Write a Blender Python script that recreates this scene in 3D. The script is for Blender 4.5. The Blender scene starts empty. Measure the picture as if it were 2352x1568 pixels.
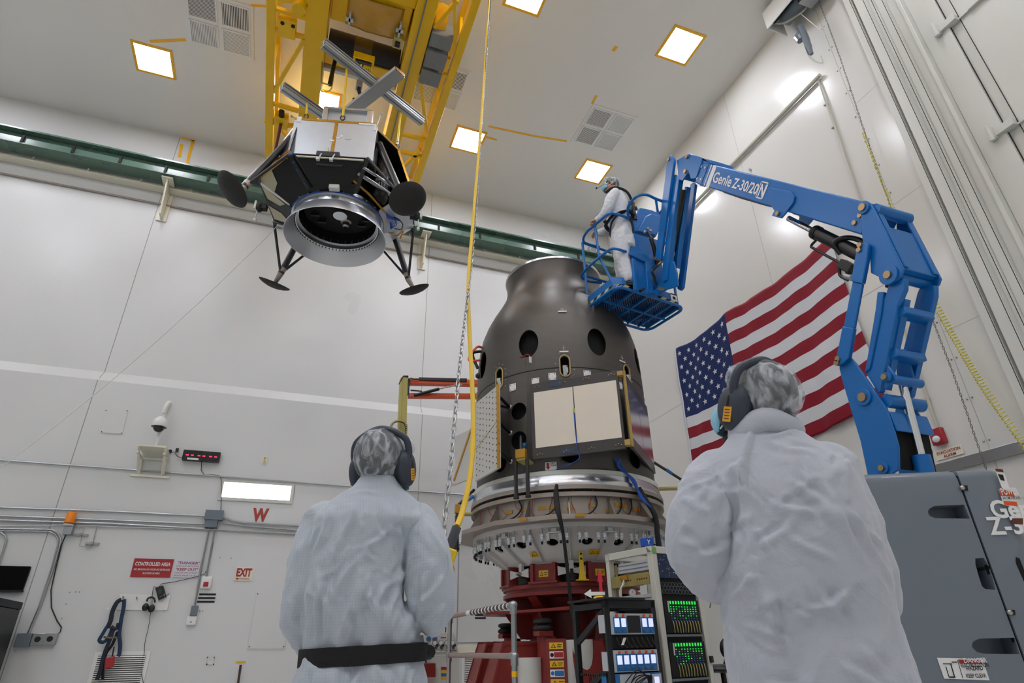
import bpy, bmesh, math, random
import numpy as np
from mathutils import Vector, Matrix, noise
random.seed(7)
S = bpy.context.scene
COL = S.collection
# ---------------------------------------------------------------- camera
YAW, PITCH, ROLL, FPX = math.radians(21.125), math.radians(27.18), math.radians(1.228), 1364.4
CH = 1.08                                   # height of the camera above the floor
_f = np.array([math.sin(YAW)*math.cos(PITCH), math.cos(YAW)*math.cos(PITCH), math.sin(PITCH)])
_r = np.array([math.cos(YAW), -math.sin(YAW), 0.0])
_d = np.cross(_f, _r)
_c, _s = math.cos(ROLL), math.sin(ROLL)
RM = np.array([_c*_r+_s*_d, -_s*_r+_c*_d, _f])
CAM = np.array([0, 0, CH])
cd = bpy.data.cameras.new('camera'); cam = bpy.data.objects.new('camera', cd); COL.objects.link(cam)
cd.sensor_width = 36; cd.lens = FPX/2352*36; cd.clip_start = .05; cd.clip_end = 100
mw = Matrix((RM[0], -RM[1], -RM[2])).transposed().to_4x4(); mw.translation = CAM
cam.matrix_world = mw
S.camera = cam
def ray(x, y): return RM.T @ np.array([(x-1176)/FPX, (y-784)/FPX, 1.])
def onY(x, y, Y): v = ray(x, y); return CAM+v*Y/v[1]
def onX(x, y, X): v = ray(x, y); return CAM+v*X/v[0]
def onZ(x, y, Z): v = ray(x, y); return CAM+v*(Z-CH)/v[2]
def onP(x, y, p, n):                         # point where a sight line meets the plane through p with normal n
    v = ray(x, y); p = np.array(p, float); n = np.array(n, float)
    return CAM+v*((p-CAM)@n)/(v@n)
# ---------------------------------------------------------------- world, exposure
W = bpy.data.worlds.new('world'); S.world = W; W.use_nodes = True
W.node_tree.nodes['Background'].inputs[0].default_value = (.8, .85, .9, 1)
W.node_tree.nodes['Background'].inputs[1].default_value = .05
S.view_settings.view_transform = 'Standard'; S.view_settings.look = 'None'
S.view_settings.gamma = 1; S.view_settings.use_curve_mapping = False
S.view_settings.exposure = 0.0
LAMP = 52.0                                   # brightness of one ceiling panel
# ---------------------------------------------------------------- colours and materials
def lin(c):
    if isinstance(c, str): c = [int(c[i:i+2], 16)/255 for i in (0, 2, 4)]
    return [((v+.055)/1.055)**2.4 if v > .04045 else v/12.92 for v in c]
MATS = {}
def mat(name, col, rough=.5, metal=0, spec=.5, bump=0, bscale=40, var=0, vscale=3, emit=0, ecol=None, alpha=1, aniso=None, coat=0, trans=0):
    m = bpy.data.materials.new(name); m.use_nodes = True; nt = m.node_tree; b = nt.nodes['Principled BSDF']
    c = lin(col)
    b.inputs['Base Color'].default_value = (*c, 1); b.inputs['Roughness'].default_value = rough
    b.inputs['Metallic'].default_value = metal; b.inputs['Specular IOR Level'].default_value = spec
    b.inputs['Alpha'].default_value = alpha; b.inputs['Coat Weight'].default_value = coat
    b.inputs['Transmission Weight'].default_value = trans
    if emit:
        b.inputs['Emission Color'].default_value = (*lin(ecol or col), 1); b.inputs['Emission Strength'].default_value = emit
    tc = nt.nodes.new('ShaderNodeTexCoord')
    def nz(scale, detail=4, stretch=None):
        n = nt.nodes.new('ShaderNodeTexNoise'); n.inputs['Scale'].default_value = scale; n.inputs['Detail'].default_value = detail
        if stretch:
            mp = nt.nodes.new('ShaderNodeMapping'); mp.inputs['Scale'].default_value = stretch
            nt.links.new(tc.outputs['Object'], mp.inputs[0]); nt.links.new(mp.outputs[0], n.inputs['Vector'])
        else: nt.links.new(tc.outputs['Object'], n.inputs['Vector'])
        return n
    if var:
        n = nz(vscale, 6, aniso); mx = nt.nodes.new('ShaderNodeMix'); mx.data_type = 'RGBA'
        mx.inputs[6].default_value = (*[v*(1-var) for v in c], 1); mx.inputs[7].default_value = (*[min(1, v*(1+var)) for v in c], 1)
        nt.links.new(n.outputs[0], mx.inputs[0]); nt.links.new(mx.outputs[2], b.inputs['Base Color'])
        mr = nt.nodes.new('ShaderNodeMapRange'); mr.inputs[3].default_value = max(0, rough-.08); mr.inputs[4].default_value = min(1, rough+.08)
        nt.links.new(n.outputs[0], mr.inputs[0]); nt.links.new(mr.outputs[0], b.inputs['Roughness'])
    if bump:
        n = nz(bscale, 5, aniso); bp = nt.nodes.new('ShaderNodeBump'); bp.inputs['Strength'].default_value = bump; bp.inputs['Distance'].default_value = .01
        nt.links.new(n.outputs[0], bp.inputs['Height']); nt.links.new(bp.outputs[0], b.inputs['Normal'])
    MATS[name] = m
    return m
wallm = mat('wall_paint', 'd6d7d6', .3, spec=.45, bump=.012, bscale=.9, var=.02, vscale=.6)
wallr = mat('wall_paint_gloss', 'd9d8d3', .2, spec=.5, bump=.02, bscale=.7, var=.015, vscale=.5)
ceilm = mat('ceiling_paint', 'e6e4de', .45, bump=.01, bscale=1, var=.02, vscale=.7)
floorm = mat('floor_epoxy', 'd6d6d1', .2, var=.04, vscale=1.2)
white = mat('white_enamel', 'e6e6e2', .35)
offw = mat('offwhite_metal', 'cfcfc8', .4, var=.03)
cream = mat('cream_metal', 'e0dcc8', .4, var=.03)
blackm = mat('black_plastic', '131313', .4)
black2 = mat('black_matte', '0b0b0c', .7)
zincb = mat('bolt_zinc', 'c9ced2', .35, metal=.4)
rubber = mat('black_rubber', '1a1a1a', .65, bump=.05)
green = mat('green_paint', '587366', .28, var=.08, vscale=1.5)
yel = mat('crane_yellow', 'eab900', .38, var=.1, vscale=2.5, bump=.02, bscale=20)
yel2 = mat('cable_yellow', 'e3c01e', .45)
galv = mat('galvanised_steel', 'a7aaac', .35, metal=.85, var=.08, vscale=8)
steel = mat('brushed_steel', 'a9a6a2', .33, metal=.9, var=.07, vscale=14, aniso=(1, 1, 12))
steeldk = mat('ring_steel', 'a0978f', .42, metal=.75, var=.08, vscale=6)
alum = mat('polished_aluminium', 'cdd0d4', .27, metal=.95)
alumat = mat('matte_aluminium', 'b9bdbf', .42, metal=.6, var=.05, vscale=6)
chrome = mat('chrome', 'e6e8ea', .08, metal=1)
blue = mat('lift_blue', '0a68b2', .32, spec=.45, var=.04, vscale=2)
carbon = mat('carbon_laminate', '585450', .42, metal=.5, spec=.5, var=.14, vscale=5, aniso=(.6, .6, 3))
carbdk = mat('carbon_dark', '181818', .48, spec=.35, var=.1, vscale=5)
tubeblk = mat('carbon_tube', '1c1c1e', .38, spec=.6, var=.1, vscale=10)
dishm = mat('foot_dish_black', '262524', .75, bump=.03)
inner = mat('dark_interior', '060607', .9)
redm = mat('table_red', '7d2621', .4, var=.1, vscale=3)
redd = mat('sign_red', 'a2252b', .45)
grayc = mat('grey_cone_paint', 'cdcbc9', .42, var=.06, vscale=2)
gold = mat('gold_tape', 'b5862a', .3, metal=.5, var=.25, vscale=30)
amber = mat('amber_film', 'f2b61c', .35, spec=.5)
orange = mat('orange_paint', 'd8521f', .4)
olive = mat('olive_mast', 'b8ac5e', .45, var=.06)
foil = mat('silver_panel', 'bfc4ca', .36, metal=.55, var=.06, vscale=9, bump=.03, bscale=9)
creampan = mat('cream_panel', 'ddd3c3', .5, var=.03, vscale=4)
navy = mat('harness_navy', '18222f', .7, bump=.1, bscale=150)
navyblue = mat('harness_blue', '10304e', .65, bump=.1, bscale=150)
cover = mat('turret_grey', '6c757f', .3, spec=.5, coat=.15)
skin = mat('skin', 'b98a72', .55, var=.06, vscale=30)
hairm = mat('dark_hair', '1c1816', .6, bump=.4, bscale=90)
maskm = mat('mask_blue', '8fc6dc', .7)
muff = mat('earmuff_grey', '333a47', .5)
band = mat('belt_black', '0d0d10', .8, bump=.3, bscale=250)
stickY = mat('sticker_yellow', 'e0a010', .5)
ylabel = mat('label_yellow', 'e2b31c', .5)
bluelab = mat('label_blue', '1f6fb0', .5)
paper = mat('label_white', 'e4e4e2', .5)
rackw = mat('rack_offwhite', 'cfcdc1', .45, var=.03)
zinc = mat('zinc_yellow', 'a89a5c', .4, metal=.5, var=.2, vscale=14)
instr = mat('instrument_grey', 'b9bcc0', .5)
instb = mat('instrument_blue', '2a6ca6', .45)
scr = mat('screen_lit', 'cfd8ff', .4, emit=.75)
ledg = mat('led_green', '1fc846', .4, emit=.9)
ledb = mat('led_blue', '46508f', .4, emit=.12)
ledr = mat('led_red', 'ff2a55', .4, emit=1.6)
pinkr = mat('flag_marker_red', 'd6223f', .5)
wireb = mat('blue_cable', '0d4fb0', .5)
wirer = mat('red_wire', '9c2f22', .5)
pvc = mat('tan_conduit', 'bdbcae', .4)
brass = mat('bolt_brass', 'a98f6c', .35, metal=.8)
dwallr = mat('seam_pale', 'b4b3ae', .6)
dwall = mat('seam_dark', '989896', .7)
concrete = mat('grey_block', '7d7d7a', .8, var=.15, vscale=12, bump=.2, bscale=30)
brownm = mat('rust_brown', '5d2a16', .6)
lampm = mat('lamp_panel', 'fff4dc', .5, emit=LAMP, ecol='f3f5ff')
lampW = mat('panel_glow', 'ffffff', .5, emit=2.2, ecol='f6f9ff')
# ---------------------------------------------------------------- mesh helpers
def V3(a): return np.array(a, float)
def unit(a): a = V3(a); return a/np.linalg.norm(a)
class MB:
    def __init__(s): s.v = []; s.f = []; s.m = []; s.mats = []
    def mi(s, m):
        if m is None: return 0
        if m not in s.mats: s.mats.append(m)
        return s.mats.index(m)
    def add(s, vs, fs, m=None):
        b = len(s.v); s.v += [tuple(map(float, q)) for q in vs]; k = s.mi(m)
        for f in fs: s.f.append(tuple(b+i for i in f)); s.m.append(k)
        return s
    def box(s, a, b, m=None):                 # axis aligned, two corners
        x0, y0, z0 = a; x1, y1, z1 = b
        vs = [(x, y, z) for x in (x0, x1) for y in (y0, y1) for z in (z0, z1)]
        return s.add(vs, [(0, 1, 3, 2), (4, 6, 7, 5), (0, 4, 5, 1), (2, 3, 7, 6), (0, 2, 6, 4), (1, 5, 7, 3)], m)
    def obox(s, c, ax, ay, az, m=None):       # centre and three half axes
        c, ax, ay, az = map(V3, (c, ax, ay, az))
        vs = [c+i*ax+j*ay+k*az for i in (-1, 1) for j in (-1, 1) for k in (-1, 1)]
        return s.add(vs, [(0, 1, 3, 2), (4, 6, 7, 5), (0, 4, 5, 1), (2, 3, 7, 6), (0, 2, 6, 4), (1, 5, 7, 3)], m)
    def bar(s, p, q, w, h, up=(0, 0, 1), m=None):
        p, q = V3(p), V3(q); d = unit(q-p); side = np.cross(d, V3(up))
        if np.linalg.norm(side) < 1e-4: side = np.cross(d, (1, 0, 0))
        side = unit(side); u = np.cross(side, d)
        return s.obox((p+q)/2, (q-p)/2, side*w/2, u*h/2, m)
    def prism(s, poly, vec, m=None):
        vec = V3(vec); a = [V3(p) for p in poly]; n = len(a)
        vs = a+[p+vec for p in a]
        fs = [tuple(range(n))[::-1], tuple(range(n, 2*n))]+[(i, (i+1) % n, n+(i+1) % n, n+i) for i in range(n)]
        return s.add(vs, fs, m)
    def quad(s, a, b, c, d, m=None): return s.add([a, b, c, d], [(0, 1, 2, 3)], m)
    def tube(s, pts, r, n=10, m=None, closed=False, cap=True, up=None, flat=1.0):
        pts = [V3(p) for p in pts]; k = len(pts)
        rs = r if isinstance(r, (list, tuple)) else [r]*k
        rings = []; prev = None
        for i, p in enumerate(pts):
            if closed: t = pts[(i+1) % k]-pts[i-1]
            else: t = pts[min(i+1, k-1)]-pts[max(i-1, 0)]
            t = unit(t)
            if prev is None:
                a = V3(up) if up is not None else (V3((0, 0, 1)) if abs(t[2]) < .9 else V3((1, 0, 0)))
                u = unit(a-t*(a@t))
            else: u = unit(prev-t*(prev@t))
            prev = u; w = np.cross(t, u)
            rings.append([p+rs[i]*(math.cos(2*math.pi*j/n)*w+flat*math.sin(2*math.pi*j/n)*u) for j in range(n)])
        vs = [q for ring in rings for q in ring]; fs = []
        for i in range(k if closed else k-1):
            a, b = i*n, ((i+1) % k)*n
            for j in range(n): fs.append((a+j, a+(j+1) % n, b+(j+1) % n, b+j))
        if cap and not closed: fs += [tuple(range(n))[::-1], tuple((k-1)*n+j for j in range(n))]
        return s.add(vs, fs, m)
    def cyl(s, p, q, r, n=16, m=None, r2=None): return s.tube([p, q], [r, r if r2 is None else r2], n, m)
    def lathe(s, prof, n=48, c=(0, 0, 0), axis=(0, 0, 1), m=None, arc=None):
        c = V3(c); az = unit(axis); a = V3((1, 0, 0)) if abs(az[0]) < .9 else V3((0, 1, 0))
        ax = unit(a-az*(a@az)); ay = np.cross(az, ax)
        a0, a1 = arc if arc else (0, 2*math.pi); full = arc is None; cnt = n if full else n+1
        vs = []
        for r, z in prof:
            for j in range(cnt):
                t = a0+(a1-a0)*j/n; vs.append(c+az*z+r*(math.cos(t)*ax+math.sin(t)*ay))
        fs = []
        for i in range(len(prof)-1):
            for j in range(n):
                k = (j+1) % cnt; fs.append((i*cnt+j, i*cnt+k, (i+1)*cnt+k, (i+1)*cnt+j))
        return s.add(vs, fs, m)
    def ell(s, c, r, n=16, k=10, fr=None, m=None, z0=-1, z1=1):   # ellipsoid, optional local frame rows
        c = V3(c); r = (r,)*3 if not isinstance(r, (list, tuple)) else r
        fr = np.eye(3) if fr is None else np.array(fr)
        vs = []; t0, t1 = math.asin(z0), math.asin(z1)
        for i in range(k+1):
            t = t0+(t1-t0)*i/k
            for j in range(n):
                a = 2*math.pi*j/n
                q = V3((r[0]*math.cos(t)*math.cos(a), r[1]*math.cos(t)*math.sin(a), r[2]*math.sin(t)))
                vs.append(c+q@fr)
        fs = [(i*n+j, i*n+(j+1) % n, (i+1)*n+(j+1) % n, (i+1)*n+j) for i in range(k) for j in range(n)]
        fs += [tuple(range(n))[::-1], tuple(k*n+j for j in range(n))]
        return s.add(vs, fs, m)
def root_of(o):
    while o.parent: o = o.parent
    return o
def obj(name, mb, m=None, parent=None, smooth=35, bevel=0, label=None, cat=None, group=None, kind=None, loc=None, bseg=2):
    me = bpy.data.meshes.new(name); vs = np.array(mb.v)
    if parent is not None: off = V3(root_of(parent).location)
    else:
        off = V3(loc) if loc is not None else V3(((vs[:, 0].min()+vs[:, 0].max())/2, (vs[:, 1].min()+vs[:, 1].max())/2, vs[:, 2].min()))
    me.from_pydata([tuple(q) for q in (vs-off)], [], mb.f)
    if mb.mats:
        for x in mb.mats: me.materials.append(x)
        me.polygons.foreach_set('material_index', mb.m)
    else: me.materials.append(m)
    bm = bmesh.new(); bm.from_mesh(me); bmesh.ops.remove_doubles(bm, verts=bm.verts, dist=1e-5); bmesh.ops.recalc_face_normals(bm, faces=bm.faces); bm.to_mesh(me); bm.free()
    if smooth:
        me.shade_smooth(); me.set_sharp_from_angle(angle=math.radians(smooth))
    o = bpy.data.objects.new(name, me); COL.objects.link(o)
    if parent is not None: o.parent = parent
    else: o.location = off
    if bevel:
        b = o.modifiers.new('bevel', 'BEVEL'); b.width = bevel; b.segments = bseg; b.limit_method = 'ANGLE'; b.angle_limit = math.radians(40)
        b.harden_normals = False
    return tag(o, label, cat, group, kind)
def tag(o, label=None, cat=None, group=None, kind=None):
    if label: o['label'] = label
    if cat: o['category'] = cat
    if group: o['group'] = group
    if kind: o['kind'] = kind
    return o
def thing(name, label, cat, loc=(0, 0, 0), group=None):
    o = bpy.data.objects.new(name, None); COL.objects.link(o); o.location = tuple(map(float, loc)); o.empty_display_size = .1
    return tag(o, label, cat, group)
def dup(root, delta, label=None, group=None):
    def cp(o, par):
        c = o.copy(); COL.objects.link(c); c.parent = par
        for ch in [x for x in bpy.data.objects if x.parent == o and x is not c]: cp(ch, c)
        return c
    r = cp(root, None); r.location = Vector(root.location)+Vector(tuple(map(float, delta)))
    if label: r['label'] = label
    if group: r['group'] = group
    return r
def struct(name, mb, m, parent=None, smooth=0, bevel=0):
    return obj(name, mb, m, parent, smooth=smooth, bevel=bevel, kind=None if parent else 'structure')
def text(txt, m, parent, origin, right, up, size, name='lettering', bold=0.0, depth=.001, align='LEFT', shear=0, width=None):
    cu = bpy.data.curves.new(name, 'FONT'); cu.body = txt; cu.size = size; cu.offset = bold*size; cu.extrude = 0
    cu.align_x = align; cu.shear = shear; cu.resolution_u = 3
    t = bpy.data.objects.new(name, cu); COL.objects.link(t)
    dg = bpy.context.evaluated_depsgraph_get(); me = bpy.data.meshes.new_from_object(t.evaluated_get(dg))
    bpy.data.objects.remove(t); 
    r, u = unit(right), unit(up); n = np.cross(r, u); sx = 1.0
    co = np.array([v.co[:] for v in me.vertices])
    if not len(co): return None
    if width: sx = width/(co[:, 0].max()-co[:, 0].min())
    off = V3(root_of(parent).location) if parent is not None else V3((0, 0, 0))
    for v, c in zip(me.vertices, co): v.co = tuple(V3(origin)+r*c[0]*sx+u*c[1]+n*depth-off)
    me.name = name; me.materials.clear(); me.materials.append(m)
    o = bpy.data.objects.new(name, me); COL.objects.link(o); o.parent = parent
    return o
def spl(pts, n=8, closed=False):              # Catmull-Rom through points
    P = [V3(p) for p in pts]; k = len(P); out = []
    rng = range(k) if closed else range(k-1)
    for i in rng:
        if closed: a, b, c, d = P[i-1], P[i], P[(i+1) % k], P[(i+2) % k]
        else: a, b, c, d = P[max(i-1, 0)], P[i], P[i+1], P[min(i+2, k-1)]
        for j in range(n):
            t = j/n; out.append(.5*(2*b+(c-a)*t+(2*a-5*b+4*c-d)*t*t+(3*b-a-3*c+d)*t**3))
    if not closed: out.append(P[-1])
    return out
def rrect(cx, cy, w, h, r, n=5):              # rounded rectangle as 2D points
    out = []
    for sx, sy, a0 in ((1, 1, 0), (-1, 1, 90), (-1, -1, 180), (1, -1, 270)):
        for i in range(n+1):
            a = math.radians(a0+90*i/n); out.append((cx+sx*(w/2-r)+r*math.cos(a), cy+sy*(h/2-r)+r*math.sin(a)))
    return out
# ================================================================ the room
YB, YU, XR, ZC = 11.0, 11.21, 7.15, 10.97    # lower and upper back wall, right wall, ceiling
XL, YF = -8.5, -7.5
zl0 = onY(243.7, 854.6, YU)[2]; zl1 = onY(227.7, 872, YB)[2]     # sloped ledge on the back wall
seamsX = [onY(364, 470, YU)[0], onY(979, 700, YU)[0]]
m = MB().box((XL-.3, YF-.3, -.3), (XR+2.6, YU+.4, 0)); struct('floor', m, floorm)
m = MB().box((XL-.3, YF-.3, ZC), (XR+2.6, YU+.4, ZC+.3)); struct('ceiling', m, ceilm)
m = MB().box((XL-.3, YF-.3, 0), (XL, YU, ZC)); struct('wall_left', m, wallm)
m = MB().box((XL, YF-.3, 0), (XR+2.6, YF, ZC)); struct('wall_front', m, wallm)
m = MB()
m.prism([(XL, YB, 0), (XL, YB, zl1), (XL, YU, zl0), (XL, YU, ZC), (XL, YU+.3, ZC), (XL, YU+.3, 0)], (XR+.3-XL, 0, 0))
wb = struct('wall_back', m, wallm)
s = MB(); g = .006
for x in seamsX+[seamsX[0]-5.4]:
    s.box((x-g, YB-.0015, 0), (x+g, YB+.01, zl1-.002)); s.box((x-g, YU-.0015, zl0), (x+g, YU+.01, ZC))
    s.prism([(x-g, YB-.0015, zl1-.002), (x+g, YB-.0015, zl1-.002), (x+g, YU-.0015, zl0), (x-g, YU-.0015, zl0)], (0, .002, .002))
x5 = onY(1051, 1400, YB)[0]; s.box((x5-.01, YB-.0015, 0), (x5+.01, YB+.01, onY(1053, 1245, YB)[2]))
zb = onY(1075, 1475.6, YB)[2]; s.box((x5, YB-.002, zb-.01), (XR, YB+.01, zb+.01))
obj('seam', s, dwall, wb, smooth=0)
s = MB().box((x5-.1, YB-.03, zb-.17), (XR-.002, YB-.001, zb-.05)); obj('rail_strip', s, cream, wb, bevel=.004)
# right wall: gloss panels, a proud sheet with screws, then the tall door frame and the door leaves
Y1, Y2 = onX(1980, 130, XR)[1], 0.0
Ye = onX(1943, 0, XR)[1]                       # frame edge
m = MB().box((XR, Ye, 0), (XR+.3, YU+.3, ZC)); m.box((XR, YF, 0), (XR+.3, -3.6, ZC)); wr = struct('wall_right', m, wallr)
s = MB()
def seamR(y0, z0, y1, z1, w=.005):
    d = unit((0, y1-y0, z1-z0)); q = np.cross(d, (1, 0, 0))*w
    a, b = V3((XR-.0015, y0, z0)), V3((XR-.0015, y1, z1)); s.prism([a-q, b-q, b+q, a+q], (.004, 0, 0))
zs = onX(1993, 675, XR)[2]; seamR(4.0, zs, 10.9, zs)
ys = onX(1670, 250, XR)[1]; seamR(ys, 0, ys, ZC); yp = Ye+.48
seamR(yp, 0, yp, ZC, .004)
for zz in (2.35, 4.35, 6.3, 8.2): seamR(Ye+.02, zz, yp, zz, .003)
obj('seam', s, dwallr, wr, smooth=0)
s = MB()
for yy in (Ye+.03, yp-.03, yp+.03):
    for i in range(18): s.ell((XR-.004, yy, 2+.5*i), .012, 8, 4)
obj('screw', s, galv, wr)
s = MB().box((XR-.05, 3.7, onX(2141, 1062, XR)[2]-.16), (XR-.002, 5.8, onX(2141, 1062, XR)[2]-.04)); obj('bump_rail', s, galv, wr, bevel=.005)
s = MB().box((XR-.035, 5.6, zb+.35), (XR-.002, 10.9, zb+.42)); obj('rail_strip', s, cream, wr, bevel=.004)
# door frame: stepped channels running full height
fr = MB(); yy = Ye
for w, dx in ((.10, -.10), (.05, -.04), (.13, -.13), (.05, -.03), (.10, .02), (.12, .10), (.05, .05), (.30, .16)):
    fr.box((XR+dx, yy-w, 0), (XR+.35, yy, ZC)); yy -= w
trim = struct('trim_1', fr, offw, bevel=.006)
dk = MB(); yy = Ye
for w, dx in ((.10, -.10), (.05, -.04), (.13, -.13), (.05, -.03), (.10, .02), (.12, .10)):
    yy -= w; dk.box((XR+dx-.0015, yy+.004, 0), (XR+dx+.002, yy+.011, ZC))
obj('groove', dk, black2, trim, smooth=0)
yd = Ye-.9
dl = MB(); dl.box((XR+.22, -3.6, 0), (XR+.42, yd, ZC)); door = struct('door_1', dl, offw)
h = MB()
rows = [onX(2175, 400, XR+.22)[2], onX(2100, 120, XR+.22)[2], onX(2290, 700, XR+.22)[2]]
dz = abs(rows[0]-rows[2])
for i in range(-2, 5):
    z = rows[0]+i*dz
    h.box((XR+.17, -3.6, z-.02), (XR+.225, yd-.25, z+.02))
    h.box((XR+.19, yd-.25, z-.012), (XR+.225, yd, z+.012))
obj('leaf_stiffener', h, offw, door, bevel=.004)
for i in range(-2, 5):
    z = rows[0]+i*dz
    b = MB().box((XR+.12, yd-.12, z-.02), (XR+.24, yd+.16, z+.08)); b.box((XR+.09, yd+.08, z-.05), (XR+.16, yd+.15, z+.12))
    b.cyl((XR+.09, yd+.11, z-.08), (XR+.09, yd+.11, z+.15), .025, 10)
    obj('bracket', b, offw, door, bevel=.005)
for i in range(-2, 4):
    z = rows[0]+i*dz+dz*.5
    for y in (yd-1.05,):
        b = MB().prism([(XR+.2, y, z), (XR+.2, y-.3, z), (XR-.02, y-.15, z-.02)], (0, 0, .05)); obj('stop_bracket', b, offw, door)
gv = MB(); gv.box((XR+.20, yd-.006, 0), (XR+.23, yd+.006, ZC)); gv.box((XR+.21, yd-.13, 0), (XR+.222, yd-.124, ZC)); obj('door_gap', gv, black2, door, smooth=0)
# ---- ceiling lights: 2 ft panels taped round their rim with amber film
def ceiling_light(x, y, label):
    t = thing('ceiling_light', label, 'ceiling light', (x, y, ZC-.03), 'square ceiling light panels')
    h = .29
    d = MB().box((x-h, y-h, ZC-.012), (x+h, y+h, ZC-.004)); obj('diffuser', d, lampm, t, smooth=0)
    f = MB()
    for a, b in (((-h-.05, -h-.05), (h+.05, -h)), ((-h-.05, h), (h+.05, h+.05)), ((-h-.05, -h), (-h, h)), ((h, -h), (h+.05, h))):
        f.box((x+a[0], y+a[1], ZC-.02), (x+b[0], y+b[1], ZC-.003))
    obj('taped_frame', f, amber, t, smooth=0)
    return t
vis = {(0, 0): 'lit square ceiling panel at the left, clear of the yellow crane', (1, 0): 'lit square ceiling panel seen between the girders behind the lifting frame',
       (2, 0): 'lit square ceiling panel beside the hanging chain', (3, 0): 'lit square ceiling panel just above the worker in the basket',
       (2, 1): 'lit square ceiling panel cut by the top edge beside the chain', (3, 1): 'lit square ceiling panel at the upper right, large and alone'}
c0 = onZ(354, 138, ZC); c3 = onZ(1362, 394, ZC); c31 = onZ(1566, 106, ZC)
dxl = (c3[0]-c0[0])/3; dyl = c31[1]-c3[1]; LIGHTS = []
for j in range(0, 5):
    for i in range(-1, 4):
        lab = vis.get((i, j), 'lit square ceiling panel farther back over the hall floor')
        LIGHTS.append(ceiling_light(c0[0]+i*dxl, c0[1]+j*dyl+(c3[1]-c0[1])*i/3, lab))
# ---- ceiling vents: four louvred squares in one white frame
def ceiling_vent(x, y, w, hh, label):
    t = thing('ceiling_vent', label, 'ceiling vent', (x, y, ZC-.03), 'louvred ceiling vents')
    f = MB(); f.box((x-w/2, y-hh/2, ZC-.014), (x+w/2, y+hh/2, ZC-.002)); obj('vent_frame', f, white, t, smooth=0)
    for i, (sx, sy) in enumerate(((-1, -1), (1, -1), (-1, 1), (1, 1))):
        cx, cy = x+sx*w*.237, y+sy*hh*.237; a = w*.2; b = hh*.2
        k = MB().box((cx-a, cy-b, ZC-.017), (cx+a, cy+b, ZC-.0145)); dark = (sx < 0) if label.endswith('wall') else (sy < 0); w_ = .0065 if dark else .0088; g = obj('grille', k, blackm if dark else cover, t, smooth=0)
        sl = MB(); ver = (i in (1, 2)); n = 17
        for q in range(n+1):
            e = -1+2*q/n
            if ver: sl.box((cx+e*a-w_, cy-b, ZC-.021), (cx+e*a+w_, cy+b, ZC-.0175))
            else: sl.box((cx-a, cy+e*b-w_, ZC-.021), (cx+a, cy+e*b+w_, ZC-.0175))
        for e in (-1, 1): sl.box((cx+e*a-.012, cy-b, ZC-.032), (cx+e*a+.012, cy+b, ZC-.015)); sl.box((cx-a, cy+e*b-.012, ZC-.032), (cx+a, cy+e*b+.012, ZC-.015))
        obj('slats', sl, white, g, smooth=0)
    return t
def vc(pts): q = np.mean([onZ(*p, ZC) for p in pts], 0); return q
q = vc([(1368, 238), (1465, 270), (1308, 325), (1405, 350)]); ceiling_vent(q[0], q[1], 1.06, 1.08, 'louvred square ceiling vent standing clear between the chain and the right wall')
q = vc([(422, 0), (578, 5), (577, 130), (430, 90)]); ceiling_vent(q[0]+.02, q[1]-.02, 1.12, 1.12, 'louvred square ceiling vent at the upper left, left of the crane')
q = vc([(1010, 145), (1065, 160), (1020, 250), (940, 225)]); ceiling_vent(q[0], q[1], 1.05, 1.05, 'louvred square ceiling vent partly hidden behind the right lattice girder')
# ---- strips of amber tape
def tape(pts, w, f, label, depth=.004):
    P = [V3(f(*p)) for p in pts]; m = MB(); nrm = unit(np.cross(P[1]-P[0], CAM-P[0])) if False else None
    for a, b in zip(P, P[1:]):
        n = V3((0, 0, -1)) if f is fZ else V3((0, -1, 0))
        d = unit(b-a); q = np.cross(d, n)*w/2
        m.prism([a-q+n*depth, b-q+n*depth, b+q+n*depth, a+q+n*depth], -n*depth*.8)
    return obj('tape_strip', m, amber, smooth=0, label=label, cat='tape', group='amber tape strips')
fZ = lambda x, y: onZ(x, y, ZC); fU = lambda x, y: onY(x, y, YU)
tape([(1122, 290), (1230, 313), (1302, 324)], .05, fZ, 'long amber tape strip running from the chain to the square vent')
tape([(345, 95), (427, 91)], .06, fZ, 'short amber tape strip just above the left ceiling light')
tape([(1112, 313), (1141, 321)], .05, fZ, 'short amber tape strip beside the middle ceiling light')
tape([(1360, 238), (1370, 219)], .05, fZ, 'short amber tape strip at the corner of the square vent')
tape([(1408, 117), (1416, 106)], .07, fZ, 'tiny amber tape strip alone on the ceiling')
tape([(577, 12), (612, 14)], .05, fZ, 'amber tape strip between the upper left vent and the crane')
tape([(418, 315), (447, 322)], .09, fU, 'amber tape strip along the ceiling line above the green beam')
tape([(444, 322), (423, 400)], .06, fU, 'long amber tape strip hanging from the ceiling line to the green beam')
tape([(418, 331), (412, 361)], .06, fU, 'short amber tape strip left of the long hanging strip')
tape([(973, 497), (969, 512)], .06, fU, 'short amber tape strip above the green beam right of the lander')
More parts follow.
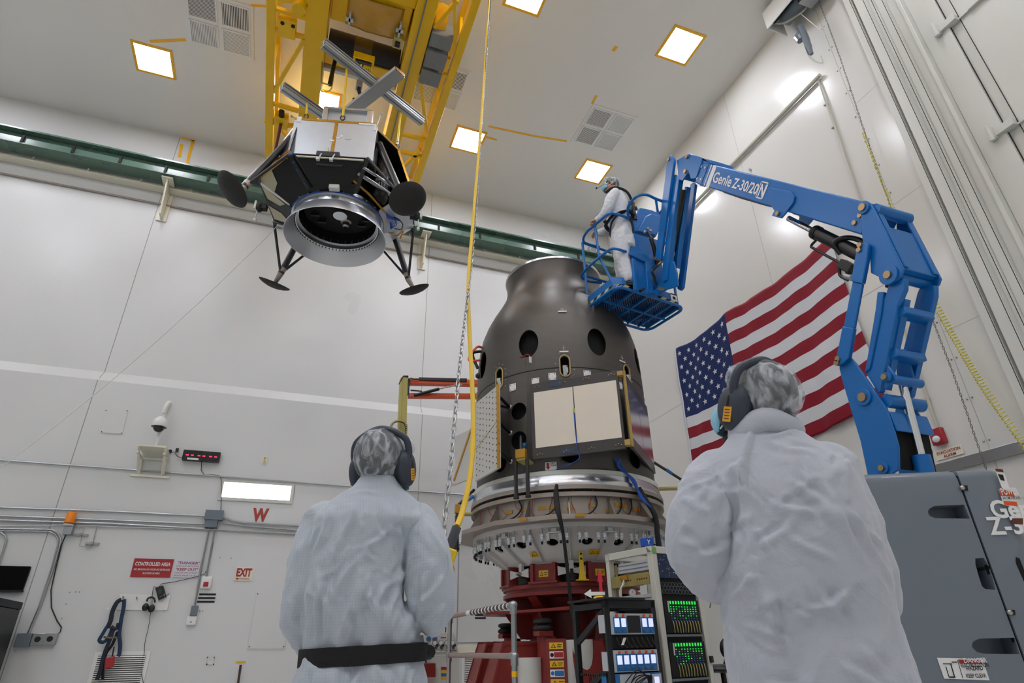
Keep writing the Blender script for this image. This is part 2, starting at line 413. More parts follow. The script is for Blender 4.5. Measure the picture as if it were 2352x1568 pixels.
# ================================================================ runway beam and the back wall's fittings
pf = onY(430, 431.6, 11.02); zB = pf[2]; pn = onZ(430, 408.7, zB); pt = onY(430, 398, pn[1]+.06)
yn, yf, zT = pn[1], pf[1], pt[2]
t = thing('runway_beam', 'dark green crane runway beam running along the back wall', 'beam', (0, (yn+yf)/2, zB))
m = MB(); m.box((XL, yn, zB), (XR, yf, zB+.03)); m.box((XL, (yn+yf)/2-.02, zB+.03), (XR, (yn+yf)/2+.02, zT+.16)); m.box((XL, yn, zT+.16), (XR, yf, zT+.2))
m.box((XL, yn+.03, zB+.03), (XR, yn+.05, zT)); obj('girder', m, green, t, bevel=.004)
m = MB().box((XL, (yn+yf)/2-.05, zT+.2), (XR, (yn+yf)/2+.05, zT+.26)); obj('rail', m, steel, t)
for px_ in (42, 160, 270, 375, 474, 1008, 1103, 1230, 1330):
    x = onY(px_, 330+px_*.2, yn)[0]; c = MB().box((x-.02, yn-.01, zB+.02), (x+.02, yn+.03, zT+.03)); obj('clip', c, black2, t)
t = thing('ledger_beam', 'cream steel ledger under the green runway beam', 'beam', (0, 11.1, zB-.2))
zb2 = onY(430, 448, 11.1)[2]
m = MB().box((XL, 11.07, zb2), (XR, 11.2, zB-.01)); m.box((XL, 11.0, zb2), (XR, 11.2, zb2+.02)); obj('channel', m, cream, t, bevel=.004)
m = MB()
for i in range(-9, 9): m.box((i*.9, 11.02, zb2+.02), (i*.9+.02, 11.08, zb2+.12))
obj('web_stiffener', m, cream, t)
for px_, py_, lab in ((387, 445, 'cream corbel bracket under the green beam left of the lander'), (972, 560, 'cream corbel bracket under the green beam right of the lander')):
    p = onY(px_, py_, 11.15); x = p[0]; b = MB()
    b.box((x-.10, 10.75, zB-.05), (x+.10, YU-.005, zB-.02)); b.prism([(x-.015, YU-.005, zB-.05), (x-.015, 10.8, zB-.05), (x-.015, 11.0, zB-.75), (x-.015, YU-.005, zB-.78)], (.03, 0, 0))
    b.box((x-.09, YU-.03, zB-.8), (x+.09, YU-.004, zB-.05)); obj('corbel', b, cream, bevel=.003, label=lab, cat='bracket')
def conduit(pts, r, label, m=galv, f=None, couplings=(), n=8, name='conduit', group='wall conduits', cat='conduit'):
    f = f or (lambda x, y: onY(x, y, YB-.03)); P = [V3(f(*p)) if len(p) == 2 else V3(p) for p in pts]
    if len(pts[0]) == 2 and pts[0][0] == -120: P = [V3((XL+.03, P[0][1], P[0][2]))]+P
    if len(pts[-1]) == 2 and pts[-1][0] == 1095: P = P+[V3((XR-.03, P[-1][1], P[-1][2]))]
    k = MB().tube(P, r, n); t = obj(name, k, m, label=label, cat=cat, group=group)
    return t
wl = lambda x, y, d=.03: onY(x, y, YB-d)
zq_ = onY(313, 458, YU-.03)[2]; conduit([(XL+.05, YU-.03, zq_), (XR-.05, YU-.03, zq_)], .018, 'long thin pipe under the green beam on the upper wall', steeldk)
conduit([(-120, 1048), (0, 1056.5), (350, 1082), (700, 1109), (900, 1124), (1095, 1138)], .014, 'thin conduit passing under the wall camera and the digital clock')
conduit([(-120, 1159), (0, 1165), (250, 1174), (474, 1184.6)], .016, 'upper of the three conduits running left from the grey junction box')
conduit([(-120, 1181), (0, 1184.6), (250, 1194), (474, 1203.5)], .014, 'middle of the three conduits running left from the grey junction box')
conduit([(-120, 1192), (0, 1194.5), (250, 1202), (700, 1227), (1095, 1250)], .016, 'lowest long conduit behind both coverall shoulders')
conduit([(507, 1187), (535, 1196), (560, 1200), (700, 1208)], .016, 'upper conduit running right from the grey junction box below the W')
conduit([(507, 1200), (560, 1207), (700, 1219), (900, 1234), (1095, 1247)], .014, 'middle conduit running right from the grey junction box')
conduit([(-120, 1204), (0, 1208), (160, 1205), (225, 1208), (700, 1224)], .007, 'thinnest tube of the conduit bundle on the back wall')
bend = [(-120, 1211), (-20, 1214), (60, 1215), (118, 1216), (131, 1222), (139, 1235), (138, 1250), (124, 1300), (95, 1385), (64, 1458)]
conduit(bend, .014, 'bent conduit dropping to the row of boxes beside the monitor')
conduit([(-120, 1216), (-20, 1219), (60, 1219.5), (114, 1220.5), (127, 1227), (133.5, 1238), (132, 1254), (118, 1304), (91, 1389), (62, 1458)], .010, 'inner bent tube alongside the conduit beside the monitor')
conduit([(-120, 1222), (-15, 1222), (3, 1223), (12, 1230), (14, 1241), (8, 1262), (-5, 1300)], .014, 'curved conduit end at the far left edge above the monitor')
conduit([(482, 1204), (463, 1300), (446, 1398)], .014, 'straight vertical conduit down to the small white call station')
conduit([(497, 1190), (487, 1250), (473, 1327)], .014, 'right one of the two vertical conduits below the junction box')
conduit([(492, 1205), (489, 1248), (481, 1290), (474, 1320)], .006, 'slack wire beside the vertical conduit', blackm, name='wire', cat='cable', group=None)
def wbox(name, px, m, depth, label, cat, group=None, bevel=.006, Y=None, parent=None):
    Y = YB if Y is None else Y
    P = [onY(x, y, Y-depth) for x, y in px]; k = MB().prism(P, (0, depth-.002, 0))
    return obj(name, k, m, parent, bevel=bevel, label=label, cat=cat, group=group, smooth=30)
def wbb(cx, cy, w, h, d=0.0):                 # wall rectangle in metres centred on a sight line
    p = onY(cx, cy, YB-d); return p[0]-w/2, p[0]+w/2, p[2]-h/2, p[2]+h/2
t = thing('junction_box', 'grey double junction box where the wall conduits meet', 'electrical box', onY(492, 1190, YB))
a, b, c, e = wbb(492, 1182, .27, .15, .1); obj('box', MB().box((a, YB-.12, c), (b, YB-.002, e)), cover, t, bevel=.004)
a, b, c, e = wbb(486, 1197, .18, .16, .1); obj('box', MB().box((a, YB-.1, c-.01), (b, YB-.002, e-.02)), cover, t, bevel=.004)
# beacon on its box, its cord, the three boxes
t = thing('warning_beacon', 'amber warning beacon on a small grey box on the back wall', 'beacon', onY(158, 1218, YB))
p = onY(158, 1217, YB-.06); obj('box', MB().box((p[0]-.055, YB-.11, p[2]-.07), (p[0]+.055, YB-.002, p[2]+.05)), galv, t, bevel=.005)
p = onY(161, 1193, YB-.08); L = MB().lathe([(.0, -.045), (.07, -.045), (.07, -.02), (.062, -.015)], 20, (p[0], YB-.08, p[2]-.05)); obj('collar', L, offw, t)
L = MB().lathe([(.0, .11), (.05, .108), (.062, .09), (.066, -.05)], 20, (p[0], YB-.08, p[2])); obj('lens', L, mat('beacon_amber', 'd87a00', .35, emit=.15), t)
conduit([(152, 1226), (141, 1252), (127, 1310), (117, 1355), (118, 1395), (131, 1425), (141, 1440), (138, 1452), (125, 1458), (100, 1459), (83, 1457)], .008, 'black cord hanging from the amber beacon to the box row', blackm, name='cord', cat='cable', group=None)
p0, p1, p2 = onY(57, 1470, YB), onY(90, 1468, YB), onY(118, 1467, YB)
obj('junction_box', MB().box((p0[0]-.085, YB-.09, p0[2]-.085), (p0[0]+.085, YB-.002, p0[2]+.085)), cover, bevel=.004, label='grey square junction box at the foot of the bent conduit', cat='electrical box')
for p, lab in ((p1, 'socket box next to the grey junction box, middle of the row of three'), (p2, 'socket box at the right end of the row of three')):
    t = thing('socket_box', lab, 'socket', p, 'twist lock socket boxes')
    obj('box', MB().box((p[0]-.075, YB-.07, p[2]-.075), (p[0]+.075, YB-.002, p[2]+.075)), galv, t, bevel=.006)
    obj('socket', MB().cyl((p[0], YB-.082, p[2]), (p[0], YB-.06, p[2]), .036, 18), blackm, t)
    obj('nipple', MB().cyl((p[0]-.14, YB-.04, p[2]), (p[0]-.07, YB-.04, p[2]), .018, 10), galv, t)
# little gas valves
for (x, y), lab in (((187, 1228), 'small valve bracket on thin tubing, the left one'), ((213, 1248), 'small valve bracket on thin tubing, the right and lower one')):
    p = onY(x, y, YB); t = thing('valve_bracket', lab, 'valve', p, 'small valve brackets')
    obj('plate', MB().box((p[0]-.09, YB-.03, p[2]-.02), (p[0]+.09, YB-.002, p[2]+.015)), galv, t, bevel=.003)
    obj('valve', MB().cyl((p[0], YB-.07, p[2]), (p[0], YB-.02, p[2]), .022, 10), steel, t)
conduit([(176, 1209), (193, 1212), (189, 1230), (182, 1253), (208, 1257), (213, 1247), (226, 1196)], .005, 'thin steel tube looping between the two small valve brackets', steel, name='tube', cat='tube', group=None)
# monitor and dark cabinet
t = thing('monitor', 'black wall monitor cut by the left edge', 'monitor', onY(0, 1355, YB))
P = [(-90, 1297), (70, 1300), (50, 1357), (-110, 1352)]; wbox('screen', P, mat('screen_off', '030304', .5, spec=.1), .06, None, None, parent=t)
a = onY(70, 1300, YB-.05); b = onY(50, 1358, YB-.05); obj('bezel', MB().box((onY(-100, 1350, YB)[0], YB-.066, b[2]-.01), (b[0]+.02, YB-.04, b[2]+.015)), blackm, t)
t = thing('rack_cabinet', 'dark blue-black cabinet with an open front at the lower left corner', 'cabinet', (onY(30, 1400, 10.2)[0]-.35, 10.2, 0))
tp = onY(48, 1372, 9.9); zc_ = tp[2]; xr = tp[0]-.22
m = MB(); 
for x0 in (xr-.09, xr-1.0): 
    for y0 in (9.9, 10.72): m.box((x0, y0, 0), (x0+.08, y0+.08, zc_))
m.box((xr-1.0, 9.9, zc_-.09), (xr, 10.8, zc_)); m.box((xr-1.0, 9.9, 0), (xr, 10.8, .12)); obj('frame', m, mat('cabinet_navy', '12171c', .5, spec=.3), t, bevel=.006)
m = MB().box((xr-.94, 9.96, .12), (xr-.06, 10.7, zc_-.1)); obj('equipment', m, black2, t)
m = MB().box((xr-.012, 10.0, .1), (xr-.004, 10.75, zc_-.1)); obj('side_panel', m, blackm, t)
m = MB()
for z in (1.0, 1.15, 1.3): m.box((xr-.9, 9.93, z), (xr-.1, 9.96, z+.03))
obj('rail', m, mat('cabinet_rail', '2b4a66', .4), t)
p = onY(25, 1493, 9.85); obj('pull_handle', MB().tube(spl([(xr-.06, 9.88, p[2]+.05), (xr+.05, 9.86, p[2]+.05), (xr+.09, 9.86, p[2]), (xr+.05, 9.86, p[2]-.04), (xr-.06, 9.88, p[2]-.04)]), .012, 8), blackm, t)
# camera on its bracket
p = onY(348, 1045, YB-.2); t = thing('security_camera', 'white dome security camera on a gooseneck above a cream bracket', 'camera', p)
q = onY(352, 985, YB-.2); zt_ = onY(348, 1030, YB-.2)[2]; x = p[0]+.02; zq = q[2]
m = MB().tube(spl([(x, YB-.2, zt_), (x+.01, YB-.2, zq-.12), (x+.01, YB-.2, zq+.15)]), .028, 12); obj('post', m, white, t)
m = MB().tube(spl([(x+.03, YB-.2, zq+.05), (x+.07, YB-.2, zq+.30), (x+.07, YB-.22, zq+.42), (x+.05, YB-.27, zq+.45), (x+.03, YB-.3, zq+.38), (x+.02, YB-.3, zq+.25)]), .04, 12); obj('gooseneck', m, white, t)
m = MB().lathe([(0, .13), (.05, .12), (.105, .06), (.12, 0), (.115, -.05)], 24, (x+.0, YB-.3, zq+.06)); obj('housing', m, white, t)
m = MB().ell((x, YB-.3, zq+.01), .085, 20, 8, z1=0.0); obj('dome', m, mat('dome_smoke', '2a2224', .08), t)
m = MB(); w = .2
m.box((x-w, YB-.42, zt_-.03), (x+w, YB-.01, zt_)); 
for sx in (-1, 1):
    m.bar((x+sx*w*.93, YB-.4, zt_-.02), (x+sx*w*.93, YB-.02, zt_-.36), .03, .03); m.bar((x+sx*w*.93, YB-.4, zt_-.12), (x+sx*w*.93, YB-.02, zt_-.12), .03, .03)
    m.bar((x+sx*w*.93, YB-.4, zt_-.02), (x+sx*w*.8, YB-.02, zt_-.38), .025, .02)
m.box((x-w-.08, YB-.03, zt_-.42), (x+w+.08, YB-.003, zt_-.38)); m.box((x-w, YB-.03, zt_-.14), (x+w, YB-.003, zt_-.10)); m.bar((x-w*.9, YB-.03, zt_-.12), (x-w*.75, YB-.02, zt_-.38), .03, .02); m.bar((x+w*.9, YB-.03, zt_-.12), (x+w*.75, YB-.02, zt_-.38), .03, .02); obj('wall_bracket', m, cream, t, bevel=.003)
conduit([(372, 1038), (388, 1042), (400, 1037), (408, 1048), (425, 1053), (435, 1050)], .005, 'black lead from the wall camera to the digital clock', blackm, name='cord', cat='cable', group=None)
p = onY(391, 1036, YB); obj('cable_grommet', MB().cyl((p[0], YB-.01, p[2]), (p[0], YB-.002, p[2]), .03, 12), black2, label='round black cable hole between the camera and the clock', cat='grommet')
p = onY(407, 1036, YB); t = thing('wall_outlet', 'wall outlet with a black plug beside the digital clock', 'outlet', p); obj('plate', MB().box((p[0]-.04, YB-.01, p[2]-.06), (p[0]+.04, YB-.002, p[2]+.06)), offw, t); obj('plug', MB().box((p[0]-.02, YB-.05, p[2]-.02), (p[0]+.02, YB-.01, p[2]+.04)), blackm, t)
p = onY(608, 1056, YB); t = thing('wall_outlet', 'lone ivory wall outlet right of the digital clock', 'outlet', p); obj('plate', MB().box((p[0]-.04, YB-.01, p[2]-.065), (p[0]+.04, YB-.002, p[2]+.065)), cream, t)
for dz_ in (-.03, .03): obj('socket', MB().cyl((p[0], YB-.013, p[2]+dz_), (p[0], YB-.009, p[2]+dz_), .02, 12), olive, t)
# digital clock
P = [(423, 1030), (507, 1040), (502, 1062), (417, 1053)]; pc = onY(462, 1046, YB)
t = thing('digital_clock', 'long black digital clock showing six red dashes', 'clock', pc)
a, b = onY(420, 1041, YB-.1), onY(504.5, 1051, YB-.1); z0, z1 = onY(460, 1057.5, YB-.1)[2], onY(464, 1035, YB-.1)[2]
obj('case', MB().box((a[0], YB-.1, z0), (b[0], YB-.003, z1)), mat('clock_black', '0c090a', .25), t, bevel=.004)
w = b[0]-a[0]; m = MB()
for u in (.09, .22, .40, .53, .71, .85): m.box((a[0]+w*u, YB-.103, (z0+z1)/2-.012), (a[0]+w*(u+.075), YB-.099, (z0+z1)/2+.006))
obj('digit_dash', m, ledr, t)
obj('label_strip', MB().box((a[0]+.08, YB-.103, z0+.005), (a[0]+.25, YB-.099, z0+.035)), paper, t)
conduit([(463, 1060), (462, 1080), (470, 1090), (488, 1090), (504, 1092), (508, 1100), (508, 1150), (507, 1170), (512, 1188)], .005, 'thin dark cable hanging from the digital clock to the junction box', blackm, name='cord', cat='cable', group=None)
# lit light panel on the back wall: frame and glowing pane
a, b = onY(511, 1127, YB), onY(667, 1135, YB); z0, z1 = onY(588, 1146, YB)[2], onY(590, 1111, YB)[2]
f = MB()
for q in (((a[0]-.05, z0-.05), (b[0]+.05, z0)), ((a[0]-.05, z1), (b[0]+.05, z1+.05)), ((a[0]-.05, z0), (a[0], z1)), ((b[0], z0), (b[0]+.05, z1))): f.box((q[0][0], YB-.02, q[0][1]), (q[1][0], YB-.001, q[1][1]))
lit_panel = struct('light_panel_1', f, offw, bevel=.003)
obj('pane', MB().box((a[0], YB-.008, z0), (b[0], YB-.002, z1)), lampW, lit_panel, smooth=0)
# wall letter and signs
RT, UP = (1, 0, 0), (0, 0, 1)
a, b = onY(579, 1197, YB), onY(621, 1199, YB); z0, z1 = onY(596, 1196, YB)[2], onY(600, 1167, YB)[2]
t = thing('wall_letter', 'big red letter W below the lit window', 'sign', (a[0], YB, z0))
text('W', mat('letter_red', 'a8382f', .5), t, (a[0]+.0, YB-.004, z0), RT, UP, (z1-z0)*1.38, bold=.05, name='letter', width=(onY(621, 1168, YB)[0]-onY(581, 1168, YB)[0])*.93)
def sign(name, px, m, label, cat='sign', d=.012):
    P = [onY(x, y, YB) for x, y in px]; x0, x1 = (P[0][0]+P[3][0])/2, (P[1][0]+P[2][0])/2; z1, z0 = (P[0][2]+P[1][2])/2, (P[2][2]+P[3][2])/2
    t = thing(name, label, cat, (x0, YB, z0)); obj('sign_board', MB().box((x0, YB-d, z0), (x1, YB-.002, z1)), m, t, smooth=0)
    return t, x0, x1, z0, z1
def line(t, s, m, x0, x1, z, h, bold=.02, Y=None, name='lettering'):
    return text(s, m, t, (x0, (YB-.0135) if Y is None else Y, z), RT, UP, h*1.38, bold=bold, width=x1-x0, name=name)
t, x0, x1, z0, z1 = sign('warning_sign', [(310, 1281), (399.5, 1285), (391, 1326), (298, 1325)], redd, 'red CONTROLLED AREA sign with white lettering'); w, h = x1-x0, z1-z0
line(t, 'CONTROLLED AREA', paper, x0+.05*w, x1-.06*w, z0+.62*h, .2*h, .02)
line(t, 'NO SMOKING-NO FOOD-NO BEVERAGES', paper, x0+.05*w, x1-.05*w, z0+.37*h, .1*h, .012); line(t, 'ALLOWED IN AREA', paper, x0+.29*w, x1-.28*w, z0+.17*h, .1*h, .012)
t, x0, x1, z0, z1 = sign('warning_sign', [(404, 1285), (462, 1287), (455, 1326), (397, 1326)], mat('sign_white', 'd3d6dc', .5), 'white DANGER KEEP OUT notice beside the red sign'); w, h = x1-x0, z1-z0
pr_ = mat('sign_magenta', '9c2f4c', .5)
line(t, '"DANGER"', pr_, x0+.1*w, x1-.05*w, z0+.76*h, .15*h); line(t, 'IF RED LIGHTS ARE FLASHING', pr_, x0+.06*w, x1-.06*w, z0+.61*h, .08*h, .0)
line(t, '"KEEP OUT"', pr_, x0+.06*w, x1-.06*w, z0+.39*h, .15*h); line(t, 'TOXIC/ASPHYXIANT GAS RELEASE', pr_, x0+.05*w, x1-.06*w, z0+.23*h, .08*h, .0); line(t, 'FROM JPL PHONE CALL 911', pr_, x0+.04*w, x1-.08*w, z0+.07*h, .08*h, .0)
t, x0, x1, z0, z1 = sign('exit_sign', [(541, 1301), (581.5, 1303), (579, 1334), (538, 1333)], cream, 'ivory EXIT sign with red letters and a left arrow'); w, h = x1-x0, z1-z0
line(t, 'EXIT', redd, x0+.07*w, x1-.07*w, z0+.33*h, .58*h, .045)
m = MB(); zz = z0+.14*h; m.box((x0+.2*w, YB-.0145, zz-.004), (x1-.12*w, YB-.0125, zz+.004)); m.prism([(x0+.07*w, YB-.0145, zz), (x0+.22*w, YB-.0145, zz+.018), (x0+.22*w, YB-.0145, zz-.018)], (0, .002, 0)); obj('arrow', m, redd, t, smooth=0)
# fire strobe, call station
p = onY(474, 1338, YB); t = thing('strobe_alarm', 'white wall strobe with a red square face', 'alarm', p)
obj('case', MB().box((p[0]-.075, YB-.05, p[2]-.09), (p[0]+.075, YB-.002, p[2]+.09)), white, t, bevel=.02, bseg=3); obj('red_lens', MB().box((p[0]-.035, YB-.062, p[2]-.06), (p[0]+.035, YB-.05, p[2]+.01)), redd, t, bevel=.004)
p = onY(440, 1424, YB); t = thing('call_station', 'small white call station under a grey box at the end of the conduit', 'alarm', p)
obj('case', MB().box((p[0]-.07, YB-.05, p[2]-.07), (p[0]+.07, YB-.002, p[2]+.06)), white, t, bevel=.015); obj('box', MB().box((p[0]-.035, YB-.06, p[2]+.06), (p[0]+.06, YB-.002, p[2]+.2)), cover, t, bevel=.004); obj('button', MB().cyl((p[0], YB-.056, p[2]-.025), (p[0], YB-.04, p[2]-.025), .014, 12), galv, t)
# stripes of black tape
def stripes(cx, cy, w, label, gap):
    t = thing('tape_marker', label, 'tape', onY(cx, cy, YB)); p = onY(cx, cy, YB)
    for i in (-1, 0, 1): obj('stripe', MB().box((p[0]-w/2-i*-.003, YB-.004, p[2]+i*gap-.014), (p[0]+w/2, YB-.002, p[2]+i*gap+.014)), black2, t, smooth=0)
stripes(475, 1373, .24, 'three black tape stripes below the white strobe', .052); stripes(1103.5, 1412, .20, 'three black tape stripes behind the pipe railing', .048)
# access panels
def panel(px, label, scr_=True):
    P = [onY(x, y, YB-.008) for x, y in px]; t = thing('access_panel', label, 'panel', P[3], 'flush wall access panels')
    obj('frame', MB().prism(P, (0, .006, 0)), wallm, t, bevel=.002); c = np.mean(P, 0)
    Q = [c+(q-c)*.95-V3((0, .004, 0)) for q in P]; obj('door', MB().prism(Q, (0, .004, 0)), wallm, t, bevel=.0015)
    sc = MB()
    for q in P: k = c+(q-c)*.9; sc.ell((k[0], YB-.014, k[2]), .009, 6, 4)
    obj('screw', sc, black2, t)
panel([(241.5, 939.5), (295, 941), (281, 997.5), (230.5, 994)], 'small flush access panel up left of the wall camera')
panel([(589, 1357), (665, 1358), (655, 1491.5), (567, 1491.5)], 'large flush access panel left of the belted worker')
panel([(476, 1508), (493, 1508), (491, 1526), (474, 1526)], 'tiny flush access panel below the EXIT sign')
panel([(1035, 1098), (1047, 1099), (1046, 1111), (1034, 1110)], 'tiny flush wall plate beside the hanging chain')
# screw holes and marks
for n_, (x, y) in enumerate(((160, 1360), (174, 1359), (183, 1359), (152, 1387), (142, 1420), (459, 1402.5), (465.5, 1402.5), (505, 1280), (531, 1281.5))):
    p = onY(x, y, YB); obj('wall_anchor', MB().cyl((p[0], YB-.006, p[2]), (p[0], YB-.002, p[2]), .01, 8), dwall, label='empty screw hole in the back wall', cat='screw hole', group='empty screw holes')
# hook board with harness, headset and pocket radio
P = [onY(x, y, YB-.02) for x, y in ((275, 1364.5), (391.5, 1367), (384, 1401), (268, 1400))]
t = thing('hook_board', 'white board with coat hooks on the back wall', 'board', P[3]); obj('board', MB().prism(P, (0, .018, 0)), white, t, bevel=.003)
for x, y in ((283, 1373), (314, 1374), (346, 1374), (378, 1366)):
    p = onY(x, y, YB-.06); obj('hook', MB().tube([(p[0], YB-.02, p[2]), (p[0], YB-.07, p[2]-.005), (p[0], YB-.085, p[2]+.02)], .009, 8), galv, t)
hp = lambda x, y, d=.1: onY(x, y, YB-d)
t = thing('safety_harness', 'navy safety harness hanging from the hook board over the floor grille', 'harness', hp(255, 1480))
def strap(pts, w, m, name, d=.1, th=.35):
    P = spl([hp(*q, d) if len(q) == 2 else hp(q[0], q[1], q[2]) for q in pts], 6); obj(name, MB().tube(P, w*.72, 8, up=(0, 1, 0), flat=th), m, t)
strap([(279, 1376), (268, 1384), (258, 1405), (254, 1425), (246, 1442)], .042, navy, 'shoulder_strap'); strap([(285, 1376), (284, 1395), (278, 1425), (274, 1455), (276, 1480), (274, 1500), (271, 1507)], .036, navyblue, 'shoulder_strap', .12)
strap([(246, 1438), (236, 1455), (228, 1470), (238, 1474), (250, 1462), (258, 1440)], .032, navyblue, 'leg_strap', .11); strap([(262, 1440), (252, 1470), (240, 1500), (230, 1540), (222, 1562)], .036, navy, 'leg_strap', .13)
strap([(270, 1450), (258, 1480), (244, 1500), (237, 1530), (236, 1560)], .026, black2, 'webbing', .1); strap([(255, 1438), (266, 1444), (272, 1430)], .03, navy, 'back_pad', .14)
strap([(238, 1462), (252, 1465), (268, 1463)], .018, mat('buckle_bronze', '5c5344', .35, metal=.6), 'buckle', .15); strap([(262, 1485), (257, 1512)], .012, black2, 'lanyard', .15)
p = hp(252, 1521, .16); obj('shock_pack', MB().obox(p, (.055, 0, .01), (0, .03, 0), (-.012, 0, .07)), redd, t, bevel=.012); strap([(246, 1395), (247, 1400)], .02, paper, 'tag', .15)
m = MB().tube([hp(283+6*math.cos(a), 1373+6*math.sin(a), .09) for a in np.linspace(0, 6.28, 17)[:-1]], .008, 8, closed=True); obj('ring', m, white, t)
t = thing('headset', 'black headset hanging on the hook board', 'headset', hp(347, 1390))
obj('headband', MB().tube(spl([hp(337, 1381), hp(340, 1374), hp(347, 1371), hp(354, 1374), hp(356, 1383)]), .013, 8), blackm, t)
for x, y in ((334, 1394), (348, 1397)): obj('ear_cup', MB().ell(hp(x, y), (.045, .035, .055), 14, 8), blackm, t)
obj('cord', MB().tube(spl([hp(346, 1405, .05), hp(341, 1440, .04), hp(333, 1475, .03), hp(331, 1500, .03), hp(325, 1540, .03), hp(330, 1570, .03)]), .004, 6), blackm, t)
obj('wire_arm', MB().tube([hp(350, 1373), hp(349, 1392)], .004, 6), brass, t)
t = thing('intercom_box', 'tilted dark intercom box above the headset', 'intercom', hp(370, 1360))
P = [hp(356, 1349, .07), hp(374.5, 1344, .07), hp(382, 1370, .07), hp(364, 1378, .07)]; obj('case', MB().prism(P, (0, .05, 0)), blackm, t, bevel=.006)
P = [hp(361, 1352, .074), hp(371, 1350, .074), hp(374, 1362, .074), hp(364, 1365, .074)]; obj('screen', MB().prism(P, (0, .003, 0)), mat('lcd_green', '2b3a30', .2), t, smooth=0)
k = MB(); [k.ell(hp(x, y, .075), .008, 8, 5) for x, y in ((368, 1370), (372, 1368), (376, 1366), (378, 1371))]; obj('knob', k, galv, t)
obj('stub', MB().tube([hp(382, 1368, .05), hp(389, 1363, .05)], .005, 6), blackm, t)
conduit([(365, 1347), (372, 1340), (400, 1336), (440, 1327), (470, 1318), (474, 1310)], .005, 'thin black cable from the intercom box to the vertical conduit', blackm, name='cord', cat='cable', group=None)
conduit([(359, 1349), (354, 1346), (351, 1356), (349, 1372)], .004, 'short black lead between the intercom box and the headset', blackm, name='cord', cat='cable', group=None)
# floor level grilles
def grille(px, label, n=30, slat=white):
    P = [onY(x, y, YB-.012) for x, y in px]; t = thing('wall_grille', label, 'grille', P[3])
    x0, x1, z1 = P[3][0], P[2][0], P[0][2]; z0 = z1-1.0
    obj('frame', MB().box((x0, YB-.02, z0), (x1, YB-.002, z1)), white, t, bevel=.003); obj('backing', MB().box((x0+.05, YB-.023, z0+.05), (x1-.05, YB-.0195, z1-.05)), black2, t, smooth=0)
    m = MB(); s_ = (z1-z0-.1)/n
    for i in range(n): z = z0+.05+i*s_; m.prism([(x0+.05, YB-.022, z+.45*s_), (x0+.05, YB-.04, z+.1*s_), (x0+.05, YB-.04, z+.25*s_), (x0+.05, YB-.022, z+.75*s_)], (x1-x0-.1, 0, 0))
    obj('slats', m, slat, t, smooth=0)
grille([(221, 1497), (350, 1496), (330, 1568), (200, 1568)], 'louvred floor level grille behind the harness', 34)
grille([(1060, 1487), (1125, 1487), (1122, 1568), (1060, 1568)], 'louvred floor level grille behind the pipe railing', 34)
grille([(690, 1499), (760, 1499), (750, 1568), (688, 1568)], 'louvred floor level grille at the left hip of the belted worker', 34)
t = thing('floor_marker', 'dark upright stick with a yellow label against the wall', 'post', onY(550, 1560, YB-.1))
a = onY(553, 1526, YB-.1); b = onY(547, 1568, YB-.1); b = a+(b-a)*(a[2]/(a[2]-b[2])); b[2] = 0
obj('stick', MB().cyl(a, b, .018, 8), mat('stick_brown', '4a3a34', .5), t); p = onY(553, 1520, YB); obj('yellow_label', MB().box((p[0]-.07, YB-.005, p[2]-.012), (p[0]+.07, YB-.002, p[2]+.012)), ylabel, t)
# tether line from the lander
# ================================================================ overhead crane
ZG = 9.95
t = thing('bridge_crane', 'yellow double girder bridge crane with lattice walkways', 'crane', (.2, 4, ZG))
def gx(px_, py_=0, z=ZG): return onZ(px_, py_, z)[0]
gl0, gl1, gr0, gr1 = -.785, -.45, .815, 1.13
for a, b in ((gl0, gl1), (gr0, gr1)):
    obj('girder', MB().box((a, -6.5, ZG), (b, 10.75, ZG+.62)), yel, t, bevel=.01)
obj('cable_duct', MB().box((gr0+.115, -6.5, ZG-.03), (gr0+.135, 10.5, ZG-.002)), cover, t)
obj('rail', MB().box((gl0+.1, -6.5, ZG+.62), (gl0+.16, 10.7, ZG+.67)).box((gr1-.16, -6.5, ZG+.62), (gr1-.1, 10.7, ZG+.67)), steel, t)
cl0, cl1, cr0, cr1 = -1.36, -1.22, 1.6, 1.73
for a, b in ((cl0, cl1), (cr0, cr1)):
    obj('walkway_chord', MB().box((a, -6.5, ZG-.02), (b, 10.6, ZG+.13)), yel, t, bevel=.006)
    obj('walkway_chord', MB().box((a+.02, -6.5, ZG+.8), (b-.02, 10.6, ZG+.88)), yel, t)
def brace(p, q, w=.06, h=.07, z=ZG+.03):
    a, b = onZ(*p, z), onZ(*q, z); return obj('brace', MB().bar(a, b, w, h), yel, t)
for p, q in (((635, 20), (706, 42)), ((613, 61), (702, 86)), ((700, 88), (629, 210)), ((629, 238), (686, 255)), ((607, 277), (681, 291)), ((625, 272), (668, 322)),
             ((978, 119), (1033, 137)), ((968, 157), (1040, 177)), ((1051, 0), (998, 62)), ((963, 168), (980, 300)), ((924, 308), (978, 321)), ((920, 348), (978, 362)), ((966, 344), (929, 381)), ((690, 0), (640, 0))): brace(p, q)
brace((668, 322), (672, 322))
for i in range(6):
    y = 4.9-i*1.6
    for a, b in ((cl1, gl0), (gr1, cr0)):
        obj('brace', MB().bar((a, y, ZG+.03), (b, y, ZG+.03), .06, .07), yel, t); obj('brace', MB().bar((a, y, ZG+.03), (b, y+1.6, ZG+.03), .05, .06), yel, t)
for i in range(10):
    y = 9.6-i*1.6
    for x in (cl0+.07, cr0+.06): obj('post', MB().box((x-.025, y-.025, ZG+.1), (x+.025, y+.025, ZG+.82)), yel, t)
p = onZ(661, 60, ZG+.03); obj('access_box', MB().box((p[0]-.13, p[1]-.16, ZG-.06), (p[0]+.13, p[1]+.16, ZG+.12)), yel, t, bevel=.01)
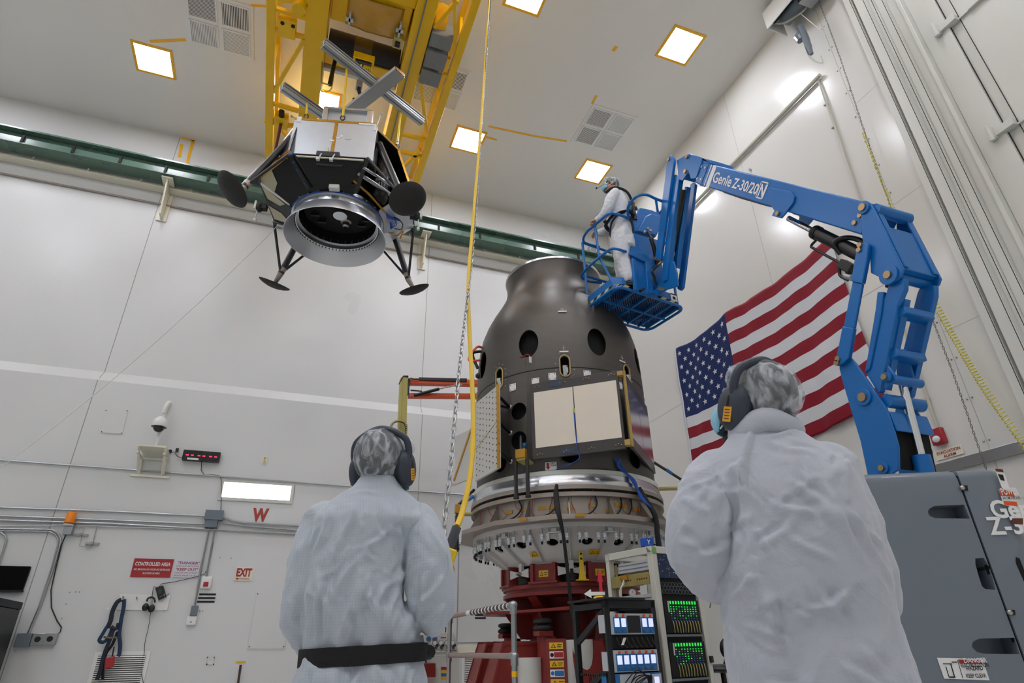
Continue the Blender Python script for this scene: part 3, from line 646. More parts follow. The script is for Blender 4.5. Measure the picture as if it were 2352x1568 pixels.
b = MB(); [b.cyl((p[0]+dx, p[1]-.1, ZG-.075), (p[0]+dx, p[1]-.1, ZG-.06), .03, 10) for dx in (-.07, .09)]; obj('bolt', b, black2, t)
p = onZ(647, 275, ZG+.03); obj('access_box', MB().box((p[0]-.12, p[1]-.14, ZG-.08), (p[0]+.12, p[1]+.14, ZG+.1)), yel, t, bevel=.01)
obj('limit_switch', MB().cyl((p[0], p[1]-.1, ZG-.02), (p[0], p[1]-.26, ZG-.02), .05, 12), black2, t)
q = onZ(645, 372, ZG-1.25); obj('drop_pipe', MB().cyl((p[0], p[1], ZG-.05), (p[0], p[1]+.02, ZG-1.3), .03, 10), brownm, t)
p = onZ(690, 4, ZG+.1); obj('bumper', MB().cyl((p[0], p[1], ZG+.3), (p[0], p[1], ZG-.1), .1, 18), yel, t)
p = onZ(1001, 60, ZG+.2); obj('sheave_cover', MB().lathe([(0, -.12), (.26, -.1), (.28, 0), (.26, .1), (0, .12)], 24, (p[0]+.05, p[1], ZG+.35), (1, 0, 0)), yel, t)
# ballast blocks hung outside the right girder
for i, (a, b) in enumerate((((984, 72), (975, 104)), ((976, 112), (966, 152)), ((964, 157), (957, 190)))):
    A, B = onZ(*a, ZG-.05), onZ(*b, ZG-.05); obj('ballast_block', MB().box((gr1+.015, A[1], ZG-.06), (gr1+.37, B[1]-.015, ZG+.3)), concrete, t, bevel=.012)
# trolley between the girders
t = thing('hoist_trolley', 'yellow hoist trolley with black rope drum wrapped in plastic sheet', 'hoist', (.2, 6.5, 10.2))
zt2 = 10.12
a = onZ(745, 85, zt2); b = onZ(930, 128, zt2)
obj('rope_drum', MB().cyl((gl1+.03, a[1]+.25, zt2+.25), (gr0-.03, a[1]+.25, zt2+.25), .21, 32), mat('drum_black', '1c1b1d', .5, bump=.6, bscale=120, aniso=(6, .2, .2)), t)
obj('drum_band', MB().cyl((.0, a[1]+.25, zt2+.25), (.3, a[1]+.25, zt2+.25), .215, 32), mat('drum_brown', '5a4412', .5), t)
y0 = onZ(850, 78, zt2)[1]
obj('gear_case', MB().box((gl1+.02, y0-1.4, zt2), (gr0-.02, y0-.05, zt2+.6)), yel, t, bevel=.02)
obj('cross_beam', MB().box((gl1, y0+.62, zt2+.02), (gr0, y0+.83, zt2+.3)), yel, t, bevel=.01); obj('cross_beam', MB().box((gl1, y0+.92, zt2+.02), (gr0, y0+1.0, zt2+.3)), offw, t, bevel=.01)
obj('cross_beam', MB().box((gl1, y0-.9, zt2-.08), (gr0, y0-.72, zt2)), yel, t, bevel=.01)
# sagging plastic sheet under the gear case
nx, ny = 18, 10; vs = []; fs = []
for j in range(ny+1):
    for i in range(nx+1):
        u, v = i/nx, j/ny; x = gl1+.26+u*.86; y = y0-.62+v*.56
        vs.append((x, y, zt2-.01-.13*math.sin(math.pi*u)**.7*(.4+.6*math.sin(math.pi*v))-.015*noise.noise((x*9, y*9, 0))))
fs = [(j*(nx+1)+i, j*(nx+1)+i+1, (j+1)*(nx+1)+i+1, (j+1)*(nx+1)+i) for j in range(ny) for i in range(nx)]
o = obj('plastic_sheet', MB().add(vs, fs), mat('amber_plastic', 'bd8f36', .28, bump=.5, bscale=14), t, smooth=80); so = o.modifiers.new('s', 'SOLIDIFY'); so.thickness = .004
for px_ in (803, 918): p = onZ(px_, 45 if px_ < 850 else 70, zt2-.1); m = MB().box((p[0]-.015, p[1]-.12, zt2-.12), (p[0]+.015, p[1]+.12, zt2+.02)); m.box((p[0]-.06, p[1]-.03, zt2-.12), (p[0]+.06, p[1]+.03, zt2-.09)); obj('tape_cross', m, instr, t)
p = onZ(913, 98, zt2-.1); obj('pendant_guide', MB().box((p[0]-.07, p[1]-.1, zt2-.13), (p[0]+.07, p[1]+.1, zt2+.1)), olive, t, bevel=.01); obj('guide_wheel', MB().cyl((p[0]-.04, p[1], zt2-.14), (p[0]+.04, p[1], zt2-.14), .05, 16), blackm, t)
# hook block on its ropes, hook
LCx, LCy = .147, 7.27; UV = V3((.968, -.249, 0)); VV = V3((.249, .968, 0))
def LP(u, v, z): return V3((LCx, LCy, 0))+UV*u+VV*v+V3((0, 0, z))
hc = onZ(834, 150, 9.75); hk = LP(.05, -.1, 8.98)
t = thing('hook_block', 'small yellow hook block on black wire ropes above the lifting frame', 'hoist', hc)
zb_, zt_ = 9.7, 9.86; a0 = onZ(812, 143, zb_); a1 = onZ(856, 152, zb_); hx = (a0[0]+a1[0])/2; hy = (a0[1]+a1[1])/2
m = MB().box((hx-.17, hy-.09, zb_), (hx+.17, hy+.09, zt_)); obj('block', m, yel, t, bevel=.012)
m = MB(); [m.box((hx+dx-.012, hy-.07, zb_-.16), (hx+dx+.012, hy+.07, zb_)) for dx in (-.14, -.03, .02, .05, .08, .11, .14)]; m.box((hx-.15, hy-.06, zb_-.02), (hx+.15, hy+.06, zb_)); obj('sheave_cage', m, yel, t); obj('sheave', MB().cyl((hx-.13, hy, zb_-.04), (hx+.13, hy, zb_-.04), .09, 20), blackm, t)
m = MB(); [m.cyl((hx+dx, hy-.04, zt_-.01), (hx+dx*.8, a[1]+.25, zt2+.1), .009, 6) for dx in (-.15, -.12, -.09, .08, .11, .14)]; obj('wire_rope', m, black2, t)
m = MB().cyl((hx, hy, zb_-.16), (hk[0], hk[1], hk[2]+.36), .022, 10); obj('shank', m, blackm, t)
m = MB().box((hk[0]-.05, hk[1]-.06, hk[2]+.28), (hk[0]+.05, hk[1]+.06, hk[2]+.42)); obj('swivel', m, galv, t, bevel=.01)
m = MB().tube(spl([hk+V3((0, 0, .3)), hk+V3((.015, 0, .2)), hk+V3((.07, 0, .1)), hk+V3((.06, 0, .0)), hk+V3((-.01, 0, -.03)), hk+V3((-.06, 0, .02))]), [.03]*3*8+[.022]*17, 10); obj('hook', m, black2, t)
# electric drop with a pipe frame (left of the hook)
p0_, p1_ = onZ(763, 105, 10.05), onZ(755, 205, 9.3)
t = thing('power_drop', 'dark vertical power drop looping beside the hook block', 'pipe', p1_); y = p0_[1]+.3; q0 = onY(776, 110, y); q1 = onY(757, 195, y)
obj('pole', MB().cyl(q0, q1, .035, 10), blackm, t); q2 = onY(738, 190, y); q3 = onY(741, 115, y); obj('side_tube', MB().cyl(q3, q2, .015, 8), galv, t); obj('rung', MB().cyl(q1, q2, .012, 8), steel, t)
obj('hanging_cord', MB().tube(spl([q2, onY(737, 207, y), onY(748, 211, y), onY(760, 205, y), onY(765, 185, y), onY(767, 160, y)]), .01, 6), olive, t)
# ---------------------------------------------------------------- lifting frame of aluminium extrusions
t = thing('spreader_beam', 'aluminium H shaped lifting frame hanging from the crane hook', 'lifting beam', LP(0, 0, 8.7))
ZF = 8.8
def ibeam(a, b, z, w=.12, h=.12, name='beam'):
    A, B = LP(*a, z), LP(*b, z); d = unit(B-A); s_ = np.cross(d, (0, 0, 1)); m = MB()
    m.bar(A+V3((0, 0, h/2)), B+V3((0, 0, h/2)), w, .012); m.bar(A-V3((0, 0, h/2)), B-V3((0, 0, h/2)), w, .012); m.bar(A, B, .03, h)
    for e in (-1, 1): m.bar(A+s_*e*w*.46, B+s_*e*w*.46, .01, h*.25); m.bar(A+s_*e*w*.42-V3((0, 0, h*.36)), B+s_*e*w*.42-V3((0, 0, h*.36)), .02, .02)
    o = obj(name, m, alumat, t, bevel=.003); g = MB()
    for e in (-1, 1): g.bar(A+s_*e*w*.15, B+s_*e*w*.15, .004, h*.5)
    g.bar(A-V3((0, 0, h*.56)), B-V3((0, 0, h*.56)), .022, .004); obj('dark_groove', g, cover, o, smooth=0)
    return o
dA = V3((1.385, 1.325, 0)); mA = V3((.40, -.49, 0)); cF = V3((.02, -.08, 0)); mC = 2*cF-mA
ibeam((mA-dA/2)[:2], (mA+dA/2)[:2], ZF+.1); ibeam((mC-dA/2)[:2], (mC+dA/2)[:2], ZF+.1)
e = V3((.785, -.82, 0)); e2 = 2*cF-e
A, B = LP(*e[:2], ZF), LP(*e2[:2], ZF); m = MB().bar(A, B, .2, .01); d = unit(B-A); s_ = np.cross(d, (0, 0, 1))
for q in (-1, 1): m.bar(A+s_*q*.095+V3((0, 0, .035)), B+s_*q*.095+V3((0, 0, .035)), .01, .07); m.bar(A+s_*q*.06+V3((0, 0, .035)), B+s_*q*.06+V3((0, 0, .035)), .006, .07)
obj('cross_beam', m, alumat, t, bevel=.002); m = MB(); [m.obox(A+s_*(-.08+.02*i)+V3((0, 0, .03))-d*.005, d*.012, s_*.006, (0, 0, .028)) for i in range(9)]; obj('copper_ends', m, brass, t)
m = MB().tube([LP(cF[0], cF[1], ZF), hk-V3((0, 0, .02))], .02, 10); m.lathe([(.03, 0), (.06, .0), (.06, .02), (.03, .02)], 16, LP(cF[0], cF[1], ZF+.04)); obj('eye_bolt', m, galv, t)
strapA = [(0, -.8), (.755, -.05), (.04, .64), (-.715, -.1)]; strapL = [(.08, -.92), (.8, -.42), (-.04, .9), (-.8, .42)]
tgt = [(.08, -.92), (.80, -.45), (.0, .9), (-.42, -.9)]
labs = ['yellow lifting strap in the centre in front of the lander', 'yellow lifting strap at the right corner of the lander', 'yellow lifting strap behind the lander', 'yellow lifting strap at the left corner of the lander']
for a, b, lb in zip(strapA, tgt, labs):
    tt = thing('lifting_strap', lb, 'strap', LP(*b, 7.62), 'yellow lifting straps'); A, B = LP(*a, ZF+.03), LP(*b, 7.72)
    obj('webbing', MB().tube([A, B], .016, 8), yel2, tt); obj('shackle', MB().tube([B+UV*.03*math.cos(q)+V3((0, 0, .045*math.sin(q)-.03)) for q in np.linspace(0, 6.28, 13)[:-1]], .009, 8, closed=True), blackm, tt)
    obj('clip', MB().tube([A-UV*.02, A+V3((0, 0, .02)), A+UV*.02], .012, 6), galv, tt)
# ================================================================ the lander
t = thing('lunar_lander', 'dark lunar lander model with silver panels and four dish feet hanging from the crane', 'spacecraft', LP(0, 0, 6.1))
oct_lo = [(.5, -1.0), (1.05, -.45), (1.05, .45), (.5, 1.0), (-.5, 1.0), (-1.05, .45), (-1.05, -.45), (-.5, -1.0)]
oct_up = [(.5, -.88), (.82, -.45), (.82, .45), (.5, .88), (-.5, .88), (-.82, .45), (-.82, -.45), (-.5, -.88)]
ZL, ZU, ZR = 6.9, 7.62, 6.62
# decks and core
obj('upper_deck', MB().prism([LP(*q, ZU-.02) for q in oct_up], (0, 0, .03)), carbdk, t, bevel=.004)
obj('core', MB().prism([LP(q[0]*.62, q[1]*.62, ZL-.1) for q in oct_up], (0, 0, ZU-ZL+.08)), black2, t)
edge = MB()
for i in range(8):
    a, b = oct_up[i], oct_up[(i+1) % 8]; A, B = LP(*a, ZU+.005), LP(*b, ZU+.005); edge.bar(A, B, .02, .035)
obj('gold_rim', edge, gold, t)
# faceted belly: sloping facets from octagon to the ring
def ringpt(k, r=.66, z=ZR): a = math.atan2(oct_lo[k][1], oct_lo[k][0]); return (r*math.cos(a), r*math.sin(a), z)
bellymats = {0: 'open', 1: foil, 2: carbdk, 3: foil, 4: carbdk, 5: carbdk, 6: carbdk, 7: carbdk}
def facet(A, B, C, D, th=.015): return MB().prism([A, B, C, D], unit(np.cross(B-A, D-A))*th)
for k in range(8):
    a, b = oct_lo[k], oct_lo[(k+1) % 8]; A, B = LP(*a, ZL), LP(*b, ZL); Cc, D = LP(*ringpt((k+1) % 8)), LP(*ringpt(k))
    if k == 0: continue
    obj('belly_panel', facet(A, B, Cc, D), {1: foil, 2: foil}.get(k, carbdk), t, bevel=.003)
    if k in (4, 5, 6):                              # cream patches left bare on the dark facets
        def bl(u, v, o=.004):
            q = (A*(1-u)+B*u)*(1-v)+(D*(1-u)+Cc*u)*v; n = unit(np.cross(B-A, D-A)); return q-n*o if (n[2] > 0) else q+n*o
        for shp in ({4: [[(.1, .1), (.55, .1), (.5, .55), (.12, .5)]], 5: [[(.08, .08), (.42, .05), (.4, .5), (.12, .75)], [(.62, .12), (.95, .06), (.9, .8), (.66, .55)]], 6: [[(.0, .02), (.42, .03), (.3, .35), (.0, .5)]]}[k]):
            obj('bare_patch', MB().prism([bl(*q) for q in shp], (0, 0, -.004)), mat('bare_cream', 'b8b294', .5), t, bevel=.002)
# side walls between decks
def wallp(k, m, name='side_panel', inset=0):
    a, b, c_, d_ = oct_lo[k], oct_lo[(k+1) % 8], oct_up[(k+1) % 8], oct_up[k]
    return obj(name, facet(LP(*a, ZL+.02), LP(*b, ZL+.02), LP(*c_, ZU-.02), LP(*d_, ZU-.02)), m, t, bevel=.003)
for k, mm in ((1, carbdk), (2, carbdk), (3, carbdk), (4, carbdk), (5, carbdk), (6, carbdk)): wallp(k, mm)
for k in (1, 2, 5, 6): a, d_ = oct_lo[k], oct_up[k]; obj('gold_edge_tape', MB().bar(LP(*a, ZL), LP(*d_, ZU), .012, .03), gold, t)
a, b = oct_lo[6], oct_lo[7]; obj('gold_edge_tape', MB().bar(LP(*a, ZL+.01), LP(*b, ZL+.01), .03, .05), gold, t)
# underside deck plates of the open front corners
for qs in (((.42, -.98), (.30, -.2), (-.30, -.2), (-.49, -.98)), ((-.49, -.98), (-.30, -.2), (-.30, .4), (-1.03, .44), (-1.03, -.44)), ((-1.03, .44), (-.3, .3), (1.03, .3), (1.03, .44), (.49, .98), (-.49, .98)), ((.30, -.25), (1.03, -.25), (1.03, .32), (.3, .32))): obj('lower_deck', MB().prism([LP(*q, ZL) for q in qs], (0, 0, .02)), carbdk, t)
for (p, q, mm, w_) in (((-1.05, -.45, 6.885), (-.62, -.27, 6.64), white, .03), ((-.5, -1.0, 6.885), (-.30, -.62, 6.64), tubeblk, .05), ((.5, -1.0, 6.885), (.32, -.60, 6.64), tubeblk, .05), ((-1.05, .45, 6.885), (-.62, .27, 6.64), tubeblk, .03)): obj('corner_rib', MB().bar(LP(*p), LP(*q), w_, .03), mm, t, bevel=.004)
for i in range(5): obj('rib_fitting', MB().obox(LP(-.5+.04*i, -1.0+.075*i, 6.865-.048*i), UV*.014, VV*.014, (0, 0, .014)), mat('anodised_blue', '1d3f6b', .4) if 'anodised_blue' not in MATS else MATS['anodised_blue'], t)
obj('copper_tape', MB().tube(spl([LP(-.52, -1.0, 6.93), LP(-.7, -.82, 6.94), LP(-.88, -.64, 6.93), LP(-1.04, -.47, 6.92)]), .022, 6), mat('crinkled_copper', 'b06a2c', .3, metal=.8, bump=.8, bscale=60), t)
for (u, v, r) in ((.60, -.42, .15), (.66, .6, .15), (-.66, .6, .15)):
    obj('tank', MB().lathe([(0, -.36), (r*.8, -.34), (r, -.27), (r, .27), (r*.8, .34), (0, .36)], 28, LP(u, v, ZL+(.12 if v < 0 else .37))), mat('tank_black', '1b1b1c', .22, metal=.3) if 'tank_black' not in MATS else MATS['tank_black'], t)
# sloped aluminium rods beside the tank at the front right corner
for p, q, r in (((.36, -.84, 6.78), (.79, -.42, 6.78), .028), ((.44, -.93, 6.80), (.87, -.53, 6.80), .020), ((.47, -1.0, 6.9), (.36, -.62, 6.66), .014), ((-.45, -1.0, 6.88), (-.2, -.68, 6.64), .022), ((-.47, -.98, 6.86), (-.26, -.66, 6.62), .012)):
    obj('strut_rod', MB().cyl(LP(*p), LP(*q), r, 10), alum if r in (.028, .020) else carbdk, t)
for (u, v, z) in ((-.33, -.83, 6.78), (.3, -.7, 6.7), (.42, -.95, 6.88), (-.48, -1.0, 6.88), (.62, -.75, 6.75), (-1.03, -.46, 6.86), (-1.03, .46, 6.86), (1.03, .46, 6.86), (.9, -.3, 6.72)):
    m = MB(); m.obox(LP(u, v, z), UV*.024, VV*.02, (0, 0, .022)); obj('bracket', m, mat('anodised_blue', '1d3f6b', .4) if 'anodised_blue' not in MATS else MATS['anodised_blue'] if u in (.42, -.48, -1.03) else blackm, t, bevel=.004)
obj('sensor_head', MB().obox(LP(.06, -.72, 6.60), UV*.07, VV*.04, (0, 0, .035)), offw, t, bevel=.012)
# big silver front panel box, split by a gold seam
fx = .56; v0 = -.9
obj('front_box', MB().prism([LP(-fx, v0, 6.95), LP(fx, v0, 6.95), LP(fx, -.6, 6.95), LP(-fx, -.6, 6.95)], (0, 0, .66)), blackm, t, bevel=.004)
for a, b in ((-fx, -.015), (.03, fx)): obj('silver_panel', MB().prism([LP(a, v0-.012, 6.94), LP(b, v0-.012, 6.94), LP(b, v0-.012, 7.6), LP(a, v0-.012, 7.6)], VV*.011), foil, t, bevel=.002)
m = MB().prism([LP(-.015, v0-.016, 6.95), LP(.03, v0-.016, 6.95), LP(.03, v0-.016, 7.6), LP(-.015, v0-.016, 7.6)], VV*.006); m.prism([LP(-fx, v0-.02, 6.88), LP(fx-.1, v0-.02, 6.88), LP(fx-.1, v0-.005, 6.94), LP(-fx, v0-.005, 6.94)], VV*.01); m.prism([LP(-fx, v0-.016, 7.6), LP(fx, v0-.016, 7.6), LP(fx, v0-.016, 7.64), LP(-fx, v0-.016, 7.64)], VV*.01); obj('gold_seam', m, gold, t)
m = MB()
for (u, z, w, h) in ((.06, 7.30, .05, .02), (.10, 7.33, .03, .04), (.19, 7.30, .09, .012), (-.02, 7.24, .06, .03), (.42, 7.59, .22, .03), (.535, 7.5, .03, .12), (-.5, 7.56, .06, .1)): m.prism([LP(u-w/2, v0-.018, z), LP(u+w/2, v0-.018, z), LP(u+w/2, v0-.018, z+h), LP(u-w/2, v0-.018, z+h)], VV*.004)
obj('white_tape', m, paper, t)
m = MB().obox(LP(-.02, v0-.06, 6.93), UV*.15, VV*.045, (0, 0, .045)); m.prism([LP(-.2, v0-.03, 6.84), LP(.2, v0-.03, 6.84), LP(.17, v0-.03, 6.79), LP(-.17, v0-.03, 6.79)], VV*.02); obj('thruster_block', m, blackm, t, bevel=.015)
m = MB(); [m.tube([LP(u, v0-.1, 6.93), LP(u-.02, v0-.14, 6.80)], .01, 8) for u in (-.10, .07)]; [m.obox(LP(u-.02, v0-.15, 6.78), UV*.022, VV*.02, (0, 0, .018)) for u in (-.10, .07)]; m.obox(LP(-.05, v0-.06, 7.0), UV*.02, VV*.03, (0, 0, .07)); obj('thruster_nozzle', m, alumat, t, bevel=.003)
# front lower keel plate (cream edge, black face) under the silver panel
obj('keel_plate', MB().prism([LP(-.42, -.96, 6.86), LP(.42, -.96, 6.86), LP(.24, -.70, 6.62), LP(-.2, -.70, 6.62)], (0, .01, .015)), black2, t); m = MB().bar(LP(-.5, -.985, 6.87), LP(.45, -.985, 6.87), .02, .014); obj('keel_rim', m, cream, t)
# frame on top
m = MB(); a, b = -.22, .47
m.prism([LP(a, -.86, 7.64), LP(a+.07, -.86, 7.64), LP(a+.07, -.86, 7.95), LP(a, -.86, 7.95)], VV*.07); m.prism([LP(b-.08, -.86, 7.64), LP(b, -.86, 7.64), LP(b, -.86, 7.95), LP(b-.08, -.86, 7.95)], VV*.07); m.prism([LP(a, -.86, 7.93), LP(b, -.86, 7.93), LP(b, -.86, 7.96), LP(a, -.86, 7.96)], VV*.1); obj('top_frame', m, alum, t, bevel=.003)
obj('top_plate', MB().prism([LP(a+.07, -.8, 7.64), LP(b-.08, -.8, 7.64), LP(b-.08, -.8, 7.93), LP(a+.07, -.8, 7.93)], VV*.008), alumat, t)
for q, q2 in (((.54, -.88, 7.6), (.60, -.92, 7.82)), ((-.5, -.88, 7.62), (-.62, -.9, 7.68)), ((.82, -.44, 7.6), (.80, -.46, 7.78))): m = MB().cyl(LP(*q), LP(*q2), .008, 8); m.ell(LP(*q2), .018, 8, 6); obj('antenna', m, galv, t)
# thruster pods on the left and right
for u, sgn in ((-1.13, -1), (1.13, 1)):
    c_ = LP(u, .02 if sgn < 0 else -.1, 6.8 if sgn < 0 else 6.7); m = MB().ell(c_, (.05, .06, .08), 14, 8); m.obox(c_-UV*sgn*.05, UV*.05, VV*.04, (0, 0, .04)); obj('pod', m, black2, t)
    m = MB().obox(c_+UV*sgn*.06+V3((0, 0, .03)), UV*.015, VV*.03, (0, 0, .07)); m.cyl(c_+UV*sgn*.02, c_+UV*sgn*.03-V3((0, 0, .22)), .01, 8); m.obox(c_+UV*sgn*.03-V3((0, 0, .23)), UV*.02, VV*.02, (0, 0, .02)); obj('nozzle', m, offw, t, bevel=.003)
# ring and flare
rc = LP(0, 0, 0)
obj('adapter_flare', MB().lathe([(.585, 6.52), (.70, 6.29), (.706, 6.29), (.706, 6.30), (.60, 6.53)], 96, rc), mat('flare_aluminium', 'd8dade', .36, metal=.85), t, smooth=50)
obj('adapter_ring', MB().lathe([(.565, 6.52), (.615, 6.50), (.615, 6.56), (.60, 6.56), (.60, 6.60), (.64, 6.60), (.64, 6.66), (.54, 6.66), (.54, 6.60), (.565, 6.60), (.565, 6.52)], 96, rc), alum, t, smooth=40)
obj('blue_seal', MB().lathe([(.642, 6.585), (.65, 6.585), (.65, 6.60), (.642, 6.60), (.642, 6.585)], 96, rc), wireb, t)
for i in range(72): a = i*2*math.pi/72; r = .592; d = LP(math.cos(a), math.sin(a), 0)-rc; obj('rim_bolt', MB().cyl(rc+d*r+V3((0, 0, 6.518)), rc+d*(r-.014)+V3((0, 0, 6.500)), .008, 6), black2, t)
for i in range(24): a = i*2*math.pi/24; d = LP(math.cos(a), math.sin(a), 0)-rc; obj('ring_bolt', MB().cyl(rc+d*.64+V3((0, 0, 6.63)), rc+d*.648+V3((0, 0, 6.63)), .01, 6), steel, t)
obj('inner_barrel', MB().lathe([(.54, 6.6), (.54, 7.2), (0, 7.2)], 64, rc), mat('barrel_black', '141415', .25), t, smooth=40)
m = MB().lathe([(0, 0), (.10, 0), (.10, .03), (.03, .05), (.03, .5), (0, .5)], 28, LP(.02, .0, 6.70)); obj('nozzle_plate', m, alum, t)
m = MB().lathe([(0, 0), (.2, .0), (.21, .04), (.21, .4), (0, .4)], 32, LP(.12, .24, 6.84)); obj('tank', m, mat('tank_dark_gloss', '5a5552', .2, metal=.7), t)
m = MB().lathe([(.03, -.02), (.05, 0), (.05, .06), (.08, .07), (.08, .1), (0, .1)], 20, LP(.06, .26, 6.72)); obj('port', m, steel, t)
for i, (u, v) in enumerate(((-.35, .05), (-.28, .2), (.38, .12), (.3, .25), (-.4, -.2), (.35, -.2))): m = MB(); [m.cyl(LP(u+.05*k, v, 6.75), LP(u*.6-.04*k, v*.5-.1, 7.19), .008, 6) for k in (-1, 0, 1)]; m.obox(LP(u, v, 6.74), UV*.06, VV*.02, (0, 0, .02)); obj('inner_strut', m, blackm, t)
# blue harness and dotted rails on the right
m = MB()
for k in range(6): m.tube(spl([LP(.66, -.2+.03*k, 6.68), LP(.74+.03*k, -.12+.02*k, 6.66), LP(.84-.02*k, .02, 6.64+.025*k), LP(.74, .14, 6.62)]), .006, 6)
obj('blue_harness', m, wireb, t)
m = MB().tube(spl([LP(.8, -.1, 6.66), LP(.92, -.05, 6.6), LP(.9, .1, 6.6), LP(.8, .12, 6.62)]), .008, 6); obj('black_harness', m, blackm, t)
m = MB(); [m.ell(LP(.8+.026*i, .16+.012*i, 6.72+.01*i), .012, 6, 4) for i in range(12)]; obj('dotted_rail', m, offw, t)
obj('gold_cable', MB().tube(spl([LP(.7, .3, 6.68), LP(.8, .45, 6.74), LP(.9, .4, 6.8), LP(.84, .6, 6.8)]), .012, 6), gold, t)
obj('gold_cable', MB().tube(spl([LP(.3, -.75, 6.72), LP(.5, -.55, 6.66), LP(.62, -.35, 6.64), LP(.68, -.2, 6.66)]), .016, 6), gold, t)
# legs
for (su, sv, nm) in ((-1, -1, 'near left'), (1, -1, 'near right'), (-1, 1, 'far left'), (1, 1, 'far right')):
    ank = LP(su*.98, sv*.98, 6.30); foot = LP(su*1.085, sv*1.085, 6.15); top = LP(su*.60, sv*.80, 7.36)
    main = obj('leg', MB().cyl(ank, top, .048, 20), tubeblk, t)
    obj('ankle_socket', MB().tube([foot+V3((0, 0, .01)), ank-unit(top-ank)*.02, ank+unit(top-ank)*.10], [.028, .045, .053], 16), steeldk, main)
    tl_ = math.radians(38 if (su, sv) == (-1, -1) else 28); o_ = UV*su*1.25+VV*sv*.6 if (su, sv) == (-1, -1) else UV*su+VV*sv; ax = unit(V3((0, 0, math.cos(tl_)))-unit(o_)*math.sin(tl_))
    R_ = .245
    ds = MB().lathe([(0, -.055), (R_*.35, -.047), (R_*.7, -.025), (R_*.93, .0), (R_, .022), (R_*.96, .024), (R_*.6, -.0), (0, -.02)], 48, foot+ax*.01, ax); obj('dish_foot', ds, dishm, main, smooth=50)
    for cu in ((su*1.05, sv*.45), (su*.5, sv*1.0)): obj('leg_brace', MB().cyl(ank, LP(*cu, ZL), .02, 12), tubeblk, main)
a = LP(-1.0, .5, 6.86); b = onY(-60, 1118, 9.5)
P = [a*(1-s_)+b*s_-V3((0, 0, .25*4*s_*(1-s_))) for s_ in np.linspace(0, 1, 24)]
obj('tether_line', MB().tube(P, .006, 6), white, label='thin white tether line from the lander down to the left edge', cat='rope')
# ================================================================ the black stack on the shaker table
AZ0 = math.radians(25.9); SX, SY = 7.6*math.sin(AZ0), 7.6*math.cos(AZ0); SC = V3((SX, SY, 0))
def SP(ang, r, z): a = math.radians(ang); return V3((SX+r*math.sin(a), SY+r*math.cos(a), z))   # compass angle round the stack axis
def lat(name, prof, m, parent, n=96, **k): return obj(name, MB().lathe(prof, n, (SX, SY, 0)), m, parent, smooth=k.pop('smooth', 45), **k)
def applied(o):
    dg = bpy.context.evaluated_depsgraph_get(); me = bpy.data.meshes.new_from_object(o.evaluated_get(dg)); o.modifiers.clear(); o.data = me; return o
def cut(o, cutters, solver='EXACT'):
    for c in cutters:
        md = o.modifiers.new('cut', 'BOOLEAN'); md.operation = 'DIFFERENCE'; md.object = c; md.solver = solver
    applied(o)
    for c in cutters: bpy.data.objects.remove(c)
    return o
t = thing('orbiter_stack', 'tall dark carbon spacecraft stack with round ports standing on the shaker table', 'spacecraft', (SX, SY, 2.79))
body = lat('hull', [(1.10, 2.79), (1.12, 2.82), (1.12, 4.30), (1.112, 4.5), (1.09, 4.70), (1.05, 4.88), (.99, 5.04), (.91, 5.20), (.815, 5.36), (.74, 5.50), (.70, 5.61), (.685, 5.72), (.688, 5.82), (.70, 5.90), (.702, 5.92), (.69, 5.92),
                    (.675, 5.82), (.67, 5.72), (.685, 5.60), (.725, 5.49), (.80, 5.34), (.895, 5.18), (.975, 5.02), (1.035, 4.86), (1.075, 4.69), (1.097, 4.5), (1.105, 4.30), (1.105, 2.82), (1.10, 2.79)], carbon, t, n=128)
cs = []
def cutter(ang, z, r, n=36, sz=None):
    a = SP(ang, .8, z); b = SP(ang, 1.4, z); m = MB(); 
    if sz: 
        d = unit(b-a); s_ = np.cross(d, (0, 0, 1)); m.prism([a+s_*x+V3((0, 0, y)) for x, y in rrect(0, 0, sz[0], sz[1], min(sz)/2-.001, 6)], b-a)
    else:
        d = unit(b-a); s_ = np.cross(d, (0, 0, 1)); rx_, rz_ = r if isinstance(r, tuple) else (r, r); m.prism([a+s_*rx_*math.cos(q)+V3((0, 0, rz_*math.sin(q))) for q in np.linspace(0, 2*math.pi, n+1)[:-1]], b-a)
    cs.append(obj('cutter', m, inner, smooth=0))
PORT = [-136+45*i for i in range(8)]
for a in PORT: cutter(a, 4.41, (.132, .19))
for a in [-158.5+45*i for i in range(8)]: cutter(a, 4.05, 0, sz=(.11, .25))
for a, z in ((-128, 3.55), (-127.5, 3.2), (-172, 3.55), (-158, 2.98), (-113, 2.98), (158, 2.98)): cutter(a, z, .105)
cut(body, cs); body.data.shade_smooth(); body.data.set_sharp_from_angle(angle=math.radians(38))
lat('inner_liner', [(1.02, 2.82), (1.02, 4.6), (.6, 5.6), (0, 5.6)], inner, t, n=48)
frm0 = mat('rim_brown', '4a4334', .5)
def ringtube(ang, z, rx, rz, rad, r=1.125, n=28): return [SP(ang+math.degrees(rx*math.cos(q)/r), r if z < 4.3 else r-.006, z+rz*math.sin(q)) for q in np.linspace(0, 2*math.pi, n+1)[:-1]]
for a in PORT: obj('port_rim', MB().tube(ringtube(a, 4.41, .133, .192, 0, 1.112), .0035, 6, closed=True), frm0, t)
lat('top_rim', [(.70, 5.90), (.712, 5.905), (.712, 5.935), (.69, 5.935), (.69, 5.90)], alum, t)
lat('panel_joint', [(1.121, 4.025), (1.1235, 4.027), (1.1235, 4.036), (1.121, 4.038)], black2, t)
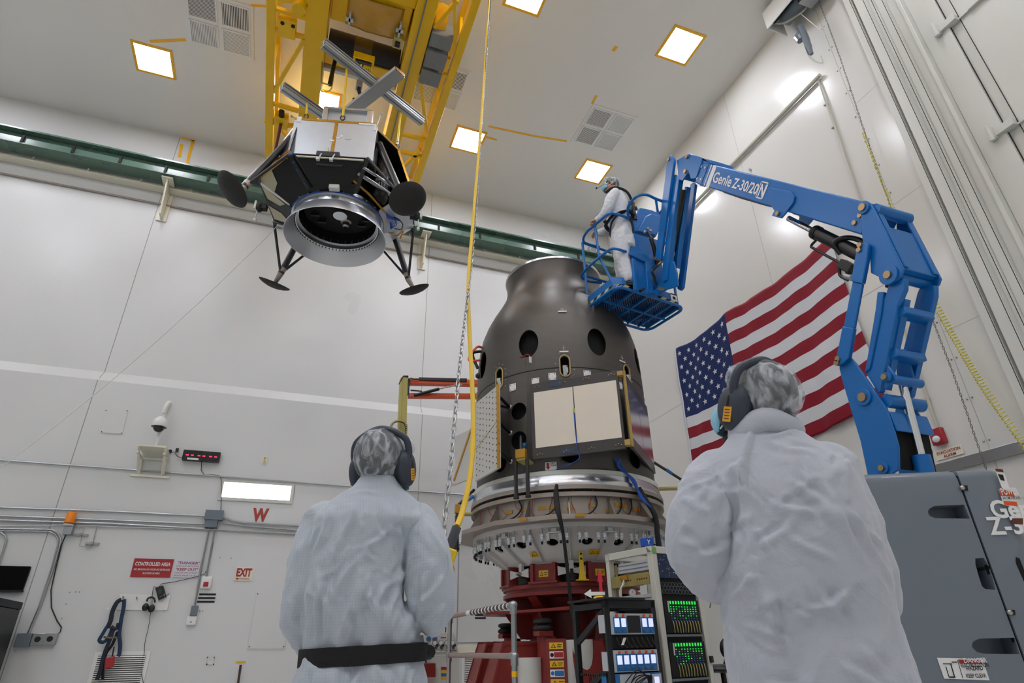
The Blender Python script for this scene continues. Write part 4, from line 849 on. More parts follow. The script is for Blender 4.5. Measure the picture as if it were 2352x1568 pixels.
for a in [-158.5+45*i for i in range(8)]:
    f = obj('release_fitting', MB().tube([SP(a+math.degrees(.06*x/1.12), 1.127, 4.05+y) for x, y in [(math.cos(q), .07*math.sin(q)+(.07 if math.sin(q) > 0 else -.07)) for q in np.linspace(0, 2*math.pi, 25)[:-1]]], .009, 8, closed=True), mat('fitting_tan', 'b39b5e', .4), t)
    m = MB().cyl(SP(a, 1.10, 3.93), SP(a, 1.13, 4.05), .032, 14); m.cyl(SP(a-1, 1.12, 3.96), SP(a-1, 1.14, 4.02), .018, 10); obj('latch', m, alum, f)
    b = MB()
    for dx, dz in ((-.10, .1), (.10, .1), (-.11, .03), (.11, .03), (-.11, -.05), (.11, -.05), (-.1, -.13), (.1, -.13), (-.06, .17), (.06, .17), (0, .2)): b.ell(SP(a+math.degrees(dx/1.12), 1.122, 4.05+dz), .008, 6, 4)
    obj('rivet', b, galv, f)
for a, z in ((-124.5, 3.87), (-140, 3.88), (-150.5, 3.92), (-172, 3.95), (165, 3.87)):
    p = SP(a, 1.124, z); d = unit(p-SC-V3((0, 0, z))); s_ = np.cross(d, (0, 0, 1)); pl_ = obj('white_plate', MB().obox(p, s_*.045, d*.004, (0, 0, .045)), paper, t)
    b = MB(); [b.cyl(p+s_*x+V3((0, 0, y)), p+s_*x+V3((0, 0, y))+d*.007, .006, 6) for x in (-.032, .032) for y in (-.032, .032)]; obj('screw', b, black2, pl_)
for a, z, r in ((-159.5, 4.83, 1.068), (-158.5, 4.24, 1.118), (-110, 5.5, .70), (160, 4.22, 1.12)):
    p = SP(a, r+.006, z); d = unit(SP(a, 1, 0)-SC); s_ = np.cross(d, (0, 0, 1)); tl = V3((0, 0, 1)) if z < 4.5 else unit(V3((0, 0, 1))-d*.5)
    obj('target_strip', MB().obox(p, s_*.055, d*.002, tl*.009), paper, t)
    obj('target_cross', MB().obox(p+tl*.05, s_*.025, d*.002, tl*.0015).obox(p+tl*.05, s_*.0015, d*.002, tl*.035), paper, t)
# red tag and arrow notice
p = SP(-147, 1.13, 2.835); d = unit(SP(-147, 1, 0)-SC); s_ = np.cross(d, (0, 0, 1))*-1; k = obj('notice', MB().obox(p+V3((0, 0, .01)), s_*.065, d*.003, (0, 0, .045)), paper, t)
q = p+d*.005; m = MB().prism([q+s_*x+V3((0, 0, y)) for x, y in ((-.045, .045), (-.02, .045), (-.02, -.0), (-.008, -.0), (-.032, -.032), (-.055, -.0), (-.045, -.0))], d*.002); obj('red_arrow', m, redd, k, smooth=0)
text('LIFT', redd, k, q-s_*.0+V3((0, 0, .03)), s_, UP, .025, bold=.02); text('POINT', redd, k, q-s_*.0+V3((0, 0, .008)), s_, UP, .02, bold=.02)
p = SP(-137.5, 1.14, 4.23); m = MB().obox(p+V3((0, 0, -.06)), (.02, .01, 0), (0, 0, .04), (.0, .004, 0)); obj('hanging_tag', m, paper, t); obj('tag_wire', MB().tube([p, SP(-135, 1.13, 4.26), SP(-133, 1.13, 4.24), SP(-130, 1.13, 4.25)], .006, 6), wirer, t); obj('tag_tape', MB().obox(SP(-134, 1.124, 4.16), (.008, .003, 0), (0, .003, 0), (0, 0, .05)), gold, t)
# the mounted panels
def plate(name, P1, P2, z0, z1, m, d=.03, parent=None, ins=0, off=0, **kw):
    A, B = V3((*P1, 0)), V3((*P2, 0)); L = unit(B-A); n = np.array([L[1], -L[0], 0])
    if (n@(CAM-A)) < 0: n = -n
    a, b = A+L*ins+n*off, B-L*ins+n*off
    return obj(name, MB().prism([a+V3((0, 0, z0)), b+V3((0, 0, z0)), b+V3((0, 0, z1)), a+V3((0, 0, z1))], -n*d), m, parent, **kw), a, b, n, L
frm = mat('panel_frame', '3a3735', .5)
ra, A, B, n, L = plate('radiator_panel', (2.494, 5.908), (3.28, 5.236), 2.905, 3.805, frm, .035, t, bevel=.004)
w = np.linalg.norm(B-A)
for x0, x1 in ((.045, .475*w+.015), (.5*w, w-.03)):
    obj('cream_face', MB().prism([A+L*x0+n*.003+V3((0, 0, 3.03)), A+L*x1+n*.003+V3((0, 0, 3.03)), A+L*x1+n*.003+V3((0, 0, 3.69)), A+L*x0+n*.003+V3((0, 0, 3.69))], -n*.004), creampan, ra, smooth=0)
m = MB()
for x in (.06, .35*w, .62*w, .9*w):
    for z in (2.95, 3.76):
        for dx in (0, .03, .06): m.ell(A+L*(x+dx)+n*.002+V3((0, 0, z+.012*(dx == .03))), .009, 8, 4)
obj('bolt', m, brass, ra)
for x, z in ((.33, 2.955), (.24, 3.76)): obj('blue_tab', MB().prism([A+L*x+n*.004+V3((0, 0, z-.03)), A+L*(x+.15)+n*.004+V3((0, 0, z-.03)), A+L*(x+.15)+n*.004+V3((0, 0, z+.03)), A+L*x+n*.004+V3((0, 0, z+.03))], -n*.003), mat('blue_film', '2a3a52', .3), ra)
ce = A+L*w*.489; obj('blue_wire', MB().tube(spl([ce+n*.006+V3((0, 0, 3.38)), ce+n*.008+V3((0, 0, 3.2)), ce+n*.008+L*.01+V3((0, 0, 2.95)), ce+n*-.02+V3((0, 0, 2.85)), SP(-150, 1.14, 2.80)]), .005, 6), wireb, ra)
obj('green_tab', MB().prism([ce-L*.012+n*.005+V3((0, 0, 3.37)), ce+L*.012+n*.005+V3((0, 0, 3.37)), ce+L*.012+n*.005+V3((0, 0, 3.43)), ce-L*.012+n*.005+V3((0, 0, 3.43))], -n*.004), olive, ra)
rb, A, B, n, L = plate('radiator_panel', (3.357, 5.23), (4.22, 6.13), 2.93, 3.805, mat('panel_gloss_frame', '2d2826', .25), .035, t, bevel=.004)
w = np.linalg.norm(B-A)
for x0, x1 in ((.06, .5*w-.005), (.5*w+.005, w-.04)): obj('mirror_face', MB().prism([A+L*x0+n*.003+V3((0, 0, 3.05)), A+L*x1+n*.003+V3((0, 0, 3.05)), A+L*x1+n*.003+V3((0, 0, 3.68)), A+L*x0+n*.003+V3((0, 0, 3.68))], -n*.004), mat('mirror_face', 'c9bcc2', .12, metal=.9), rb, smooth=0)
m = MB().bar(A-L*.012+V3((0, 0, 2.93)), A-L*.012+V3((0, 0, 3.80)), .02, .03); m.bar(A-L*.09-n*.03+V3((0, 0, 3.75)), A-L*.01-n*.03+V3((0, 0, 3.75)), .06, .05); m.bar(A-L*.09-n*.03+V3((0, 0, 2.96)), A-L*.01-n*.03+V3((0, 0, 2.96)), .06, .06); obj('tan_edge', m, mat('edge_tan', 'ab8f4c', .4), rb)
dots = mat('dotted_panel', 'c4c2bc', .45, var=.03)
rc_, A, B, n, L = plate('radiator_panel', (2.05, 6.60), (2.117, 5.96), 2.80, 3.77, dots, .03, t, bevel=.003); w = np.linalg.norm(B-A)
m = MB()
for i in range(7):
    for j in range(13): m.obox(A+L*(.05+i*(w-.1)/6)+n*.001+V3((0, 0, 2.86+j*.07+.03*(i % 2))), L*.0065, n*.002, (0, 0, .0065))
obj('insert_dots', m, black2, rc_); obj('gold_edge', MB().bar(B+n*.0+V3((0, 0, 2.80)), B+V3((0, 0, 3.77)), .014, .035), gold, rc_); obj('trim_line', MB().bar(A+n*.003+V3((0, 0, 3.17)), B+n*.003+V3((0, 0, 3.35)), .004, .006), olive, rc_)
# small canted panel on the far left
A_ = SP(-80, 1.2, 0); B_ = SP(-66, 1.42, 0); rd, A, B, n, L = plate('radiator_panel', (A_[0], A_[1]), (B_[0], B_[1]), 2.95, 3.6, dots, .03, t, bevel=.003); obj('gold_edge', MB().bar(B+V3((0, 0, 3.0)), A+V3((0, 0, 3.6)), .02, .03), gold, rd)
for z in (3.62, 3.3, 2.96): obj('panel_strut', MB().cyl(SP(-122, 1.12, z), V3((2.13, 5.99, z+.03)), .02, 10), tubeblk, t); obj('strut_foot', MB().ell(SP(-122.5, 1.13, z), .03, 10, 6), galv, t)
for z in (3.66, 3.05): obj('panel_strut', MB().cyl(SP(-122, 1.12, z-.05), V3((2.12, 6.05, z-.1)), .015, 10), tubeblk, t)
# blue cable bundle at the right, cable feet
m = MB()
for k in range(4): m.tube(spl([SP(176-k, 1.15+.01*k, 2.93), SP(172+k*.8, 1.16, 2.84), SP(168-k*.8, 1.2, 2.7), SP(164+k*.6, 1.26, 2.5), SP(160, 1.31+.01*k, 2.32), SP(158+k*.5, 1.32, 2.0), SP(157+k*.5, 1.3, 1.6)]), .011, 6)
obj('cable_bundle', m, wireb, None, label='bright blue cable bundle running down the right side of the stack', cat='cable')
m = MB()
for k in range(3): m.tube(spl([SP(-150, 1.18+.01*k, 2.62), SP(-150+k*.5, 1.23, 2.5), SP(-151+k*.5, 1.33, 2.3), SP(-152, 1.3, 2.1), SP(-153, 1.25, 1.75), SP(-154, 1.2, 1.3)]), .017, 6)
obj('cable_bundle', m, black2, None, label='thick black cable bundle hanging down the front of the grey cone', cat='cable')
m = MB().tube(spl([SP(163, 1.2, 2.62), SP(162, 1.25, 2.5), SP(161, 1.34, 2.3), SP(161, 1.34, 2.1), SP(160, 1.3, 1.7)]), .028, 8); obj('cable_bundle', m, black2, None, label='black cable bundle beside the blue one', cat='cable')
# orange hoop and black clamp at upper left
t2 = thing('handling_clamp', 'dark clamp with an orange hoop at the upper left of the stack', 'clamp', SP(-84, 1.12, 4.4))
obj('hoop', MB().tube(spl([SP(-80, 1.08, 4.78), SP(-83, 1.15, 4.75), SP(-84, 1.25, 4.6), SP(-84, 1.25, 4.52), SP(-84, 1.1, 4.55)]), .016, 8), orange, t2); obj('clamp_arm', MB().tube(spl([SP(-82, 1.09, 4.7), SP(-83, 1.2, 4.66), SP(-83, 1.2, 4.58), SP(-84, 1.14, 4.42)]), .022, 8), blackm, t2); obj('pad', MB().ell(SP(-83, 1.13, 4.32), .04, 10, 6), blackm, t2)
# ---------------------------------------------------------------- clamp rings and adaptor
t = thing('adaptor_ring', 'brushed steel adaptor ring stack with gold tape between spacecraft and cone', 'ring', (SX, SY, 2.2))
lat('white_ring', [(1.12, 2.74), (1.155, 2.74), (1.155, 2.79), (1.12, 2.79), (1.12, 2.74)], offw, t)
lat('clamp_ring', [(1.10, 2.62), (1.175, 2.62), (1.18, 2.66), (1.165, 2.68), (1.16, 2.735), (1.10, 2.74)], alum, t)
lat('steel_lip', [(1.1, 2.575), (1.19, 2.575), (1.19, 2.62), (1.1, 2.62)], steeldk, t)
lat('dark_gap', [(1.05, 2.545), (1.13, 2.545), (1.13, 2.58), (1.05, 2.58)], black2, t)
lat('drum_top_flange', [(1.0, 2.50), (1.185, 2.50), (1.185, 2.545), (1.0, 2.545)], steeldk, t)
lat('drum_wall', [(1.0, 2.28), (1.12, 2.28), (1.12, 2.50), (1.0, 2.50)], steeldk, t)
P = []
for i in range(16): 
    a = -155+22.5*i; P.append(SP(a, 1.33 if i % 2 == 0 else 1.33, 2.235))
P = [SP(-149.4+30*i, 1.345, 2.235) for i in range(12)]
obj('octagonal_flange', MB().prism(P, (0, 0, .05)), steeldk, t, bevel=.004)
for i in range(16): a = -155+22.5*i; obj('gusset', MB().prism([SP(a-.4, 1.12, 2.285), SP(a-.4, 1.26, 2.285), SP(a-.4, 1.13, 2.49)], unit(np.cross(SP(a, 1, 0)-SC, (0, 0, 1)))*-.012), steeldk, t)
random.seed(3)
for a, z, r in ((-156, 2.38, 1.124), (-147, 2.40, 1.124), (-131, 2.4, 1.124), (-168, 2.41, 1.124), (-171, 2.3, 1.14), (-160, 2.27, 1.335), (-149, 2.26, 1.33), (-134, 2.26, 1.33), (172, 2.42, 1.124), (176, 2.43, 1.124), (168, 2.3, 1.14), (-120, 2.4, 1.124), (-178, 2.35, 1.124), (-141, 2.40, 1.124), (163, 2.4, 1.124)):
    d = unit(SP(a, 1, 0)-SC); s_ = np.cross(d, (0, 0, 1)); obj('gold_tape', MB().obox(SP(a, r, z), s_*random.uniform(.025, .05), d*.0025, (0, 0, random.uniform(.012, .025))), gold, t, smooth=0)
for i in range(14):
    a = -200+i*10.5; obj('red_wire', MB().tube(spl([SP(a, 1.19, 2.56), SP(a+1, 1.15, 2.45), SP(a+random.uniform(-3, 3), 1.135, 2.37), SP(a-1, 1.2, 2.3)]), .0035, 5), wirer, t)
for a in (-170, -148, -128, 175, 168): obj('black_lead', MB().tube(spl([SP(a, 1.16, 2.5), SP(a-1, 1.14, 2.42), SP(a+2, 1.16, 2.34), SP(a+6, 1.2, 2.3), SP(a+11, 1.22, 2.3)]), .008, 6), black2, t)
# outrigger brackets with black legs round the ring
def outrig(a, label, z=2.60, r=1.5):
    t = thing('handling_fixture', label, 'fixture', SP(a, r, z-.4), 'outrigger brackets round the ring'); d = unit(SP(a, 1, 0)-SC); s_ = np.cross(d, (0, 0, 1))
    obj('arm_plate', MB().obox(SP(a, r-.16, z+.2), d*.17, s_*.06, (0, 0, .012)), olive, t, bevel=.003)
    for e in (-1, 1): obj('leg', MB().cyl(SP(a, r, z+.2)+s_*e*.07, SP(a, r, z-.2)+s_*e*.07, .022, 10), tubeblk, t); obj('leg_foot', MB().cyl(SP(a, r, z-.2)+s_*e*.07, SP(a, r, z-.22)+s_*e*.07, .032, 10), blackm, t)
    obj('clamp', MB().obox(SP(a, r, z+.26), d*.03, s_*.06, (0, 0, .05)), gold, t, bevel=.006); obj('turnbuckle', MB().cyl(SP(a, r, z+.3), SP(a+4, 1.15, z+.52), .018, 10), tubeblk, t); obj('blue_sleeve', MB().cyl(SP(a+1.5, r-.13, z+.38), SP(a+2.3, r-.2, z+.43), .022, 10), bluelab, t)
    return t
outrig(-134, 'bracket with two black legs in front of the dotted panel', z=2.70, r=1.33); outrig(112, 'bracket with a black strut at the right of the stack', z=2.62, r=1.5); outrig(-78, 'bracket with two black legs at the left of the stack behind the yellow hose', z=2.32, r=1.36)
# ---------------------------------------------------------------- shaker table
t = thing('shaker_table', 'red steel shaker table carrying a pale grey expander cone', 'test stand', (SX, SY, 0))
cone = lat('expander_cone', [(1.14, 2.235), (1.16, 2.235), (1.16, 2.19), (1.10, 2.17), (.74, 1.76), (.74, 1.71), (.70, 1.71), (.70, 1.75), (1.05, 2.16), (1.08, 2.235)], grayc, t, n=80)
cs = []
for i in range(16):
    a = -150+22.5*i+6; p = SP(a, .96, 2.01); nrm = unit(unit(SP(a, 1, 0)-SC)*.75-V3((0, 0, .66))); cs.append(obj('cutter', MB().cyl(p-nrm*.12, p+nrm*.15, .062, 24), inner, smooth=0))
cut(cone, cs); lat('cone_liner', [(.98, 2.17), (.6, 1.78)], inner, t, n=48)
for i in range(16): a = -150+22.5*i-4; obj('rib', MB().prism([SP(a-.5, 1.115, 2.19), SP(a-.5, .76, 1.76), SP(a-.5, .80, 1.76), SP(a-.5, 1.13, 2.12)], unit(np.cross(SP(a, 1, 0)-SC, (0, 0, 1)))*-.014), grayc, cone)
for i in range(36):
    for e in (-1.7, 1.7):
        p = SP(-152+10*i+e, 1.14, 0); b_ = MB().cyl(p+V3((0, 0, 2.20)), p+V3((0, 0, 2.03)), .009, 8, steel); b_.tube([p+V3((0, 0, z)) for z in (2.11, 2.10, 2.065, 2.06, 2.03, 2.02, 1.995)], [.015, .025, .025, .021, .025, .018, .013], 10, zincb); b_.cyl(p+V3((0, 0, 1.998)), p+V3((0, 0, 1.95)), .0125, 8, black2); obj('bolt', b_, None, t, smooth=30)
for i in range(12): a = -147+30*i; d = unit(SP(a, 1, 0)-SC); s_ = np.cross(d, (0, 0, 1)); obj('clamp_block', MB().obox(SP(a, 1.13, 2.15), s_*.03, d*.03, (0, 0, .03)).obox(SP(a, 1.15, 2.115), s_*.065, d*.02, (0, 0, .012)), alumat, t, bevel=.003)
def warn(p, s_, u, parent, w=.09, h=.055, m_=ylabel):
    n = unit(np.cross(s_, u)); k = obj('warning_label', MB().obox(p, s_*w/2, n*.002, u*h/2), m_, parent, smooth=0); q = p+n*.003
    obj('triangle', MB().prism([q-s_*w*.36-u*h*.3, q-s_*w*.02-u*h*.3, q-s_*w*.19+u*h*.36], n*.001).prism([q+s_*w*.08+u*h*.1, q+s_*w*.42+u*h*.1, q+s_*w*.42+u*h*.2, q+s_*w*.08+u*h*.2], n*.001).prism([q+s_*w*.08-u*h*.2, q+s_*w*.36-u*h*.2, q+s_*w*.36-u*h*.1, q+s_*w*.08-u*h*.1], n*.001), black2, k, smooth=0)
    obj('triangle_fill', MB().prism([q-s_*w*.29-u*h*.24+n*.001, q-s_*w*.09-u*h*.24+n*.001, q-s_*w*.19+u*h*.2+n*.001], n*.001), m_, k, smooth=0)
for a in (-129, -173): d = unit(SP(a, 1, 0)-SC); s_ = np.cross((0, 0, 1), d)*1.0; u = unit(d*.66+V3((0, 0, .75))); p = SP(a, .85, 1.87)+unit(np.cross(s_, u))*.012; warn(p, s_, u, t, .13, .08)
# armature ring, red blocks, air springs, links
lat('dark_core', [(0, 1.46), (.64, 1.46), (.64, 1.76), (0, 1.76)], black2, t)
lat('red_ring', [(.4, 1.40), (.80, 1.40), (.80, 1.46), (.4, 1.46)], redm, t)
lat('red_skirt', [(.4, 1.24), (.80, 1.26), (.80, 1.33), (.77, 1.34), (.77, 1.40), (.4, 1.40)], redm, t)
for i in range(8):
    a = -178+45*i; d = unit(SP(a, 1, 0)-SC); s_ = np.cross((0, 0, 1), d)
    p = SP(a, .70, 1.59); blk = obj('red_block', MB().obox(p, s_*.13, d*.09, (0, 0, .115)), redm, t, bevel=.006)
    m = MB(); [m.obox(p+s_*e*.13+d*.06, s_*.02, d*.06, (0, 0, .13)) for e in (-1, 1)]; m.obox(p+d*.02+V3((0, 0, -.12)), s_*.17, d*.11, (0, 0, .015)); obj('block_flange', m, redm, blk, bevel=.003)
    if i in (0, 1, 7): warn(p+d*.093-V3((0, 0, .01)), s_, V3((0, 0, 1)), blk, .11, .085)
    a2 = a+22.5; d = unit(SP(a2, 1, 0)-SC); s_ = np.cross((0, 0, 1), d)
    sp_ = obj('air_spring', MB().lathe([(0, 0), (.075, 0), (.085, .02), (.08, .05), (.09, .08), (.08, .11), (.09, .14), (.08, .17), (0, .17)], 24, SP(a2, .72, 1.46)), rubber, t)
    obj('spring_cap', MB().lathe([(0, .17), (.065, .17), (.065, .2), (.05, .21), (0, .21)], 20, SP(a2, .72, 1.46)), steel, sp_)
    m = MB(); [m.prism([SP(a2, .79, 1.60)+s_*e*.02+V3((0, 0, .025)), SP(a2, .79, 1.60)+s_*e*.02-V3((0, 0, .025)), SP(a2, .80, 1.60)+s_*e*.15-V3((0, 0, .06)), SP(a2, .80, 1.60)+s_*e*.15+V3((0, 0, .06))], d*.02) for e in (-1, 1)]; m.obox(SP(a2, .78, 1.67), s_*.025, d*.02, (0, 0, .09)); obj('link_arm', m, grayc, t, bevel=.003)
    b = MB(); [b.cyl(SP(a2, .80, 1.60)+s_*e*.03, SP(a2, .83, 1.60)+s_*e*.03, .014, 10) for e in (-1, 1)]; obj('link_bolt', b, steel, t)
# lower red casting: tapered webs, plates
for i in range(8):
    a = -165+45*i; d = unit(SP(a, 1, 0)-SC); s_ = np.cross((0, 0, 1), d); m = MB().prism([SP(a, .4, 1.25), SP(a, .78, 1.25), SP(a, .62, .95), SP(a, .4, .95)], s_*.03); m.obox(SP(a, .70, 1.10)+s_*.015, unit(d*.16+V3((0, 0, .32)))*.17, s_*.06, unit(V3((0, 0, .16))-d*.32)*-.012); obj('web', m, redm, t)
lat('waist_drum', [(.0, .95), (.45, .95), (.50, 1.3)], redm, t, n=40)
P = [SP(-155+45*i+da, .88 if da < 0 else .72, .90) for i in range(8) for da in (-11, 11)]
P = [SP(-165+90*i+x, r, .90) for i in range(4) for x, r in ((-30, .85), (-14, 1.05), (14, 1.05), (30, .85))]
obj('cross_plate', MB().prism(P, (0, 0, .04)), redm, t, bevel=.004)
for i in range(8):
    a = -172+45*i; d = unit(SP(a, 1, 0)-SC); s_ = np.cross((0, 0, 1), d); obj('web', MB().prism([SP(a, .4, .90), SP(a, .80, .90), SP(a, .62, .55), SP(a, .4, .55)], s_*.03), redm, t)
lat('waist_drum', [(.0, .5), (.5, .5), (.5, .9)], redm, t, n=40)
obj('base_plate', MB().prism([SP(-155+90*i, .95, .46) for i in range(4)], (0, 0, .06)), redm, t, bevel=.005)
# pedestals under the table, air mounts, labels
OLD = [0, .46, .55, .9, .94, 1.25, 1.40, 1.46, 1.71, 1.76, 2.17, 9]; NEW = [0, 1.09, 1.15, 1.40, 1.43, 1.56, 1.64, 1.68, 1.88, 1.90, 2.17, 9]
def walk(o):
    yield o
    for c in o.children:
        yield from walk(c)
for o in list(walk(t)):
    if o.type == 'MESH':
        n = len(o.data.vertices); co = np.empty(n*3); o.data.vertices.foreach_get('co', co); co = co.reshape(-1, 3); co[:, 2] = np.interp(co[:, 2], OLD, NEW); o.data.vertices.foreach_set('co', co.ravel()); o.data.update()
for i in range(4):
    a = -178+90*i; d = unit(SP(a, 1, 0)-SC); s_ = np.cross((0, 0, 1), d)
    for e in (-1, 1):
        def q(r, y, z): return SC+d*r+s_*y+V3((0, 0, z))
        y = e*.30; m = MB().prism([q(.55, y-.14, 1.10), q(1.0, y-.14, 1.10), q(1.35, y-.20, 0), q(.55, y-.20, 0)], s_*.02); m.prism([q(.55, y+.14, 1.10), q(1.0, y+.14, 1.10), q(1.35, y+.20, 0), q(.55, y+.20, 0)], s_*.02)
        m.prism([q(1.0, y-.17, 1.12), q(1.0, y+.17, 1.12), q(1.37, y+.22, 0), q(1.37, y-.22, 0)], -d*.03); m.prism([q(.55, y-.17, 1.09), q(1.0, y-.17, 1.09), q(1.0, y+.17, 1.09), q(.55, y+.17, 1.09)], (0, 0, .03))
        obj('pedestal', m, redm, t, bevel=.006)
    obj('air_mount', MB().lathe([(0, .0), (.07, 0), (.10, .02), (.105, .035), (.10, .05), (.07, .07), (.10, .085), (.10, .11), (.06, .125), (0, .125)], 24, SP(a+45, .86, 1.21)), rubber, t)
    obj('mount_cap', MB().box(*[tuple(SP(a+45, .86, 0)+V3((e*.08, e*.08, z))) for e, z in ((-1, 1.17), (1, 1.22))]), redm, t, bevel=.005)
    obj('post_mount', MB().cyl(SP(a+45, .86, 0), SP(a+45, .78, 1.17), .10, 20), redm, t)
d = unit(SP(-154, 1, 0)-SC); obj('column', MB().cyl(SP(-157, 1.02, 0), SP(-157, 1.02, 1.13), .13, 28), offw, t); obj('column', MB().cyl(SP(-125, .95, 0), SP(-125, .95, .98), .12, 28), offw, t)
a = -146.8; d = V3((-math.sin(math.radians(29)), -math.cos(math.radians(29)), 0)); s_ = np.cross((0, 0, 1), d); base = onP(1278, 1500, SC+d*1.34, d); base[2] = 1.0
bd = obj('sign_post', MB().obox(base-d*.012+V3((0, 0, -.13)), s_*.095, d*.01, (0, 0, .27)), redm, t)
for i, mm in enumerate((ylabel, redd, ylabel, bluelab, ylabel, ylabel)):
    p = base+V3((0, 0, .08-.075*i)); 
    if mm is ylabel: warn(p, s_, V3((0, 0, 1)), bd, .13, .055)
    else: k = obj('notice', MB().obox(p, s_*.065, d*.002, (0, 0, .03)), paper, bd, smooth=0); obj('notice_field', MB().obox(p+s_*.02+d*.002, s_*.042, d*.001, (0, 0, .022)), mm, k, smooth=0); obj('notice_symbol', MB().cyl(p-s_*.042+d*.001, p-s_*.042+d*.003, .017, 16), bluelab if mm is bluelab else black2, k)
# yellow transport prop
d = unit(SP(-162.5, 1, 0)-SC); s_ = np.cross((0, 0, 1), d); tp = thing('transport_prop', 'bright yellow upright prop between the red ring and the grey cone', 'prop', SP(-162.5, .8, 1.685))
m = MB().obox(SP(-162.5, .86, 1.83), s_*.022, d*.02, (0, 0, .145)); m.obox(SP(-162.5, .85, 1.69), s_*.065, d*.04, (0, 0, .006)); m.prism([SP(-162.5, .89, 1.80)-s_*.02, SP(-162.5, .89, 1.80)+s_*.02, SP(-162.5, .89, 1.69)+s_*.04, SP(-162.5, .89, 1.69)-s_*.04], -d*.05); obj('prop', m, yel2, tp, bevel=.003)
b = MB(); [b.cyl(SP(-162.5, .88, z), SP(-162.5, .886, z), .012, 10) for z in (1.90, 1.95)]; obj('bolt', b, black2, tp)
# cylinder with gauge under the ring
obj('pressure_tank', MB().cyl(SP(-178, .86, 1.44), SP(-178, .86, 1.58), .14, 24), mat('tank_grey', '3a3c3e', .3), None, label='dark grey tank on the red cross plate', cat='tank'); obj('hose_loop', MB().tube(spl([SP(-166, .86, 1.6), SP(-164, .88, 1.5), SP(-170, .92, 1.44), SP(-178, .98, 1.44), SP(-185, .95, 1.50)]), .012, 8), blackm, None, label='black hose loop round the dark grey tank', cat='hose')
tg = thing('pressure_gauge', 'round white pressure gauge above the black rack', 'gauge', SP(163, .95, 1.5)); c_ = SP(165, .98, 1.56); d = unit(CAM*[1, 1, 0]-c_*[1, 1, 0]); obj('body', MB().cyl(c_, c_+d*.03, .04, 24), steel, tg); obj('dial', MB().cyl(c_+d*.03, c_+d*.032, .034, 24), paper, tg); obj('needle', MB().bar(c_+d*.034, c_+d*.034+V3((.01, 0, .025)), .003, .003), black2, tg); obj('stem', MB().cyl(c_, c_-V3((0, 0, .13)), .012, 8), brass, tg)
# ================================================================ the blue boom lift
t = thing('boom_lift', 'blue articulated boom lift with a grey turret and a worker basket', 'boom lift', (4.3, 2.6, 0))
XN = 4.05
def bd(pts, x0=XN, s=1.0, ox=0, oy=0): return [onX(ox+s*x, oy+s*y, x0) for x, y in pts]
def bx(pts, x0=XN, s=1.0, ox=0, oy=0): return [onX(ox+s*x, oy+s*y, XN)+V3((x0-XN, 0, 0)) for x, y in pts]
def plateX(name, pts, x0, x1, m=blue, s=1., ox=0, oy=0, bevel=.006, par=None, direct=False): return obj(name, MB().prism((bd if direct else bx)(pts, x0, s, ox, oy), (x1-x0, 0, 0)), m, par or t, bevel=bevel)
c5 = dict(s=.2742, ox=1740, oy=430); c6 = dict(s=.2616, ox=1900, oy=700); c3_ = dict(s=.2232, ox=1480, oy=330)
def pin(x, y, r=.028, x0=XN-.03, x1=XN+.02, boss=None, **k):
    P = bx([(x, y)], x0, **k)[0]; q = P+V3((x1-x0, 0, 0)); pn_ = obj('pin', MB().cyl(P, q, r, 14), brass, t)
    if boss: obj('pin_boss', MB().cyl(P+V3((.014, 0, 0)), q, boss, 24), blue, t, bevel=.003)
    return P
# main boom
top = [(1635, 377), (2010, 471)]; bot = [(1607, 425), (1932, 521)]
A, B = bx([(1621, 401)])[0], bx([(1968, 497)])[0]; ax = unit(B-A); up_ = unit(np.cross((1, 0, 0), ax)); up_ = up_ if up_[2] > 0 else -up_
A = A-ax*.12; B = B+ax*.12; A[0] = B[0] = 0; hh = .125; bc = lambda p, x0, x1: MB().prism([(x0,)+tuple((p_+u_)[1:]) for p_, u_ in ((p[0], up_*hh), (p[1], up_*hh), (p[1], -up_*hh), (p[0], -up_*hh))], (x1-x0, 0, 0))
boom = obj('boom', bc((A, B), XN, XN+.30), blue, t, bevel=.012)
obj('boom_cover_plate', MB().prism(bx([(1772, 432), (1818, 440), (1828, 452), (1826, 465), (1806, 492), (1797, 502), (1776, 496), (1782, 485), (1768, 464)], XN-.02), (.02, 0, 0)), blue, t, bevel=.004); obj('boom_cover_plate', MB().prism(bx([(1776, 470), (1812, 480), (1806, 492), (1797, 502), (1776, 496), (1781, 485)], XN+.3), (.02, 0, 0)), blue, t)
pin(190, 225, .022, **c5, x0=XN-.045)
obj('wear_pad', MB().prism(bx([(1812, 478), (1900, 497), (1900, 506), (1850, 498), (1815, 490)], XN+.03), (.22, 0, 0)), blackm, t)
obj('rust_chafe', MB().prism(bx([(1648, 434), (1775, 471), (1776, 477), (1752, 471), (1700, 456), (1660, 442)], XN+.02), (.02, 0, 0)), brownm, t)
